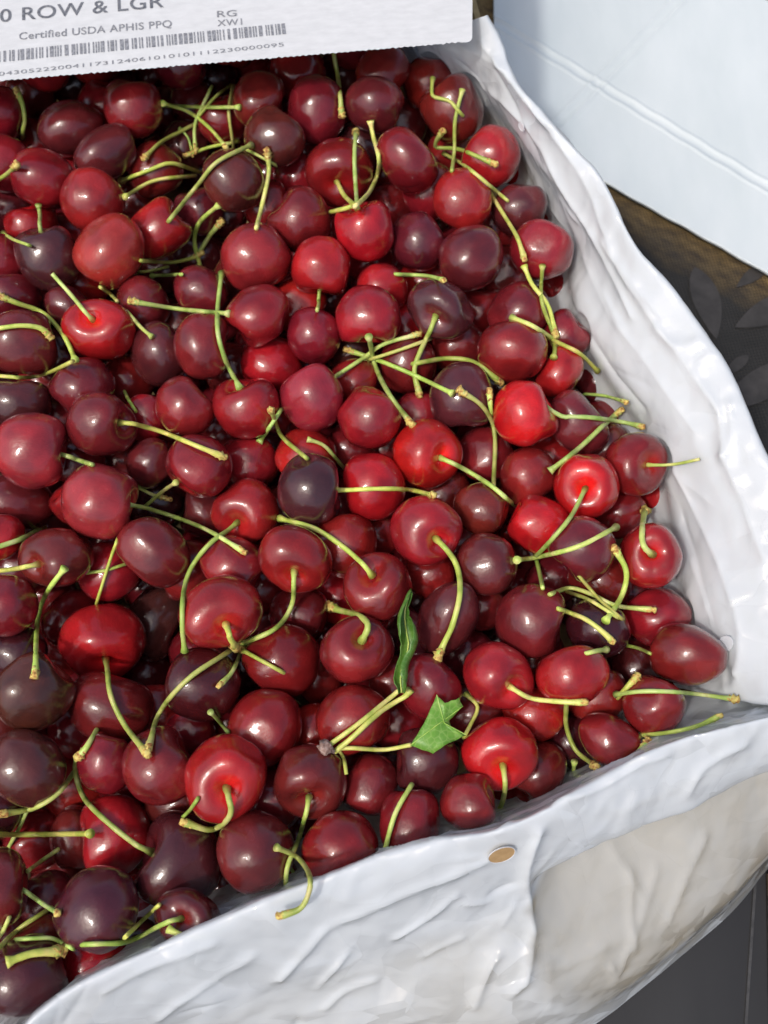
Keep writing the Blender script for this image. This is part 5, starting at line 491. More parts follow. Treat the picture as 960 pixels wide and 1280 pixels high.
(-1,'h','f',1.15,[[-0.14566,-0.11949,0.07454],[-0.14324,-0.11973,0.07914],[-0.14205,-0.11967,0.07798],[-0.14172,-0.11931,0.07077],[-0.14191,-0.11886,0.06183],[-0.14041,-0.11865,0.05761],[-0.13802,-0.11856,0.05576],[-0.13503,-0.11853,0.05536],[-0.13164,-0.11856,0.05648],[-0.12764,-0.11871,0.06009],[-0.12375,-0.11883,0.06319],[-0.1198,-0.11895,0.06646],[-0.1155,-0.11913,0.07106],[-0.11028,-0.1195,0.07922],[-0.10564,-0.1198,0.08581]],'long plain green stem above left of the round purple cherry near the fold'),
(-1,'h','h',0.9,[[-0.13627,-0.10556,0.0602],[-0.13494,-0.10761,0.06595],[-0.13571,-0.11098,0.06703],[-0.13693,-0.11326,0.06576],[-0.1385,-0.11551,0.06357],[-0.14155,-0.1175,0.05728],[-0.14386,-0.11965,0.05358],[-0.14588,-0.12187,0.0508],[-0.14882,-0.12393,0.04525],[-0.15206,-0.12473,0.03727]],'second short plain green stem above left of the round purple cherry near the fold'),
(-1,'h','h',0.9,[[-0.13076,-0.13236,0.07351],[-0.12901,-0.13227,0.07823],[-0.12886,-0.13188,0.07718],[-0.13157,-0.13029,0.06328],[-0.13188,-0.12881,0.05673],[-0.13089,-0.12747,0.05434],[-0.12888,-0.12622,0.05501],[-0.12586,-0.12515,0.05924],[-0.12444,-0.12424,0.05955],[-0.12531,-0.12359,0.05444]],'short plain green stem above left of the round purple cherry near the fold'),
(-1,'h','k',0.95,[[-0.13093,-0.13867,0.07604],[-0.12852,-0.13923,0.08082],[-0.12703,-0.14036,0.07988],[-0.12632,-0.14171,0.07532],[-0.12444,-0.14305,0.07446],[-0.12155,-0.14428,0.07693],[-0.11725,-0.14535,0.08404],[-0.11066,-0.14621,0.0994]],'short brown-tipped green stem left of the round purple cherry near the fold'),
(-1,'h','h',1.0,[[-0.12965,-0.15855,0.10274],[-0.12774,-0.15801,0.1074],[-0.12746,-0.15742,0.10633],[-0.12946,-0.15607,0.09495],[-0.13245,-0.1547,0.08026],[-0.13248,-0.153,0.07414],[-0.13032,-0.15122,0.07429],[-0.12803,-0.14959,0.07405],[-0.12605,-0.14813,0.07269],[-0.12448,-0.14667,0.06994],[-0.12356,-0.14504,0.06391],[-0.12469,-0.14431,0.05563]],'plain green stem above the blackish cherry by the front corner'),
(-1,'h','h',0.9,[[-0.1483,-0.15702,0.04711],[-0.1452,-0.15634,0.0555],[-0.14255,-0.15537,0.06185],[-0.14055,-0.15433,0.06602],[-0.13793,-0.15325,0.07208],[-0.13383,-0.15203,0.08283],[-0.1329,-0.15105,0.08451],[-0.13207,-0.15008,0.08602],[-0.13133,-0.14819,0.08623],[-0.13271,-0.14738,0.08112]],'short plain green stem above left of the blackish cherry by the front corner'),
(-1,'f','k',1.4,[[-0.12447,-0.16141,0.10437],[-0.12201,-0.16048,0.10367],[-0.11958,-0.15955,0.10283],[-0.11716,-0.15886,0.10161],[-0.11471,-0.15855,0.10003],[-0.11232,-0.15848,0.09787],[-0.10999,-0.15842,0.09542]],'brown-tipped green stem lying across the blackish cherry by the front corner'),
(-1,'h','h',0.8,[[-0.12716,-0.15489,0.08968],[-0.12344,-0.15459,0.09522],[-0.11927,-0.15439,0.09581],[-0.11712,-0.15433,0.09432],[-0.115,-0.15433,0.09276],[-0.1129,-0.15487,0.0913],[-0.11073,-0.15598,0.09033],[-0.10641,-0.15684,0.09715],[-0.10508,-0.15739,0.09763],[-0.10589,-0.1579,0.09257]],'plain green stem above right of the blackish cherry by the front corner'),
(158,'a','h',0.95,[[-0.06844,-0.14809,0.09831],[-0.07061,-0.14847,0.10441],[-0.07314,-0.14938,0.1031],[-0.07632,-0.15058,0.09964],[-0.08141,-0.15215,0.0854],[-0.08505,-0.15367,0.0798],[-0.08764,-0.15495,0.07967],[-0.08902,-0.15573,0.08465],[-0.08885,-0.1558,0.09704],[-0.09082,-0.15587,0.09988],[-0.09303,-0.15582,0.10157],[-0.09528,-0.15585,0.103],[-0.09938,-0.15601,0.10225],[-0.10278,-0.15632,0.09655]],None),
(-1,'h','h',0.85,[[-0.08705,-0.15404,0.10056],[-0.08559,-0.15352,0.10541],[-0.0851,-0.15284,0.10438],[-0.08553,-0.15139,0.09451],[-0.08642,-0.14989,0.08189],[-0.08548,-0.14815,0.07716],[-0.08277,-0.14624,0.08045],[-0.07686,-0.14418,0.09966],[-0.07628,-0.1438,0.10052],[-0.07708,-0.14367,0.09556]],'plain green stem right of the round purple cherry near the fold'),
(-1,'f','h',1.0,[[-0.07206,-0.15113,0.10368],[-0.06939,-0.15224,0.10405],[-0.06658,-0.15319,0.10431],[-0.06376,-0.15349,0.10422],[-0.06081,-0.15352,0.10348],[-0.0581,-0.15322,0.10201],[-0.0559,-0.15228,0.09985],[-0.0542,-0.1505,0.09742],[-0.05249,-0.14857,0.09556],[-0.05074,-0.14621,0.09025],[-0.05061,-0.14514,0.08215]],'plain green stem below the large purple kidney-shaped cherry'),
(128,'a','h',1.0,[[-0.02707,-0.10707,0.08864],[-0.02758,-0.1124,0.09211],[-0.02874,-0.11469,0.08561],[-0.03063,-0.11647,0.06957],[-0.03172,-0.11893,0.06508],[-0.03214,-0.12176,0.06999],[-0.03191,-0.12511,0.08659],[-0.03273,-0.12757,0.09],[-0.03356,-0.12997,0.09125],[-0.03416,-0.13249,0.09079],[-0.03459,-0.13499,0.08795],[-0.03547,-0.13758,0.07783],[-0.036,-0.14035,0.07087],[-0.03651,-0.14315,0.06483],[-0.03707,-0.14485,0.05822],[-0.03784,-0.14573,0.04944]],None),
(-1,'f','k',1.0,[[-0.03758,-0.12492,0.09714],[-0.03511,-0.12591,0.09419],[-0.03261,-0.1269,0.09108],[-0.03043,-0.1283,0.08833],[-0.02782,-0.1306,0.0964],[-0.02553,-0.13322,0.1067],[-0.02361,-0.13596,0.12364],[-0.02374,-0.1384,0.12323],[-0.02447,-0.14103,0.12275],[-0.02565,-0.14332,0.12158],[-0.02743,-0.14497,0.12076],[-0.02995,-0.14584,0.12048],[-0.03253,-0.1466,0.12036]],'brown-tipped green stem below left of the large cherry against the fold'),
(-1,'h','h',0.8,[[-0.03752,-0.12799,0.06118],[-0.03601,-0.12958,0.06716],[-0.03388,-0.13254,0.06815],[-0.03262,-0.13448,0.06681],[-0.03135,-0.13642,0.06577],[-0.03069,-0.1382,0.06494],[-0.03143,-0.14022,0.0641],[-0.0328,-0.14204,0.06334],[-0.0353,-0.1451,0.05909],[-0.03699,-0.14665,0.05148]],'short plain green stem below left of the large cherry against the fold'),
(-1,'c','h',1.05,[[0.01014,-0.10279,0.08941],[0.00853,-0.10553,0.09175],[0.00693,-0.10809,0.09341],[0.0054,-0.11067,0.09421],[0.00399,-0.11354,0.09445],[0.00299,-0.11616,0.0942],[0.00217,-0.11881,0.09345],[0.0014,-0.1216,0.09191],[0.00066,-0.12445,0.08966],[-8e-05,-0.12735,0.08786],[-0.00085,-0.13018,0.08621],[-0.00177,-0.13347,0.08125],[-0.00225,-0.13497,0.07327]],'plain green stem above right of the large cherry against the fold'),
(-1,'f','h',0.85,[[-0.06442,-0.07675,0.08888],[-0.06369,-0.07747,0.08476],[-0.06302,-0.07812,0.08013],[-0.06334,-0.07791,0.06927],[-0.06189,-0.07957,0.07014],[-0.05859,-0.08306,0.08374],[-0.0581,-0.0836,0.08457],[-0.05866,-0.0831,0.0796]],'short plain green stem above the cherry with a curled stem'),
(-1,'h','h',0.8,[[-0.06526,-0.108,0.09805],[-0.06478,-0.10904,0.10312],[-0.0657,-0.11027,0.10247],[-0.06677,-0.111,0.0998],[-0.0679,-0.11172,0.09681],[-0.07026,-0.1119,0.08723],[-0.07146,-0.11257,0.08491],[-0.07243,-0.1133,0.08397],[-0.07548,-0.115,0.07856],[-0.078,-0.11548,0.07046]],'short plain green stem below left of the cherry with a curled stem'),
]
LINER = [
[[-0.00798,0.28408,0.048],[0.00733,0.27189,0.062],[0.01416,0.2581,0.076],[0.02543,0.23839,0.096],[0.0451,0.23184,0.112],[0.04694,0.24396,0.1],[0.0498,0.26417,0.08],[0.05225,0.28332,0.06],[0.05755,0.33371,0.01]],
[[-0.00125,0.27026,0.048],[0.01372,0.2585,0.062],[0.02028,0.24515,0.076],[0.03192,0.22797,0.096],[0.05072,0.21807,0.112],[0.05274,0.22974,0.1],[0.0559,0.2492,0.08],[0.05866,0.26762,0.06],[0.06472,0.31614,0.01]],
[[0.0177,0.251,0.048],[0.03189,0.23983,0.062],[0.03776,0.22711,0.076],[0.04622,0.21123,0.096],[0.05625,0.19659,0.112],[0.05845,0.20757,0.1],[0.0619,0.22586,0.08],[0.06495,0.24315,0.06],[0.07178,0.28876,0.01]],
[[0.03373,0.2312,0.048],[0.04724,0.22063,0.062],[0.05251,0.20855,0.076],[0.05952,0.18773,0.096],[0.06694,0.17835,0.112],[0.06947,0.18873,0.1],[0.07351,0.20603,0.08],[0.07713,0.22236,0.06],[0.08542,0.26549,0.01]],
[[0.04795,0.20508,0.048],[0.06077,0.1953,0.062],[0.06547,0.18407,0.076],[0.07413,0.15817,0.096],[0.08005,0.16018,0.112],[0.08301,0.16996,0.1],[0.08775,0.18628,0.08],[0.09207,0.20164,0.06],[0.10215,0.24231,0.01]],
[[0.06069,0.1742,0.048],[0.07282,0.16537,0.062],[0.07698,0.15514,0.076],[0.08523,0.13846,0.096],[0.09173,0.14168,0.112],[0.09507,0.15087,0.1],[0.10044,0.16618,0.08],[0.10539,0.18056,0.06],[0.11707,0.21873,0.01]],
[[0.07035,0.14679,0.048],[0.08191,0.1388,0.062],[0.08565,0.12946,0.076],[0.0969,0.10818,0.096],[0.10272,0.11083,0.112],[0.1064,0.11901,0.1],[0.11236,0.13264,0.08],[0.1179,0.1454,0.06],[0.13108,0.17938,0.01]],
[[0.07243,0.11176,0.048],[0.0836,0.10484,0.062],[0.08712,0.09664,0.076],[0.10622,0.07735,0.096],[0.11919,0.08363,0.112],[0.1234,0.09092,0.1],[0.13024,0.10308,0.08],[0.13667,0.11439,0.06],[0.15211,0.14468,0.01]],
[[0.08456,0.08245,0.048],[0.09507,0.07643,0.062],[0.09808,0.06917,0.076],[0.11657,0.04616,0.096],[0.1348,0.05053,0.112],[0.13952,0.05674,0.1],[0.1472,0.0671,0.08],[0.15446,0.07666,0.06],[0.17204,0.10247,0.01]],
[[0.09981,0.0543,0.048],[0.10957,0.04915,0.062],[0.11197,0.04281,0.076],[0.12696,0.02159,0.096],[0.1435,0.01916,0.112],[0.14849,0.02435,0.1],[0.15663,0.033,0.08],[0.16436,0.0409,0.06],[0.18314,0.06245,0.01]],
[[0.1079,0.02915,0.048],[0.11717,0.02477,0.062],[0.11921,0.01925,0.076],[0.13428,-0.00367,0.096],[0.1532,-0.01094,0.112],[0.1585,-0.00672,0.1],[0.16716,0.0003,0.08],[0.17541,0.0066,0.06],[0.19552,0.02407,0.01]],
[[0.11122,0.00125,0.048],[0.12012,-0.00227,0.062],[0.12194,-0.00689,0.076],[0.13714,-0.02696,0.096],[0.15674,-0.03862,0.112],[0.16215,-0.03531,0.1],[0.17099,-0.02979,0.08],[0.17944,-0.02496,0.06],[0.20004,-0.01124,0.01]],
[[0.1129,-0.02727,0.048],[0.12148,-0.02992,0.062],[0.12313,-0.03361,0.076],[0.13765,-0.04813,0.096],[0.16096,-0.05924,0.112],[0.1665,-0.0566,0.1],[0.17556,-0.0522,0.08],[0.18424,-0.04847,0.06],[0.20543,-0.03755,0.01]],
[[0.11839,-0.04855,0.048],[0.1266,-0.05054,0.062],[0.12798,-0.05354,0.076],[0.13861,-0.0647,0.096],[0.16307,-0.07351,0.112],[0.16868,-0.07133,0.1],[0.17785,-0.06771,0.08],[0.18664,-0.06473,0.06],[0.20813,-0.05575,0.01]],
[[0.12029,-0.06155,0.055],[0.12526,-0.06621,0.07],[0.13445,-0.07185,0.088],[0.14555,-0.07653,0.105],[0.16223,-0.07911,0.112],[0.1714,-0.0886,0.09],[0.17712,-0.08403,0.078],[0.18404,-0.10518,0.05],[0.19947,-0.11204,0.012]],
[[0.14177,-0.05892,0.06],[0.14672,-0.06853,0.076],[0.14599,-0.07428,0.09],[0.14312,-0.07925,0.106],[0.14077,-0.08225,0.116],[0.14983,-0.09622,0.094],[0.15521,-0.09006,0.081],[0.16628,-0.11433,0.05],[0.1803,-0.12184,0.012]],
[[0.1236,-0.06344,0.06],[0.1293,-0.07283,0.076],[0.1292,-0.07841,0.09],[0.12704,-0.08319,0.106],[0.12513,-0.08608,0.116],[0.13354,-0.09988,0.094],[0.1383,-0.09387,0.081],[0.15085,-0.12184,0.05],[0.16527,-0.12765,0.012]],
[[0.09245,-0.07207,0.06],[0.09942,-0.08104,0.076],[0.10041,-0.08629,0.09],[0.09946,-0.09072,0.106],[0.09832,-0.09338,0.116],[0.10792,-0.11207,0.094],[0.11171,-0.10657,0.081],[0.13122,-0.13804,0.05],[0.14879,-0.14415,0.012]],
[[0.07829,-0.07161,0.03],[0.0814,-0.08898,0.055],[0.0791,-0.09554,0.075],[0.07584,-0.10085,0.098],[0.07294,-0.10481,0.116],[0.08021,-0.12184,0.094],[0.08295,-0.11675,0.081],[0.10828,-0.1524,0.05],[0.12811,-0.16023,0.012]],
[[0.05393,-0.08431,0.03],[0.05857,-0.10072,0.055],[0.05741,-0.10664,0.075],[0.05542,-0.11127,0.098],[0.05351,-0.1147,0.116],[0.05975,-0.13038,0.094],[0.06321,-0.12968,0.081],[0.08588,-0.16641,0.05],[0.10425,-0.17711,0.012]],
[[0.03181,-0.09286,0.03],[0.03785,-0.10862,0.055],[0.03773,-0.11412,0.075],[0.0369,-0.11829,0.098],[0.03589,-0.12136,0.116],[0.04446,-0.13565,0.094],[0.04971,-0.14756,0.081],[0.06268,-0.17738,0.05],[0.08049,-0.1918,0.012]],
[[0.00667,-0.09742,0.03],[0.01434,-0.11283,0.055],[0.01539,-0.1181,0.075],[0.01588,-0.12203,0.098],[0.01589,-0.12491,0.116],[0.0262,-0.14346,0.094],[0.03019,-0.15507,0.081],[0.04006,-0.18414,0.05],[0.05113,-0.20102,0.012]],
[[-0.02648,-0.10772,0.03],[-0.0167,-0.12235,0.055],[-0.0141,-0.12711,0.075],[-0.01188,-0.13048,0.098],[-0.01051,-0.13294,0.116],[-0.00219,-0.15319,0.094],[0.00053,-0.16275,0.081],[0.0074,-0.18681,0.05],[0.0143,-0.20814,0.012]],
[[-0.06062,-0.12036,0.03],[-0.04869,-0.13403,0.055],[-0.04449,-0.13817,0.075],[-0.0405,-0.14086,0.098],[-0.03773,-0.14279,0.116],[-0.03115,-0.16249,0.094],[-0.02945,-0.17129,0.081],[-0.02502,-0.19346,0.05],[-0.02208,-0.21656,0.012]],
[[-0.0971,-0.13581,0.03],[-0.08288,-0.14832,0.055],[-0.07699,-0.15169,0.075],[-0.07109,-0.15356,0.098],[-0.06684,-0.15484,0.116],[-0.06163,-0.17359,0.094],[-0.06119,-0.18222,0.081],[-0.05977,-0.20392,0.05],[-0.0594,-0.22761,0.012]],
[[-0.12801,-0.14969,0.03],[-0.11188,-0.16116,0.055],[-0.10455,-0.16385,0.075],[-0.09705,-0.16497,0.098],[-0.09154,-0.16567,0.116],[-0.08882,-0.18444,0.094],[-0.0896,-0.19255,0.081],[-0.09111,-0.21292,0.05],[-0.09325,-0.23442,0.012]],
[[-0.14594,-0.16034,0.03],[-0.12871,-0.17101,0.055],[-0.12056,-0.17317,0.075],[-0.11212,-0.17372,0.098],[-0.10588,-0.17398,0.116],[-0.10543,-0.19038,0.094],[-0.10712,-0.19825,0.081],[-0.11084,-0.218,0.05],[-0.11758,-0.23981,0.012]],
[[-0.15774,-0.17196,0.03],[-0.13983,-0.18177,0.055],[-0.13114,-0.18335,0.075],[-0.1221,-0.18328,0.098],[-0.11538,-0.18305,0.116],[-0.11648,-0.19741,0.094],[-0.11897,-0.20472,0.081],[-0.12467,-0.22303,0.05],[-0.134,-0.24515,0.012]],
[[-0.16903,-0.18758,0.03],[-0.15051,-0.19622,0.055],[-0.14131,-0.19704,0.075],[-0.13169,-0.19613,0.098],[-0.12451,-0.19525,0.116],[-0.12694,-0.20777,0.094],[-0.13022,-0.21462,0.081],[-0.1379,-0.23173,0.05],[-0.15026,-0.25044,0.012]],
]

# ---------------------------------------------------------------- helpers
def mat(name, col=(.5, .5, .5), rough=.5, **kw):
    m = bpy.data.materials.new(name)
    m.use_nodes = True
    b = m.node_tree.nodes['Principled BSDF']
    b.inputs['Base Color'].default_value = (*col, 1)
    b.inputs['Roughness'].default_value = rough
    for k, v in kw.items():
        b.inputs[k].default_value = v
    return m, m.node_tree, b

def nd(t, kind, **kw):
    n = t.nodes.new(kind)
    for k, v in kw.items():
        if k in n.inputs:
            n.inputs[k].default_value = v
        else:
            setattr(n, k, v)
    return n

def ramp(t, fac, stops):
    r = t.nodes.new('ShaderNodeValToRGB')
    e = r.color_ramp.elements
    while len(e) < len(stops):
        e.new(.5)
    for el, (p, c) in zip(e, stops):
        el.position = p
        el.color = (*c, 1) if len(c) == 3 else c
    t.links.new(fac, r.inputs[0])
    return r

def mixc(t, fac, a, b, mode='MIX'):
    m = t.nodes.new('ShaderNodeMix')
    m.data_type = 'RGBA'
    m.blend_type = mode
    for sock, v in ((m.inputs[0], fac), (m.inputs[6], a), (m.inputs[7], b)):
        if isinstance(v, bpy.types.NodeSocket):
            t.links.new(v, sock)
        elif isinstance(v, (int, float)):
            sock.default_value = v
        else:
            sock.default_value = (*v, 1)
    return m.outputs[2]

def math_n(t, op, a, b=None):
    m = nd(t, 'ShaderNodeMath', operation=op)
    for i, v in enumerate((a, b)):
        if v is None:
            continue
        if isinstance(v, bpy.types.NodeSocket):
            t.links.new(v, m.inputs[i])
        else:
            m.inputs[i].default_value = v
    return m.outputs[0]

def mapping(t, coord='Object', scale=(1, 1, 1), rot=(0, 0, 0)):
    tc = t.nodes.new('ShaderNodeTexCoord')
    mp = t.nodes.new('ShaderNodeMapping')
    mp.inputs['Scale'].default_value = scale
    mp.inputs['Rotation'].default_value = rot
    t.links.new(tc.outputs[coord], mp.inputs[0])
    return mp.outputs[0]

def bump(t, h, b, strength=.3, dist=.001, normal=None):
    n = nd(t, 'ShaderNodeBump', Strength=strength, Distance=dist)
    t.links.new(h, n.inputs['Height'])
    if normal is not None:
        t.links.new(normal, n.inputs['Normal'])
    t.links.new(n.outputs[0], b.inputs['Normal'])
    return n.outputs[0]

def link_mesh(name, me, m=None, parent=None, smooth=False):
    if m is not None and not me.materials:
        me.materials.append(m)
    if smooth:
        me.polygons.foreach_set('use_smooth', [True] * len(me.polygons))
    o = bpy.data.objects.new(name, me)
    COL.objects.link(o)
    if parent is not None:
        o.parent = parent
    return o

def mesh_of(name, verts, faces):
    me = bpy.data.meshes.new(name)
    me.from_pydata([tuple(v) for v in verts], [], [tuple(f) for f in faces])
    me.update()
    return me

def tag(o, label=None, cat=None, group=None, kind=None):
    if label: o['label'] = label
    if cat: o['category'] = cat
    if group: o['group'] = group
    if kind: o['kind'] = kind
    return o

def empty(name, loc=(0, 0, 0)):
    o = bpy.data.objects.new(name, None)
    o.empty_display_size = .01
    o.location = loc
    COL.objects.link(o)
    return o

def grid_faces(nu, nv, closed_v=False):
    f = []
    for i in range(nu - 1):
        for j in range(nv if closed_v else nv - 1):
            k = (j + 1) % nv
            f.append((i * nv + j, i * nv + k, (i + 1) * nv + k, (i + 1) * nv + j))
    return f

def slab(poly, z0, z1):
    """a flat plate with the outline poly (counter-clockwise) between two heights"""
    n = len(poly)
    v = [(p[0], p[1], z1) for p in poly] + [(p[0], p[1], z0) for p in poly]
    f = [tuple(range(n)), tuple(range(2 * n - 1, n - 1, -1))]
    f += [(i, n + i, n + (i + 1) % n, (i + 1) % n) for i in range(n)]
    return v, f

# ---------------------------------------------------------------- materials
def mat_cherry():
    m, t, b = mat('cherry_skin', rough=.24)
    oi = t.nodes.new('ShaderNodeObjectInfo')
    tc = t.nodes.new('ShaderNodeTexCoord')
    # offset the texture by a random amount per fruit
    off = nd(t, 'ShaderNodeVectorMath', operation='ADD')
    rv = nd(t, 'ShaderNodeVectorMath', operation='SCALE')
    rv.inputs[0].default_value = (37.1, 17.3, 23.7)
    t.links.new(oi.outputs['Random'], rv.inputs['Scale'])
    t.links.new(tc.outputs['Object'], off.inputs[0])
    t.links.new(rv.outputs[0], off.inputs[1])
    big = nd(t, 'ShaderNodeTexNoise', Scale=1.1, Detail=2.0)
    t.links.new(off.outputs[0], big.inputs['Vector'])
    # streaks that run from the stem to the tip
    mp = nd(t, 'ShaderNodeMapping')
    mp.inputs['Scale'].default_value = (16, 16, 1.0)
    t.links.new(off.outputs[0], mp.inputs[0])
    st = nd(t, 'ShaderNodeTexNoise', Scale=2.2, Detail=4.0, Roughness=.65)
    t.links.new(mp.outputs[0], st.inputs['Vector'])
    base = oi.outputs['Color']
    dark = mixc(t, 1.0, base, (.72, .8, .85), 'MULTIPLY')
    light = mixc(t, 1.0, base, (1.28, 1.2, 1.15), 'MULTIPLY')
    rb = ramp(t, big.outputs['Fac'], [(.36, (0, 0, 0)), (.66, (1, 1, 1))])
    c = mixc(t, rb.outputs[0], dark, light)
    rs = ramp(t, st.outputs['Fac'], [(.42, (0, 0, 0)), (.72, (1, 1, 1))])
    c = mixc(t, math_n(t, 'MULTIPLY', rs.outputs[0], .22), c, mixc(t, 1.0, c, (1.8, 2.2, 2.2), 'MULTIPLY'))
    # the hollow round the stem ripens last and stays a brighter red
    sp = nd(t, 'ShaderNodeSeparateXYZ')
    t.links.new(tc.outputs['Object'], sp.inputs[0])
    r2 = math_n(t, 'ADD', math_n(t, 'MULTIPLY', sp.outputs[0], sp.outputs[0]), math_n(t, 'MULTIPLY', sp.outputs[1], sp.outputs[1]))
    up = math_n(t, 'GREATER_THAN', sp.outputs[2], 0.0)
    hollow = math_n(t, 'MULTIPLY', ramp(t, r2, [(0.0, (1, 1, 1)), (.22, (0, 0, 0))]).outputs[0], up)
    c = mixc(t, math_n(t, 'MULTIPLY', hollow, .55), c, mixc(t, 1.0, c, (2.3, 1.2, 1.1), 'MULTIPLY'))
    # pale pores
    vo = nd(t, 'ShaderNodeTexVoronoi', Scale=15.0)
    t.links.new(off.outputs[0], vo.inputs['Vector'])
    dots = ramp(t, vo.outputs['Distance'], [(.05, (1, 1, 1)), (.11, (0, 0, 0))])
    c = mixc(t, math_n(t, 'MULTIPLY', dots.outputs[0], .5), c, mixc(t, 1.0, c, (1.9, 3.0, 3.0), 'MULTIPLY'))
    t.links.new(c, b.inputs['Base Color'])
    rr = ramp(t, big.outputs['Fac'], [(.3, (.17,) * 3), (.7, (.30,) * 3)])
    t.links.new(rr.outputs[0], b.inputs['Roughness'])
    fine = nd(t, 'ShaderNodeTexNoise', Scale=5.0, Detail=3.0)
    t.links.new(off.outputs[0], fine.inputs['Vector'])
    h = math_n(t, 'ADD', math_n(t, 'MULTIPLY', st.outputs['Fac'], .35), fine.outputs['Fac'])
    bump(t, h, b, .20, .0010)
    b.inputs['IOR'].default_value = 1.46
    b.inputs['Specular IOR Level'].default_value = .28
    b.inputs['Coat Weight'].default_value = 1.0
    b.inputs['Coat Roughness'].default_value = .05
    b.inputs['Coat IOR'].default_value = 1.45
    cr2 = ramp(t, fine.outputs['Fac'], [(.35, (.02,) * 3), (.7, (.06,) * 3)]); t.links.new(cr2.outputs[0], b.inputs['Coat Roughness'])
    cb = nd(t, 'ShaderNodeBump', Strength=.12, Distance=.0010)
    t.links.new(h, cb.inputs['Height']); t.links.new(cb.outputs[0], b.inputs['Coat Normal'])
    b.inputs['Subsurface Weight'].default_value = .12
    b.inputs['Subsurface Radius'].default_value = (1.0, .25, .15)
    b.inputs['Subsurface Scale'].default_value = .0025
    return m

def mat_stem():
    m, t, b = mat('stem_green', rough=.42)
    oi = t.nodes.new('ShaderNodeObjectInfo')
    n1 = nd(t, 'ShaderNodeTexNoise', Scale=160.0, Detail=3.0)
    t.links.new(mapping(t), n1.inputs['Vector'])
    r = ramp(t, n1.outputs['Fac'], [(.3, (.34, .47, .075)), (.52, (.54, .64, .15)), (.72, (.70, .68, .25)), (.85, (.48, .34, .12))])
    c = mixc(t, 1.0, r.outputs[0], oi.outputs['Color'], 'MULTIPLY')
    t.links.new(c, b.inputs['Base Color'])
    b.inputs['Subsurface Weight'].default_value = .1
    b.inputs['Subsurface Scale'].default_value = .001
    n2 = nd(t, 'ShaderNodeTexNoise', Scale=900.0)
    t.links.new(mapping(t), n2.inputs['Vector'])
    bump(t, n2.outputs['Fac'], b, .25, .0004)
    return m

def mat_knob():
    m, t, b = mat('stem_end_brown', rough=.7)
    n1 = nd(t, 'ShaderNodeTexNoise', Scale=600.0, Detail=4.0)
    t.links.new(mapping(t), n1.inputs['Vector'])
    r = ramp(t, n1.outputs['Fac'], [(.30, (.15, .055, .02)), (.42, (.50, .26, .07)), (.54, (.68, .54, .14)), (.8, (.62, .54, .2))])
    t.links.new(r.outputs[0], b.inputs['Base Color'])
    bump(t, n1.outputs['Fac'], b, .6, .0008)
    return m

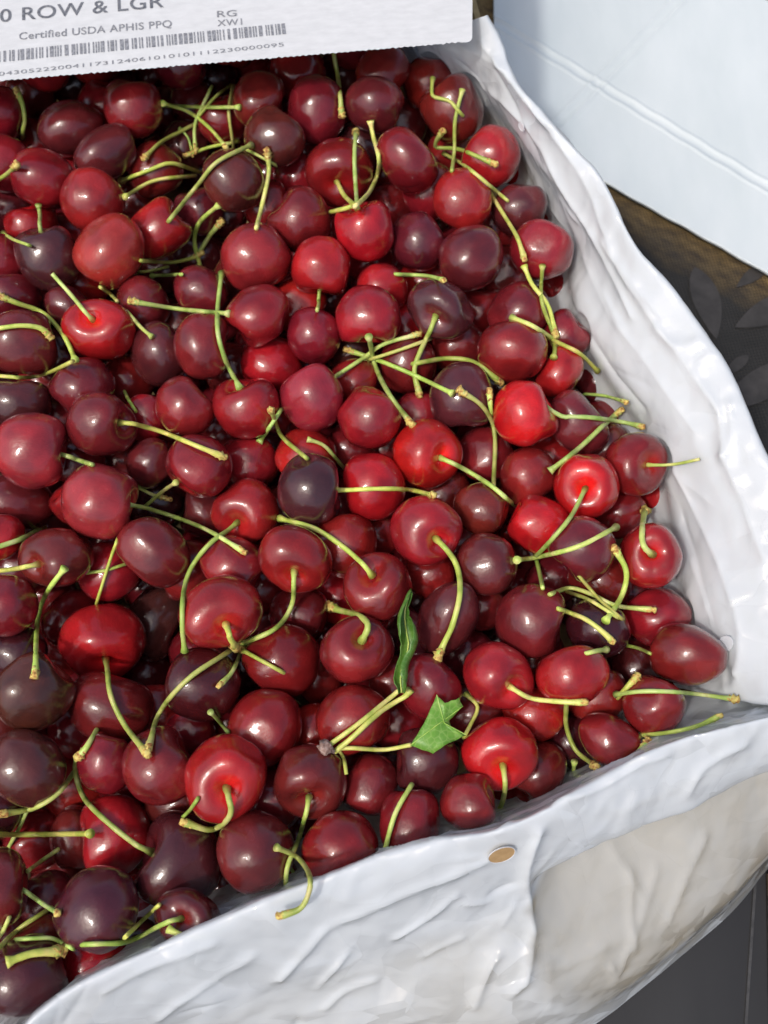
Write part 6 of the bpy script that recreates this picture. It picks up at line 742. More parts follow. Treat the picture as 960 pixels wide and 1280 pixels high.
def mat_film(name, see_through, col, single=None):
    m, t, b = mat(name)
    t.nodes.remove(b)
    out = t.nodes['Material Output']
    co = mapping(t)
    wn_ = nd(t, 'ShaderNodeTexNoise', Scale=22.0, Detail=2.0)
    t.links.new(co, wn_.inputs['Vector'])
    wv = nd(t, 'ShaderNodeVectorMath', operation='MULTIPLY_ADD')
    t.links.new(wn_.outputs['Color'], wv.inputs[0]); wv.inputs[1].default_value = (.03, .03, .03); t.links.new(co, wv.inputs[2])
    # crumpled facets: every cell is a small flat plane tilted its own way
    hs = []
    for sc, st3, wgt in ((30.0, (1, .6, 1), 1.0), (75.0, (.7, 1, 1), .55), (190.0, (1, .7, 1), .30)):
        sm = nd(t, 'ShaderNodeVectorMath', operation='MULTIPLY')
        t.links.new(wv.outputs[0], sm.inputs[0]); sm.inputs[1].default_value = tuple(sc * k for k in st3)
        vo = nd(t, 'ShaderNodeTexVoronoi', Scale=1.0, feature='F1')
        t.links.new(sm.outputs[0], vo.inputs['Vector'])
        rel = nd(t, 'ShaderNodeVectorMath', operation='SUBTRACT')
        t.links.new(sm.outputs[0], rel.inputs[0]); t.links.new(vo.outputs['Position'], rel.inputs[1])
        tlt = nd(t, 'ShaderNodeVectorMath', operation='SUBTRACT')
        t.links.new(vo.outputs['Color'], tlt.inputs[0]); tlt.inputs[1].default_value = (.5, .5, .5)
        dt = nd(t, 'ShaderNodeVectorMath', operation='DOT_PRODUCT')
        t.links.new(rel.outputs[0], dt.inputs[0]); t.links.new(tlt.outputs[0], dt.inputs[1])
        hs.append(math_n(t, 'MULTIPLY', dt.outputs['Value'], wgt))
    soft = nd(t, 'ShaderNodeTexNoise', Scale=55.0, Detail=1.5)
    t.links.new(co, soft.inputs['Vector'])
    mask = nd(t, 'ShaderNodeTexNoise', Scale=17.0, Detail=2.0)
    t.links.new(co, mask.inputs['Vector'])
    mk = ramp(t, mask.outputs['Fac'], [(.40, (.10,) * 3), (.62, (1,) * 3)])
    h = math_n(t, 'ADD', math_n(t, 'MULTIPLY', math_n(t, 'ADD', hs[0], hs[1]), mk.outputs[0]), math_n(t, 'MULTIPLY', soft.outputs['Fac'], .4))
    bn = nd(t, 'ShaderNodeBump', Strength=.5, Distance=.003)
    t.links.new(h, bn.inputs['Height'])
    bs = nd(t, 'ShaderNodeBump', Strength=.85, Distance=.028)
    t.links.new(h, bs.inputs['Height'])
    p = nd(t, 'ShaderNodeBsdfPrincipled', Roughness=.28, IOR=1.45)
    p.inputs['Coat Weight'].default_value = 1.0
    p.inputs['Coat Roughness'].default_value = .045
    p.inputs['Coat IOR'].default_value = 1.6
    t.links.new(bs.outputs[0], p.inputs['Coat Normal'])
    p.inputs['Base Color'].default_value = (*col, 1)
    t.links.new(bn.outputs[0], p.inputs['Normal'])
    tl = nd(t, 'ShaderNodeBsdfTranslucent')
    tl.inputs['Color'].default_value = (*col, 1)
    t.links.new(bn.outputs[0], tl.inputs['Normal'])
    tr = nd(t, 'ShaderNodeBsdfTransparent')
    tr.inputs['Color'].default_value = (.95, .95, .93, 1)
    m1 = nd(t, 'ShaderNodeMixShader'); m1.inputs[0].default_value = .24
    m2 = nd(t, 'ShaderNodeMixShader'); m2.inputs[0].default_value = see_through
    if single is not None:          # the vertex weight says where the bag is one layer thick
        at = nd(t, 'ShaderNodeAttribute', attribute_name='single_layer')
        t.links.new(math_n(t, 'ADD', math_n(t, 'MULTIPLY', at.outputs['Fac'], single - see_through), see_through), m2.inputs[0])
    t.links.new(p.outputs[0], m1.inputs[1]); t.links.new(tl.outputs[0], m1.inputs[2])
    t.links.new(m1.outputs[0], m2.inputs[1]); t.links.new(tr.outputs[0], m2.inputs[2])
    t.links.new(m2.outputs[0], out.inputs['Surface'])
    return m

def mat_noise(name, stops, scale, rough, bump_s=.2, bump_d=.001, stretch=(1, 1, 1), rot=(0, 0, 0), detail=4.0):
    m, t, b = mat(name, rough=rough)
    n1 = nd(t, 'ShaderNodeTexNoise', Scale=scale, Detail=detail, Roughness=.6)
    t.links.new(mapping(t, scale=stretch, rot=rot), n1.inputs['Vector'])
    r = ramp(t, n1.outputs['Fac'], stops)
    t.links.new(r.outputs[0], b.inputs['Base Color'])
    bump(t, n1.outputs['Fac'], b, bump_s, bump_d)
    return m

def mat_cloth():
    """printed woven cloth: black ground, and a brown band of coarse threads beside the white sheet"""
    m, t, b = mat('printed_cloth', rough=.75)
    a, c = Vector(BROWN[0]), Vector(BROWN[1])
    d = (c - a).normalized()
    nrm = Vector((d.y, -d.x, 0))
    if nrm.y > 0: nrm = -nrm
    tc = t.nodes.new('ShaderNodeTexCoord')
    dp = nd(t, 'ShaderNodeVectorMath', operation='DOT_PRODUCT')
    t.links.new(tc.outputs['Object'], dp.inputs[0])
    dp.inputs[1].default_value = nrm
    al = nd(t, 'ShaderNodeVectorMath', operation='DOT_PRODUCT')
    t.links.new(tc.outputs['Object'], al.inputs[0])
    al.inputs[1].default_value = d
    dist = math_n(t, 'SUBTRACT', dp.outputs['Value'], a.dot(nrm))
    nz = nd(t, 'ShaderNodeTexNoise', Scale=60.0, Detail=3.0)
    t.links.new(tc.outputs['Object'], nz.inputs['Vector'])
    dist2 = math_n(t, 'ADD', dist, math_n(t, 'MULTIPLY', math_n(t, 'SUBTRACT', nz.outputs['Fac'], .5), .022))
    fac = ramp(t, math_n(t, 'MULTIPLY', math_n(t, 'ADD', dist2, .06), 8.0), [(.34, (1, 1, 1)), (.68, (0, 0, 0))])
    # threads
    w1 = math_n(t, 'SINE', math_n(t, 'MULTIPLY', dist, 2600.0))
    w2 = math_n(t, 'SINE', math_n(t, 'MULTIPLY', al.outputs['Value'], 2600.0))
    wv = math_n(t, 'MULTIPLY', w1, w2)
    nl = nd(t, 'ShaderNodeTexNoise', Scale=1.0, Detail=3.0)
    cx = nd(t, 'ShaderNodeCombineXYZ')
    t.links.new(math_n(t, 'MULTIPLY', dist, 260.0), cx.inputs[0]); t.links.new(math_n(t, 'MULTIPLY', al.outputs['Value'], 110.0), cx.inputs[1])
    t.links.new(cx.outputs[0], nl.inputs['Vector'])
    br = ramp(t, nl.outputs['Fac'], [(.3, (.075, .042, .012)), (.5, (.20, .125, .036)), (.72, (.33, .22, .08))])
    bk = ramp(t, nz.outputs['Fac'], [(.35, (.007, .007, .0065)), (.7, (.017, .0165, .016))])
    c1 = mixc(t, fac.outputs[0], bk.outputs[0], br.outputs[0])
    c1 = mixc(t, math_n(t, 'MULTIPLY', math_n(t, 'ADD', wv, 1.0), .30), c1, (.02, .016, .01))
    t.links.new(c1, b.inputs['Base Color'])
    bump(t, wv, b, .35, .0004)
    return m

M_CHERRY, M_STEM, M_KNOB, M_FILM, M_CLOTH = mat_cherry(), mat_stem(), mat_knob(), mat_film('white_film', .04, (.80, .83, .86)), mat_cloth()
M_BAG = mat_film('bag_film', .09, (.84, .885, .905), .46)
M_KRAFT = mat_noise('kraft_board', [(.3, (.36, .27, .12)), (.7, (.48, .37, .19))], 220, .8, .15, .0004)
M_LID = mat_noise('white_board', [(.3, (.57, .58, .58)), (.7, (.65, .66, .66))], 140, .6, .12, .0005, (1, 3, 1))
M_FLUTE = mat_noise('board_edge', [(.3, (.70, .69, .66)), (.7, (.80, .79, .77))], 900, .85, .4, .0005)
M_INK = mat_noise('grey_ink', [(.35, (.13, .135, .15)), (.70, (.36, .37, .39))], 800, .6, 0, .0001)
M_INK_D = mat_noise('dark_grey_ink', [(.35, (.085, .09, .105)), (.7, (.22, .23, .25))], 700, .6, 0, .0001)
M_FOAM = mat_noise('white_foam', [(.3, (.58, .64, .64)), (.7, (.66, .71, .71))], 30, .42, .12, .002, (1, .35, 1), (0, 0, R(35)))
M_BOARD = mat_noise('charcoal_board', [(.3, (.009, .009, .0092)), (.7, (.020, .020, .0198))], 26, .42, .15, .001, (1, .25, 1), (0, 0, R(-25)))
M_PRINT = mat_noise('leaf_print_grey', [(.3, (.022, .020, .018)), (.7, (.048, .043, .040))], 120, .7, .2, .0005)
M_DARKER = mat_noise('crate_brown', [(.3, (.09, .065, .045)), (.7, (.18, .14, .10))], 60, .7, .3, .001)

def mat_leaf():
    m, t, b = mat('leaf_green', rough=.4)
    n1 = nd(t, 'ShaderNodeTexNoise', Scale=140.0, Detail=4.0)
    t.links.new(mapping(t), n1.inputs['Vector'])
    r = ramp(t, n1.outputs['Fac'], [(.3, (.075, .20, .02)), (.55, (.14, .32, .035)), (.75, (.26, .42, .08))])
    ge = t.nodes.new('ShaderNodeNewGeometry')
    vein_n = nd(t, 'ShaderNodeTexVoronoi', Scale=420.0, feature='DISTANCE_TO_EDGE')
    t.links.new(mapping(t), vein_n.inputs['Vector'])
    net = ramp(t, vein_n.outputs['Distance'], [(.0, (1, 1, 1)), (.12, (0, 0, 0))])
    c = mixc(t, math_n(t, 'MULTIPLY', net.outputs[0], .35), r.outputs[0], (.34, .48, .14))
    c = mixc(t, math_n(t, 'MULTIPLY', ge.outputs['Backfacing'], .7), c, (.34, .45, .20))
    oi = t.nodes.new('ShaderNodeObjectInfo')
    c = mixc(t, 1.0, c, oi.outputs['Color'], 'MULTIPLY')
    t.links.new(c, b.inputs['Base Color'])
    bump(t, n1.outputs['Fac'], b, .5, .0012)
    return m
M_LEAF = mat_leaf()

# ---------------------------------------------------------------- setting
me = mesh_of('table_cloth', [(-2, -2, 0), (2, -2, 0), (2, 2, 0), (-2, 2, 0)], [(0, 1, 2, 3)])
cloth = tag(link_mesh('table_cloth', me, M_CLOTH), kind='structure')

def leaf_shape(a, b, width, bend=0.0, n=18):
    a, b = Vector(a), Vector(b)
    d = b - a
    s = Vector((-d.y, d.x, 0)).normalized()
    up, dn = [], []
    for i in range(n + 1):
        u = i / n
        c = a + d * u + s * bend * math.sin(u * math.pi)
        w = width * math.sin(math.pi * u ** .8) ** .85
        up.append(c + s * w); dn.append(c - s * w)
    return dn + up[-2:0:-1]

for a, b, w, bd in LEAFPRINTS:
    poly = [(p.x, p.y) for p in leaf_shape(a, b, w, bd)]
    v, f = slab(poly, .0004, .0008)
    o = link_mesh('leaf_print', mesh_of('leaf_print', v, f), M_PRINT, cloth)

# charcoal board under the box, with its bright seam, and the brown crate strip beside it
bx = [(-.34, -.42), (SEAM[3][0], -.42), (SEAM[3][0], SEAM[3][1]), (SEAM[2][0], SEAM[2][1]), (SEAM[2][0], -.02), (-.34, -.02)]
v, f = slab(bx, .001, .005)
board = link_mesh('base_board', mesh_of('base_board', v, f), M_BOARD)
tag(board, 'smooth charcoal board lying flat under the cherry box', 'board')
sa, sb = Vector(SEAM[0]), Vector(SEAM[1])
dd = (sb - sa).normalized(); sn = Vector((-dd.y, dd.x, 0)) * .0006
sb = sb + dd * .05
v, f = slab([tuple((sa - sn)[:2]), tuple((sb - sn)[:2]), tuple((sb + sn)[:2]), tuple((sa + sn)[:2])], .0052, .0058)
link_mesh('seam', mesh_of('seam', v, f), mat_noise('seam_grey', [(.3, (.02, .02, .02)), (.7, (.06, .06, .06))], 200, .5), board)
v, f = slab([(SEAM[3][0] + .0012, -.3), (SEAM[3][0] + .06, -.3), (SEAM[2][0] + .06, -.132), (SEAM[2][0] + .0012, -.132)], .001, .012)
tag(link_mesh('wooden_strip', mesh_of('wooden_strip', v, f), M_DARKER), 'weathered brown strip along the charcoal board edge', 'strip')

# ---------------------------------------------------------------- white embossed sheet
def build_sheet():
    o0 = Vector(SHEET[0]); ex = Vector(SHEET[3]) - o0; ey = Vector(SHEET[1]) - o0
    nx, ny = 330, 330
    L = [Vector(p) for p in SHEETLINE]
    d1 = (L[2] - L[0]).normalized(); d2 = (L[5] - L[3]).normalized()
    n1 = Vector((-d1.y, d1.x, 0)); n2 = Vector((-d2.y, d2.x, 0))
    vs = []
    for i in range(nx):
        for j in range(ny):
            p = o0 + ex * (i / (nx - 1) * .75) + ey * (j / (ny - 1) * .75)
            a = (p - L[1]).dot(n1); b = (p - L[3]).dot(n2)
            z = 0.0
            for dist in (a, b):
                z += .0005 * (math.exp(-((abs(dist) - .0033) / .0011) ** 2)) - .0004 * math.exp(-(dist / .0018) ** 2)
            u = (p - L[1]).dot(d1)
            z += .00045 * math.sin(u * 285 + 1.5 * noise.noise(p * 9)) * (.6 + .5 * noise.noise(p * 14 + Vector((3, 1, 0))))
            z += .0005 * noise.noise(p * 22)
            vs.append((p.x, p.y, .0062 + z))
    me = mesh_of('foam_sheet', vs, grid_faces(nx, ny))
    me.flip_normals()
    o = link_mesh('foam_sheet', me, M_FOAM, smooth=True)
    sol = o.modifiers.new('thickness', 'SOLIDIFY'); sol.thickness = .0022; sol.offset = -1
    tag(o, 'white padded sheet with pressed double lines beside the box', 'sheet')
build_sheet()

# ---------------------------------------------------------------- plastic liner
def cr(p, n):
    p = np.asarray(p, float); m = len(p)
    q = np.concatenate([2 * p[:1] - p[1:2], p, 2 * p[-1:] - p[-2:-1]])
    u = np.linspace(0, m - 1 - 1e-6, n); k = u.astype(int); w = (u - k).reshape((-1,) + (1,) * (p.ndim - 1))
    a, b, c, d = q[k], q[k + 1], q[k + 2], q[k + 3]
    return .5 * (2 * b + (c - a) * w + (2 * a - 5 * b + 4 * c - d) * w ** 2 + (3 * b - a - 3 * c + d) * w ** 3)

def build_liner():
    nu, nv = 620, 210
    g = cr(np.array(LINER), nu)
    g = np.swapaxes(cr(np.swapaxes(g, 0, 1), nv), 0, 1)
    du = np.gradient(g, axis=0); dv = np.gradient(g, axis=1)
    nr = np.cross(du, dv); nr /= np.linalg.norm(nr, axis=2, keepdims=True) + 1e-12
    if nr[..., 2].mean() < 0: nr = -nr
    disp = np.zeros((nu, nv))
    flat = g.reshape(-1, 3)
    for pts, w, amp in CREASES:
        pts = np.array(pts)
        best = np.full(len(flat), 1e9)
        for a, b in zip(pts[:-1], pts[1:]):
            ab = b - a; L2 = ab @ ab + 1e-12
            s = np.clip(((flat - a) @ ab) / L2, 0, 1)
            best = np.minimum(best, np.linalg.norm(flat - (a + s[:, None] * ab), axis=1))
        prof = np.exp(-best / w) * .75 + .25 * np.exp(-(best / (2.2 * w)) ** 2)
        disp += (amp * prof).reshape(nu, nv)
    # short sharp creases pulled across the film
    rc = random.Random(17)
    fine = np.zeros(len(flat))
    visible = np.where((flat[:, 2] > .07) | (flat[:, 1] < -.13))[0]
    for _ in range(120):
        c = flat[visible[rc.randrange(len(visible))]]
        k = rc.randrange(len(flat))
        iu, iv = divmod(int(np.argmin(((flat - c) ** 2).sum(1))), nv)
        ju = min(max(iu + int(rc.gauss(0, 22)), 0), nu - 1); jv = min(max(iv + int(rc.gauss(0, 22)), 0), nv - 1)
        e = flat[ju * nv + jv]
        ab = e - c; L2 = ab @ ab + 1e-12
        if L2 > .055 ** 2: continue
        s = np.clip(((flat - c) @ ab) / L2, 0, 1)
        dist = np.linalg.norm(flat - (c + s[:, None] * ab), axis=1)
        w = rc.uniform(.0008, .0022)
        fine += rc.choice((1, 1, -1)) * rc.uniform(.0005, .0015) * np.sin(np.pi * np.clip(s, .04, .96)) ** .5 * np.exp(-dist / w)
    disp += fine.reshape(nu, nv)
    # crumple: folded noise, finer near the rim
    rim = np.exp(-((np.arange(nv) / nv - .55) / .3) ** 2)
    cr_ = np.zeros(len(flat))
    for i, p in enumerate(flat):
        q = Vector(p)
        w = noise.noise_vector(q * 18) * .35
        n1 = noise.noise((q * 34) + w)
        n2 = noise.noise((q * 85) + w * 3)
        cr_[i] = .0008 * (abs(n1) * -1.6 + .3) + .0003 * (-abs(n2) * 2 + .3)
    disp += cr_.reshape(nu, nv) * (.35 + .65 * rim)[None, :]
    g = g + nr * disp[..., None]
    # the film drapes round the fruit it touches
    fl = g.reshape(-1, 3)
    nf = nr.reshape(-1, 3)
    for cpos, crad in [(np.array(c[0]), c[1] * max(c[2]) * 1.05 + .0004) for c in CHERRIES]:
        dv_ = fl - cpos
        dd_ = np.linalg.norm(dv_, axis=1)
        hitv = np.where(dd_ < crad)[0]
        k = int(np.argmin(dd_))
        if len(hitv) == 0 or -(dv_[k] @ nf[k]) < .12 * crad: continue      # lies beyond the film
        fl[hitv] = cpos + dv_[hitv] / dd_[hitv, None] * crad
    g = fl.reshape(nu, nv, 3)
    g[..., 2] = np.maximum(g[..., 2], .0065)
    me = mesh_of('plastic_liner', g.reshape(-1, 3), grid_faces(nu, nv))
    me.materials.append(M_BAG)
    # below the folded hem the bag is one layer thick
    st = np.linspace(0, len(LINER) - 1, nu)[:, None]; s = np.linspace(0, 8, nv)[None, :]
    def step(x, w): return np.clip(x / w + .5, 0, 1)
    wob = .10 * np.sin(s * 5) + .08 * np.sin(s * 13)
    patch = .45 * np.exp(-((st - 21.2) / .7) ** 2) * step(s - 5.9, .8) * step(7.7 - s, .3)
    one = step(st - 14.5, .2) * step(20.0 + wob - .55 * np.clip(s - 7, 0, 1) - st, .16 + .5 * np.clip(s - 6.3, 0, 2)) * step(s - 5.85, .18) * step(7.72 + .08 * np.sin(st * 7) - s, .16)
    one = np.maximum(one, patch)
    at = me.attributes.new('single_layer', 'FLOAT', 'POINT')
    at.data.foreach_set('value', one.astype(np.float32).ravel())
    o = link_mesh('plastic_liner', me, None, smooth=True)
    tag(o, 'wrinkled white plastic bag lining the box and folded over its rim', 'plastic liner')
    return o, g
liner, LG = build_liner()

def vent(p, n, rad, m_in, oval):
    p = np.array(p)
    k = np.argmin(((LG.reshape(-1, 3) - p) ** 2).sum(1))
    p = Vector(LG.reshape(-1, 3)[k]); n = Vector(n)
    rot = n.to_track_quat('Z', 'Y').to_matrix().to_4x4()
    bm = bmesh.new()
    seg, ring = 28, 8
    vs = []
    for i in range(seg):
        a = i / seg * math.tau
        row = []
        for j in range(ring):
            b = j / ring * math.tau
            rr = rad + .00018 * math.cos(b)
            row.append(bm.verts.new((rr * math.cos(a), rr * oval * math.sin(a), .00018 * math.sin(b))))
        vs.append(row)
    for i in range(seg):
        for j in range(ring):
            bm.faces.new((vs[i][j], vs[(i + 1) % seg][j], vs[(i + 1) % seg][(j + 1) % ring], vs[i][(j + 1) % ring]))
    me = bpy.data.meshes.new('vent_hole'); bm.to_mesh(me); bm.free()
    o = link_mesh('vent_hole', me, M_FILM, liner, True)
    o.matrix_world = Matrix.Translation(p + n * .0015) @ rot
    bm = bmesh.new()
    bmesh.ops.create_circle(bm, cap_ends=True, segments=28, radius=rad * .97)
    for v in bm.verts: v.co.y *= oval
    me = bpy.data.meshes.new('vent_opening'); bm.to_mesh(me); bm.free()
    c = link_mesh('opening', me, m_in, o)
vent(*VENTS[0], mat_noise('hole_brown', [(.3, (.34, .21, .09)), (.7, (.46, .30, .14))], 300, .8), .82)
vent(*VENTS[1], M_FILM, 1.25)
vent(*VENTS[2], M_FILM, .9)

# ---------------------------------------------------------------- cardboard box under the liner
rim = [Vector(s[4]) for s in LINER]
right = [p for p in rim[1:14]]
near = [p for p in rim[14:]]
box = empty('cardboard_box', (0, 0, .008))
tag(box, 'brown cardboard box hidden under its white plastic liner', 'box')
def ribbon(name, path, z0, z1, th):
    n = len(path); v = []
    for i, p in enumerate(path):
        d = (path[min(i + 1, n - 1)] - path[max(i - 1, 0)]); d.z = 0; d.normalize()
        s = Vector((-d.y, d.x, 0)) * th / 2
        for q, z in ((p - s, z0), (p + s, z0), (p + s, z1), (p - s, z1)):
            v.append((q.x, q.y, z - .008))
    f = grid_faces(n, 4, True) + [(3, 2, 1, 0), tuple(range(4 * n - 4, 4 * n))]
    return link_mesh(name, mesh_of(name, v, f), M_KRAFT, box)
FL, FR = Vector((-.36, .30, 0)), Vector((right[0].x - .012, .31, 0))
NL = Vector((-.36, near[-1].y - .05, 0))
out_r = [p + Vector((.005, .001, 0)) for p in right]
ribbon('side_wall', [FR] + out_r + [near[0]], .012, .075, .003)
foot = [Vector(s[8]) for s in LINER[14:]]
def leaning(name, top, low, th):
    v = []
    for p, q in zip(top, low):
        d = (q - p); d.z = 0; d.normalize()
        for c, k in ((p, .0020), (q, .0035)):
            for e in (k, k + th):
                w = c - d * e; v.append((w.x, w.y, w.z - .008))
    f = []
    for i in range(len(top) - 1):
        for x, y in ((0, 2), (2, 3), (3, 1), (1, 0)):
            f.append((i * 4 + x, i * 4 + y, i * 4 + 4 + y, i * 4 + 4 + x))
    f += [(0, 1, 3, 2), tuple(4 * (len(top) - 1) + k for k in (2, 3, 1, 0))]
    return link_mesh(name, mesh_of(name, v, f), M_KRAFT, box)
leaning('side_wall', [Vector(s[6]) for s in LINER[14:]], foot, .003)
ribbon('side_wall', [FR + Vector((-.003, .003, 0)), FL + Vector((.003, .003, 0))], .012, .108, .003)
ribbon('side_wall', [FL + Vector((0, -.003, 0)), NL + Vector((0, .003, 0))], .012, .108, .003)
poly = [FL] + [NL] + near[::-1] + right[::-1] + [FR]
v, f = slab([(p.x, p.y) for p in poly], 0, .003)
link_mesh('bottom_panel', mesh_of('bottom_panel', v, f), M_KRAFT, box)

# ---------------------------------------------------------------- printed lid
def build_lid():
    a, c = Vector(LID[0]), Vector(LID[2])
    d = (c - a).normalized(); s = Vector((-d.y, d.x, 0))
    Lw = (c - a).length
    root = empty('box_lid', (a + d * Lw / 2)[:])
    tag(root, 'white printed cardboard lid with a saw-toothed edge over the cherries', 'lid')
    root.rotation_euler = (0, 0, math.atan2(d.y, d.x))
    out = []
    n = int(Lw / .0013)
    rnd = random.Random(3)
    for i in range(n + 1):
        x = -Lw / 2 + Lw * i / n
        if x > Lw / 2 - .004: break
        out.append((x, (.0005 if i % 2 else 0) + rnd.uniform(-.0002, .0002)))
    for k in range(7):
        an = -math.pi / 2 + k / 6 * math.pi / 2
        out.append((Lw / 2 - .003 + .003 * math.cos(an), .003 + .003 * math.sin(an)))
    e2 = Vector(LID[3]) - c
    ang = math.atan2(e2.dot(s), e2.dot(d))
    out += [(Lw / 2 + .19 * math.cos(ang), .19 * math.sin(ang)), (-Lw / 2, .19)]
    bm = bmesh.new()
    T = .0022
    top = [bm.verts.new((x, y, T)) for x, y in out]; bot = [bm.verts.new((x, y + (.0026 if y < .004 else 0), 0)) for x, y in out]   # the cut edge is crushed to a slant
    bm.faces.new(top); bm.faces.new(bot[::-1])
    for i in range(len(out)):
        j = (i + 1) % len(out)
        fc = bm.faces.new((top[i], bot[i], bot[j], top[j])); fc.material_index = 1
    me = bpy.data.meshes.new('panel'); bm.to_mesh(me); bm.free()
    me.materials.append(M_LID); me.materials.append(M_FLUTE)
    link_mesh('panel', me, None, root)
    T += .0002
    inv = Matrix.Rotation(-root.rotation_euler.z, 4, 'Z') @ Matrix.Translation(-Vector(root.location))
    def text(body, p0, p1, cap, right=False, m=M_INK, squeeze=None):
        p0, p1 = inv @ Vector(p0), inv @ Vector(p1)
        cu = bpy.data.curves.new('lettering', 'FONT'); cu.body = body; cu.size = 1.0; cu.space_character = 1.06; cu.offset = .010 if cap > .003 else 0.0
        tmp = bpy.data.objects.new('lettering', cu); COL.objects.link(tmp)
        bpy.context.view_layer.update()
        me = bpy.data.meshes.new_from_object(tmp.evaluated_get(bpy.context.evaluated_depsgraph_get()))
        bpy.data.objects.remove(tmp)
        co = np.zeros(len(me.vertices) * 3); me.vertices.foreach_get('co', co); co = co.reshape(-1, 3)
        w = co[:, 0].max() - co[:, 0].min()
        width = (p1 - p0).length
        co[:, 0] = (co[:, 0] - co[:, 0].min()) * width / w
        co[:, 1] *= cap / .72
        me.vertices.foreach_set('co', co.ravel()); me.update()
        o = link_mesh('lettering', me, m, root)
        o.location = (p0.x, p0.y, T); o.rotation_euler = (0, 0, math.atan2((p1 - p0).y, (p1 - p0).x))
        o['kind'] = 'stuff'
        return o
    t = [Vector(p) for p in LIDTXT]
    w0 = t[1] - t[0]
    text('0 ROW & LGR', t[0], t[1], .0074, m=M_INK_D)
    text('Certified USDA APHIS PPQ', t[2], t[3], .0041)
    uq = Vector((-(t[5] - t[4]).y, (t[5] - t[4]).x, 0)).normalized() * .0022
    text('XW1', t[4] + uq, t[5] + uq, .0036)
    up = Vector((-(t[5] - t[4]).y, (t[5] - t[4]).x, 0)).normalized()
    text('RG', t[4] + up * .0073, t[4] + up * .0073 + (t[5] - t[4]) * .8, .0036)
    text('1108043052220041173124061010101112230000095', t[9] - (t[10] - t[9]) * .1, t[10], .0021)
    # bar code
    b0, b1 = inv @ t[6], inv @ t[7]
    dx = (b1 - b0).normalized(); dy = Vector((-dx.y, dx.x, 0))
    rnd = random.Random(11)
    v, f = [], []
    x = -.02; W = (b1 - b0).length
    while x < W:
        w = rnd.choice((.0006, .0006, .0011, .0016))
        k = len(v)
        for q in ((x, 0), (x + w, 0), (x + w, .0060), (x, .0060)):
            p = b0 + dx * q[0] + dy * q[1]; v.append((p.x, p.y, T))
        f.append((k, k + 1, k + 2, k + 3))
        x += w + rnd.choice((.0005, .0006, .0009, .0014))
    o = link_mesh('bar_code', mesh_of('bar_code', v, f), M_INK, root); o['kind'] = 'stuff'
build_lid()

# ---------------------------------------------------------------- cherries
def flesh_mesh(var, seed):
    rnd = random.Random(seed)
    nth, nph = 30, 40
    dw, dd_, cheek, point = rnd.uniform(.36, .48), rnd.uniform(.36, .46), rnd.uniform(.02, .07), rnd.uniform(.0, .07)
    flatn = None
    if var == 6: cheek, dw, dd_ = .085, .54, .52
    if var == 7: point, cheek = .20, .0
    if var == 8: flatn = Vector((.25, .3, .92)).normalized()
    off = Vector((rnd.uniform(-9, 9), rnd.uniform(-9, 9), rnd.uniform(-9, 9)))
    dents = [(Vector((rnd.gauss(0, 1), rnd.gauss(0, 1), rnd.gauss(0, .6))).normalized(), rnd.uniform(.28, .5), rnd.uniform(.03, .075)) for _ in range(3)]
    verts = []
    for i in range(nth + 1):
        th = math.pi * (i / nth) ** (1.0 if i else 1)
        # pack rings toward the stem hollow
        th = math.pi * (.75 * i / nth + .25 * (i / nth) ** 2)
        for j in range(nph):
            ph = math.tau * j / nph
            d = Vector((math.sin(th) * math.cos(ph), math.sin(th) * math.sin(ph), math.cos(th)))
            r = 1.0 - dd_ * math.exp(-(th / dw) ** 2) + .05 * math.exp(-((th - .8) / .38) ** 2)
            r += cheek * math.cos(2 * ph) * math.exp(-((th - .65) / .55) ** 2)
            r += point * math.exp(-((th - math.pi) / .55) ** 2) - .03 * math.exp(-((th - math.pi) / .16) ** 2)
            pp = min(ph, math.tau - ph)
            r -= .030 * math.exp(-(pp / .15) ** 2) * math.sin(th)
            r += .050 * noise.noise(d * 1.3 + off) + .014 * noise.noise(d * 2.8 + off)
            for dn, dwid, dep in dents:          # flats where neighbours press
                r -= dep * math.exp(-(d.angle(dn) / dwid) ** 4)
            p = d * r
            if flatn is not None:
                h = p.dot(flatn)
                if h > .80: p -= flatn * (h - .80) * .8
            verts.append(p)
    faces = []
    for i in range(nth):
        for j in range(nph):
            k = (j + 1) % nph
            faces.append((i * nph + j, (i + 1) * nph + j, (i + 1) * nph + k, i * nph + k))
    me = mesh_of('flesh', verts, faces)
    bm = bmesh.new(); bm.from_mesh(me)
    bmesh.ops.remove_doubles(bm, verts=bm.verts, dist=1e-5); bm.to_mesh(me); bm.free()
    me.materials.append(M_CHERRY)
    me.polygons.foreach_set('use_smooth', [True] * len(me.polygons))
    return me
FLESH = [flesh_mesh(k, 100 + k) for k in range(16)]
SKIN = {'S': (.38, .010, .012), 'R': (.27, .011, .013), 'Q': (.30, .020, .022), 'D': (.165, .0105, .0125),
        'M': (.108, .012, .0135), 'P': (.074, .0135, .0155), 'B': (.078, .016, .014), 'K': (.048, .0075, .009)}

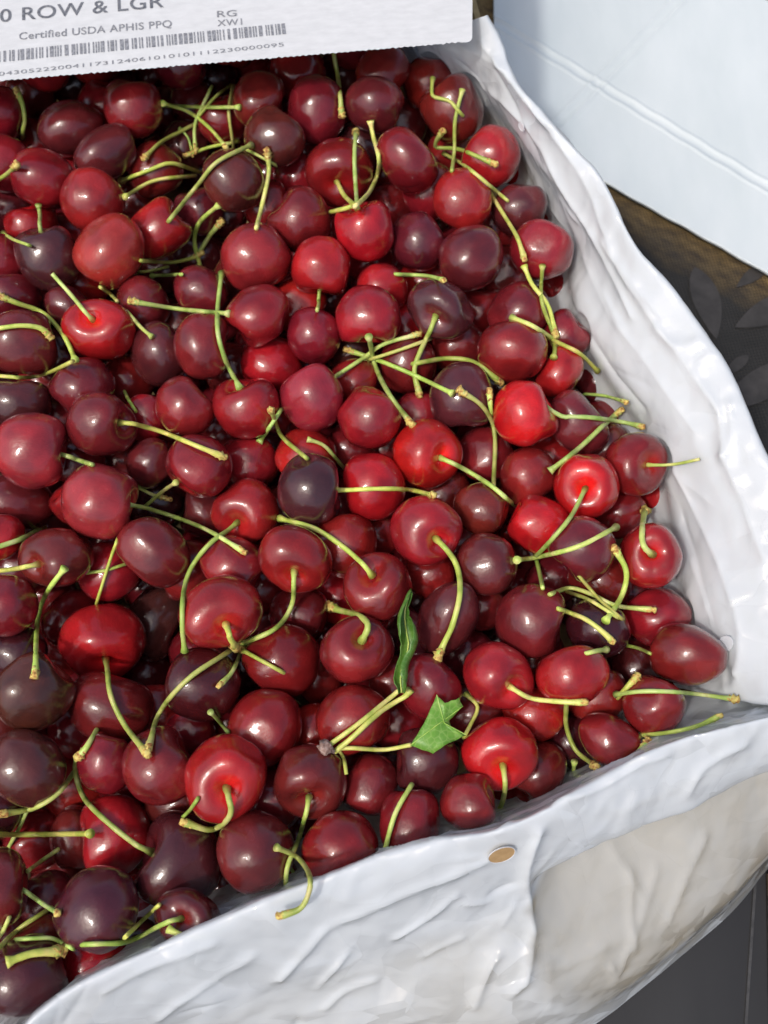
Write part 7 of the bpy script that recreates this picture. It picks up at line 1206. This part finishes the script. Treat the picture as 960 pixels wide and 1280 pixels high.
def tube(pts, r0, start, end):
    """a stem along pts: flares where it met the fruit ('a', 'f'), swells towards its woody end ('k')"""
    P = cr(np.array(pts), max(10, len(pts) * 2))
    n = len(P); L = np.r_[0, np.cumsum(np.linalg.norm(np.diff(P, axis=0), axis=1))]; tot = L[-1]
    ns = 10; v = []
    seed = Vector((P[0][0] * 300, P[0][1] * 300, 0))
    prev = None
    for i in range(n):
        tn = Vector(P[min(i + 1, n - 1)] - P[max(i - 1, 0)]).normalized()
        if prev is None:
            side = tn.orthogonal().normalized()
        else:
            side = (prev - tn * prev.dot(tn)).normalized()
        prev = side
        up = tn.cross(side)
        r = r0 * (1 + .10 * noise.noise(Vector(P[i]) * 320 + seed))
        for dist, kind in ((L[i], start), (tot - L[i], end)):
            if kind in ('a', 'f'): r += r0 * (.75 if kind == 'f' else .65) * math.exp(-(dist / .0016) ** 2)
            if kind == 'k': r += r0 * .45 * math.exp(-(dist / .0045) ** 2)
        for j in range(ns):
            a = math.tau * j / ns
            v.append(Vector(P[i]) + (side * math.cos(a) + up * math.sin(a)) * r)
    f = grid_faces(n, ns, True) + [tuple(range(ns - 1, -1, -1)), tuple(range((n - 1) * ns, n * ns))]
    return v, f, P

def knob_mesh(P, r0, at_end, rnd):
    p = Vector(P[-1] if at_end else P[0]); q = Vector(P[-3] if at_end else P[2])
    d = (p - q).normalized()
    s = d.orthogonal().normalized(); u = d.cross(s)
    off = Vector((rnd.uniform(-9, 9), rnd.uniform(-9, 9), 0))
    hh = rnd.uniform(.8, 1.35); fw = rnd.uniform(.85, 1.25)
    prof = [(-.0030, 1.02), (-.0022, 1.3 * fw), (-.0012, 1.15), (-.0003, 1.55 * fw), (.0006, 1.2), (.0014 * hh, 1.45 * fw), (.0021 * hh, .9)]
    ns = 10; v = []
    for h, w in prof:
        for j in range(ns):
            a = math.tau * j / ns
            k = r0 * w * (1.05 + .75 * noise.noise(Vector((math.cos(a) * 1.6, math.sin(a) * 1.6, h * 900)) + off))
            v.append(p + d * h + (s * math.cos(a) + u * math.sin(a)) * k)
    f = grid_faces(len(prof), ns, True) + [tuple(range(ns - 1, -1, -1)), tuple(range((len(prof) - 1) * ns, len(prof) * ns))]
    return v, f

rnd = random.Random(5)
has_stem = {s[0] for s in STEMS if s[0] >= 0}
roots = {}
for i, (p, r, sc, q, ck, jit, var, label) in enumerate(CHERRIES):
    if i in has_stem:
        root = empty('cherry', p)
        o = link_mesh('flesh', FLESH[var], None, root)
        roots[i] = root
    else:
        root = o = link_mesh('cherry', FLESH[var], None)
        o.location = p
    o.scale = [r * k for k in sc]
    o.rotation_mode = 'QUATERNION'
    o.rotation_quaternion = q
    b = SKIN[ck]; g = .75 + .5 * jit
    o.color = (b[0] * g, b[1] * (.8 + .5 * rnd.random()), b[2] * (.8 + .5 * rnd.random()), 1)
    tag(root, label, 'cherry', 'cherries heaped in the lined box')

for own, s0, s1, th, pts, label in STEMS:
    r0 = .00088 * th
    v, f, P = tube(pts, r0, s0, s1)
    base = Vector(P[0])
    if own >= 0: base = Vector(CHERRIES[own][0])
    me = mesh_of('stem', [x - base for x in v], f)
    if own >= 0:
        o = link_mesh('stem', me, M_STEM, roots[own], True)
    else:
        o = link_mesh('cherry_stalk', me, M_STEM, None, True)
        o.location = base
        tag(o, label, 'stem', 'cherry stems lying over the fruit')
    k = rnd.uniform(.72, 1.2)
    o.color = (k * rnd.uniform(.85, 1.2), k, k * rnd.uniform(.8, 1.2), 1)
    for kind, at_end in ((s0, False), (s1, True)):
        if kind == 'k':
            kv, kf = knob_mesh(P, r0, at_end, rnd)
            link_mesh('woody_end', mesh_of('woody_end', [x - base for x in kv], kf), M_KNOB, o, True)

# deeper fruit of the heap that nobody could count, and the heap beyond the picture's edge
def heap():
    rr = random.Random(21)
    vs, fs = [], []
    def ball(c, r):
        nt, nph = 10, 14
        k0 = len(vs)
        for i in range(nt + 1):
            t_ = math.pi * i / nt
            for j in range(nph):
                a = math.tau * j / nph
                vs.append((c[0] + r * math.sin(t_) * math.cos(a), c[1] + r * math.sin(t_) * math.sin(a), c[2] + r * .93 * math.cos(t_)))
        for i in range(nt):
            for j in range(nph):
                k = (j + 1) % nph
                fs.append((k0 + i * nph + j, k0 + (i + 1) * nph + j, k0 + (i + 1) * nph + k, k0 + i * nph + k))
    C = np.array([c[0] for c in CHERRIES]); RD = np.array([c[1] for c in CHERRIES])
    placed, pr = list(map(tuple, C)), list(RD)
    poly_ = [(p.x, p.y) for p in ([FL, NL] + near[::-1] + right[::-1] + [FR])]
    def inside(x, y):
        c = False; j = len(poly_) - 1
        for i in range(len(poly_)):
            (xi, yi), (xj, yj) = poly_[i], poly_[j]
            if (yi > y) != (yj > y) and x < (xj - xi) * (y - yi) / (yj - yi) + xi: c = not c
            j = i
        return c
    PA = np.array(placed); PR = np.array(pr)
    for z, step in ((.018, .021), (.034, .020), (.047, .020), (.066, .022), (.084, .023)):
        y = -.24
        while y < .28:
            x = -.36
            while x < .2:
                cx, cy, cz = x + rr.uniform(-.006, .006), y + rr.uniform(-.006, .006), z + rr.uniform(-.004, .004)
                x += step
                m = .03
                if not all(inside(cx + a, cy + b) for a, b in ((m, 0), (-m, 0), (0, m), (0, -m))): continue
                # only where the photograph shows nothing of it: low down, or outside the frame, or under the lid
                if z > .05:
                    dv = Vector((cx, cy, cz)) - cam.location
                    fw = Vector((0, math.sin(R(20)), -math.cos(R(20)))); upv = Vector((0, math.cos(R(20)), math.sin(R(20))))
                    tt = dv.dot(fw)
                    px, py = 480 + 1312 * dv.x / tt, 640 - 1312 * dv.dot(upv) / tt
                    if px > -60 and py > 10 and py < 1330: continue
                r = rr.uniform(.0112, .0128)
                dd = np.linalg.norm(PA - (cx, cy, cz), axis=1)
                if (dd < (.72 if z < .05 else .9) * (PR + r)).any(): continue
                PA = np.vstack([PA, (cx, cy, cz)]); PR = np.append(PR, r)
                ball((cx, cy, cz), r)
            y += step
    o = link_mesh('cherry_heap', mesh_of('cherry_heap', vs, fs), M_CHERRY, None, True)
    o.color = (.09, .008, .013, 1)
    tag(o, 'deep dark mass of cherries under the top layers', 'cherries', kind='stuff')
heap()

# ---------------------------------------------------------------- broken twig with two leaves
def build_twig():
    base = Vector(TWIG_A[0])
    root = empty('leaf_twig', base[:])
    tag(root, 'broken twig with one curled and one jagged green leaf', 'twig')
    for k, (pts, r) in enumerate(((TWIG_A, .0009), (TWIG_B, .0010), (TWIG_C, .0008), (TWIG_D, .0007))):
        v, f, P = tube(pts, r, 'c', 'f' if k == 1 else 'c')
        o = link_mesh('twig_stem', mesh_of('twig_stem', [x - base for x in v], f), M_STEM, root, True)
        o.color = (1.15, 1.0, 1.0, 1)
    v, f = knob_mesh(np.array(TWIG_A[::-1]), .0022, True, random.Random(2))
    link_mesh('woody_base', mesh_of('woody_base', [x - base for x in v], f),
              mat_noise('bark', [(.3, (.10, .05, .035)), (.5, (.30, .19, .15)), (.75, (.48, .38, .34))], 700, .8, .6, .0008), root, True)
    # torn, jagged leaf: outline filled as a fan of rows, bent along its midrib
    out = [Vector(p) for p in JAG]
    c = sum(out, Vector()) / len(out)
    stem_p = out[0]; axis = (out[5] - stem_p).normalized()
    bm = bmesh.new()
    dense = []
    for i in range(len(out)):
        a, b = out[i], out[(i + 1) % len(out)]
        for s in range(4):
            p = a.lerp(b, s / 4)
            if s: p = p + Vector((noise.noise(p * 900), noise.noise(p * 900 + Vector((5, 0, 0))), 0)) * .0005
            dense.append(p)
    def lift(p):
        q = p - stem_p
        along = q.dot(axis); side = (q - axis * along); side.z = 0
        return p + Vector((0, 0, .0016 * math.sin(along * 220) + side.length * .08 + .0012 * noise.noise(p * 160)))
    rings = []
    for t_ in (1.0, .75, .5, .25):
        rings.append([bm.verts.new(lift(c.lerp(p, t_)) - base) for p in dense])
    cv = bm.verts.new(lift(c) - base)
    n = len(dense)
    for a, b in zip(rings, rings[1:]):
        for i in range(n):
            bm.faces.new((a[i], a[(i + 1) % n], b[(i + 1) % n], b[i]))
    for i in range(n):
        bm.faces.new((rings[-1][i], rings[-1][(i + 1) % n], cv))
    bmesh.ops.recalc_face_normals(bm, faces=bm.faces)
    me = bpy.data.meshes.new('leaf'); bm.to_mesh(me); bm.free()
    o = link_mesh('leaf', me, M_LEAF, root, True)
    o['label'] = 'jagged torn leaf lying open'
    sol = o.modifiers.new('thickness', 'SOLIDIFY'); sol.thickness = .0003
    for a, b in ((out[0], out[5]), (c, out[8]), (c, out[2])):
        v, f, P = tube([lift(a.lerp(b, s / 6)) + Vector((0, 0, .0003)) for s in range(7)], .00017, 'c', 'c')
        link_mesh('vein', mesh_of('vein', [x - base for x in v], f), M_STEM, o, True).color = (.75, .95, .8, 1)
    # curled leaf: a narrow trough along a spine
    S = cr(np.array(ROLL), 26)
    v = []
    nw = 11
    for i, p in enumerate(S):
        u = i / (len(S) - 1)
        tn = Vector(S[min(i + 1, len(S) - 1)] - S[max(i - 1, 0)]).normalized()
        side = tn.cross(Vector((0, 0, 1))).normalized(); up = side.cross(tn)
        w = .0028 * (1 + .22 * math.sin(u * 13)) * math.sin(math.pi * min(1, .06 + u * .94)) ** .7
        for j in range(nw):
            a = (j / (nw - 1) - .5) * 2
            an = a * 2.2 + 1.1 * math.sin(u * 5)
            q = Vector(p) + side * math.sin(an) * w + up * (1 - math.cos(an)) * w * 1.2
            q += Vector((noise.noise(q * 400), noise.noise(q * 400 + Vector((3, 3, 3))), 0)) * .0008 * abs(a)
            v.append(q - base)
    o = link_mesh('leaf', mesh_of('leaf', v, grid_faces(len(S), nw)), M_LEAF, root, True)
    o['label'] = 'narrow dark curled leaf standing on edge'
    o.color = (.55, .6, .6, 1)
    sol = o.modifiers.new('thickness', 'SOLIDIFY'); sol.thickness = .0003
    v, f, P = tube([Vector(p) + Vector((0, 0, .0004)) for p in S[::4]], .0003, 'c', 'c')
    link_mesh('vein', mesh_of('vein', [x - base for x in v], f), M_STEM, o, True)
build_twig()
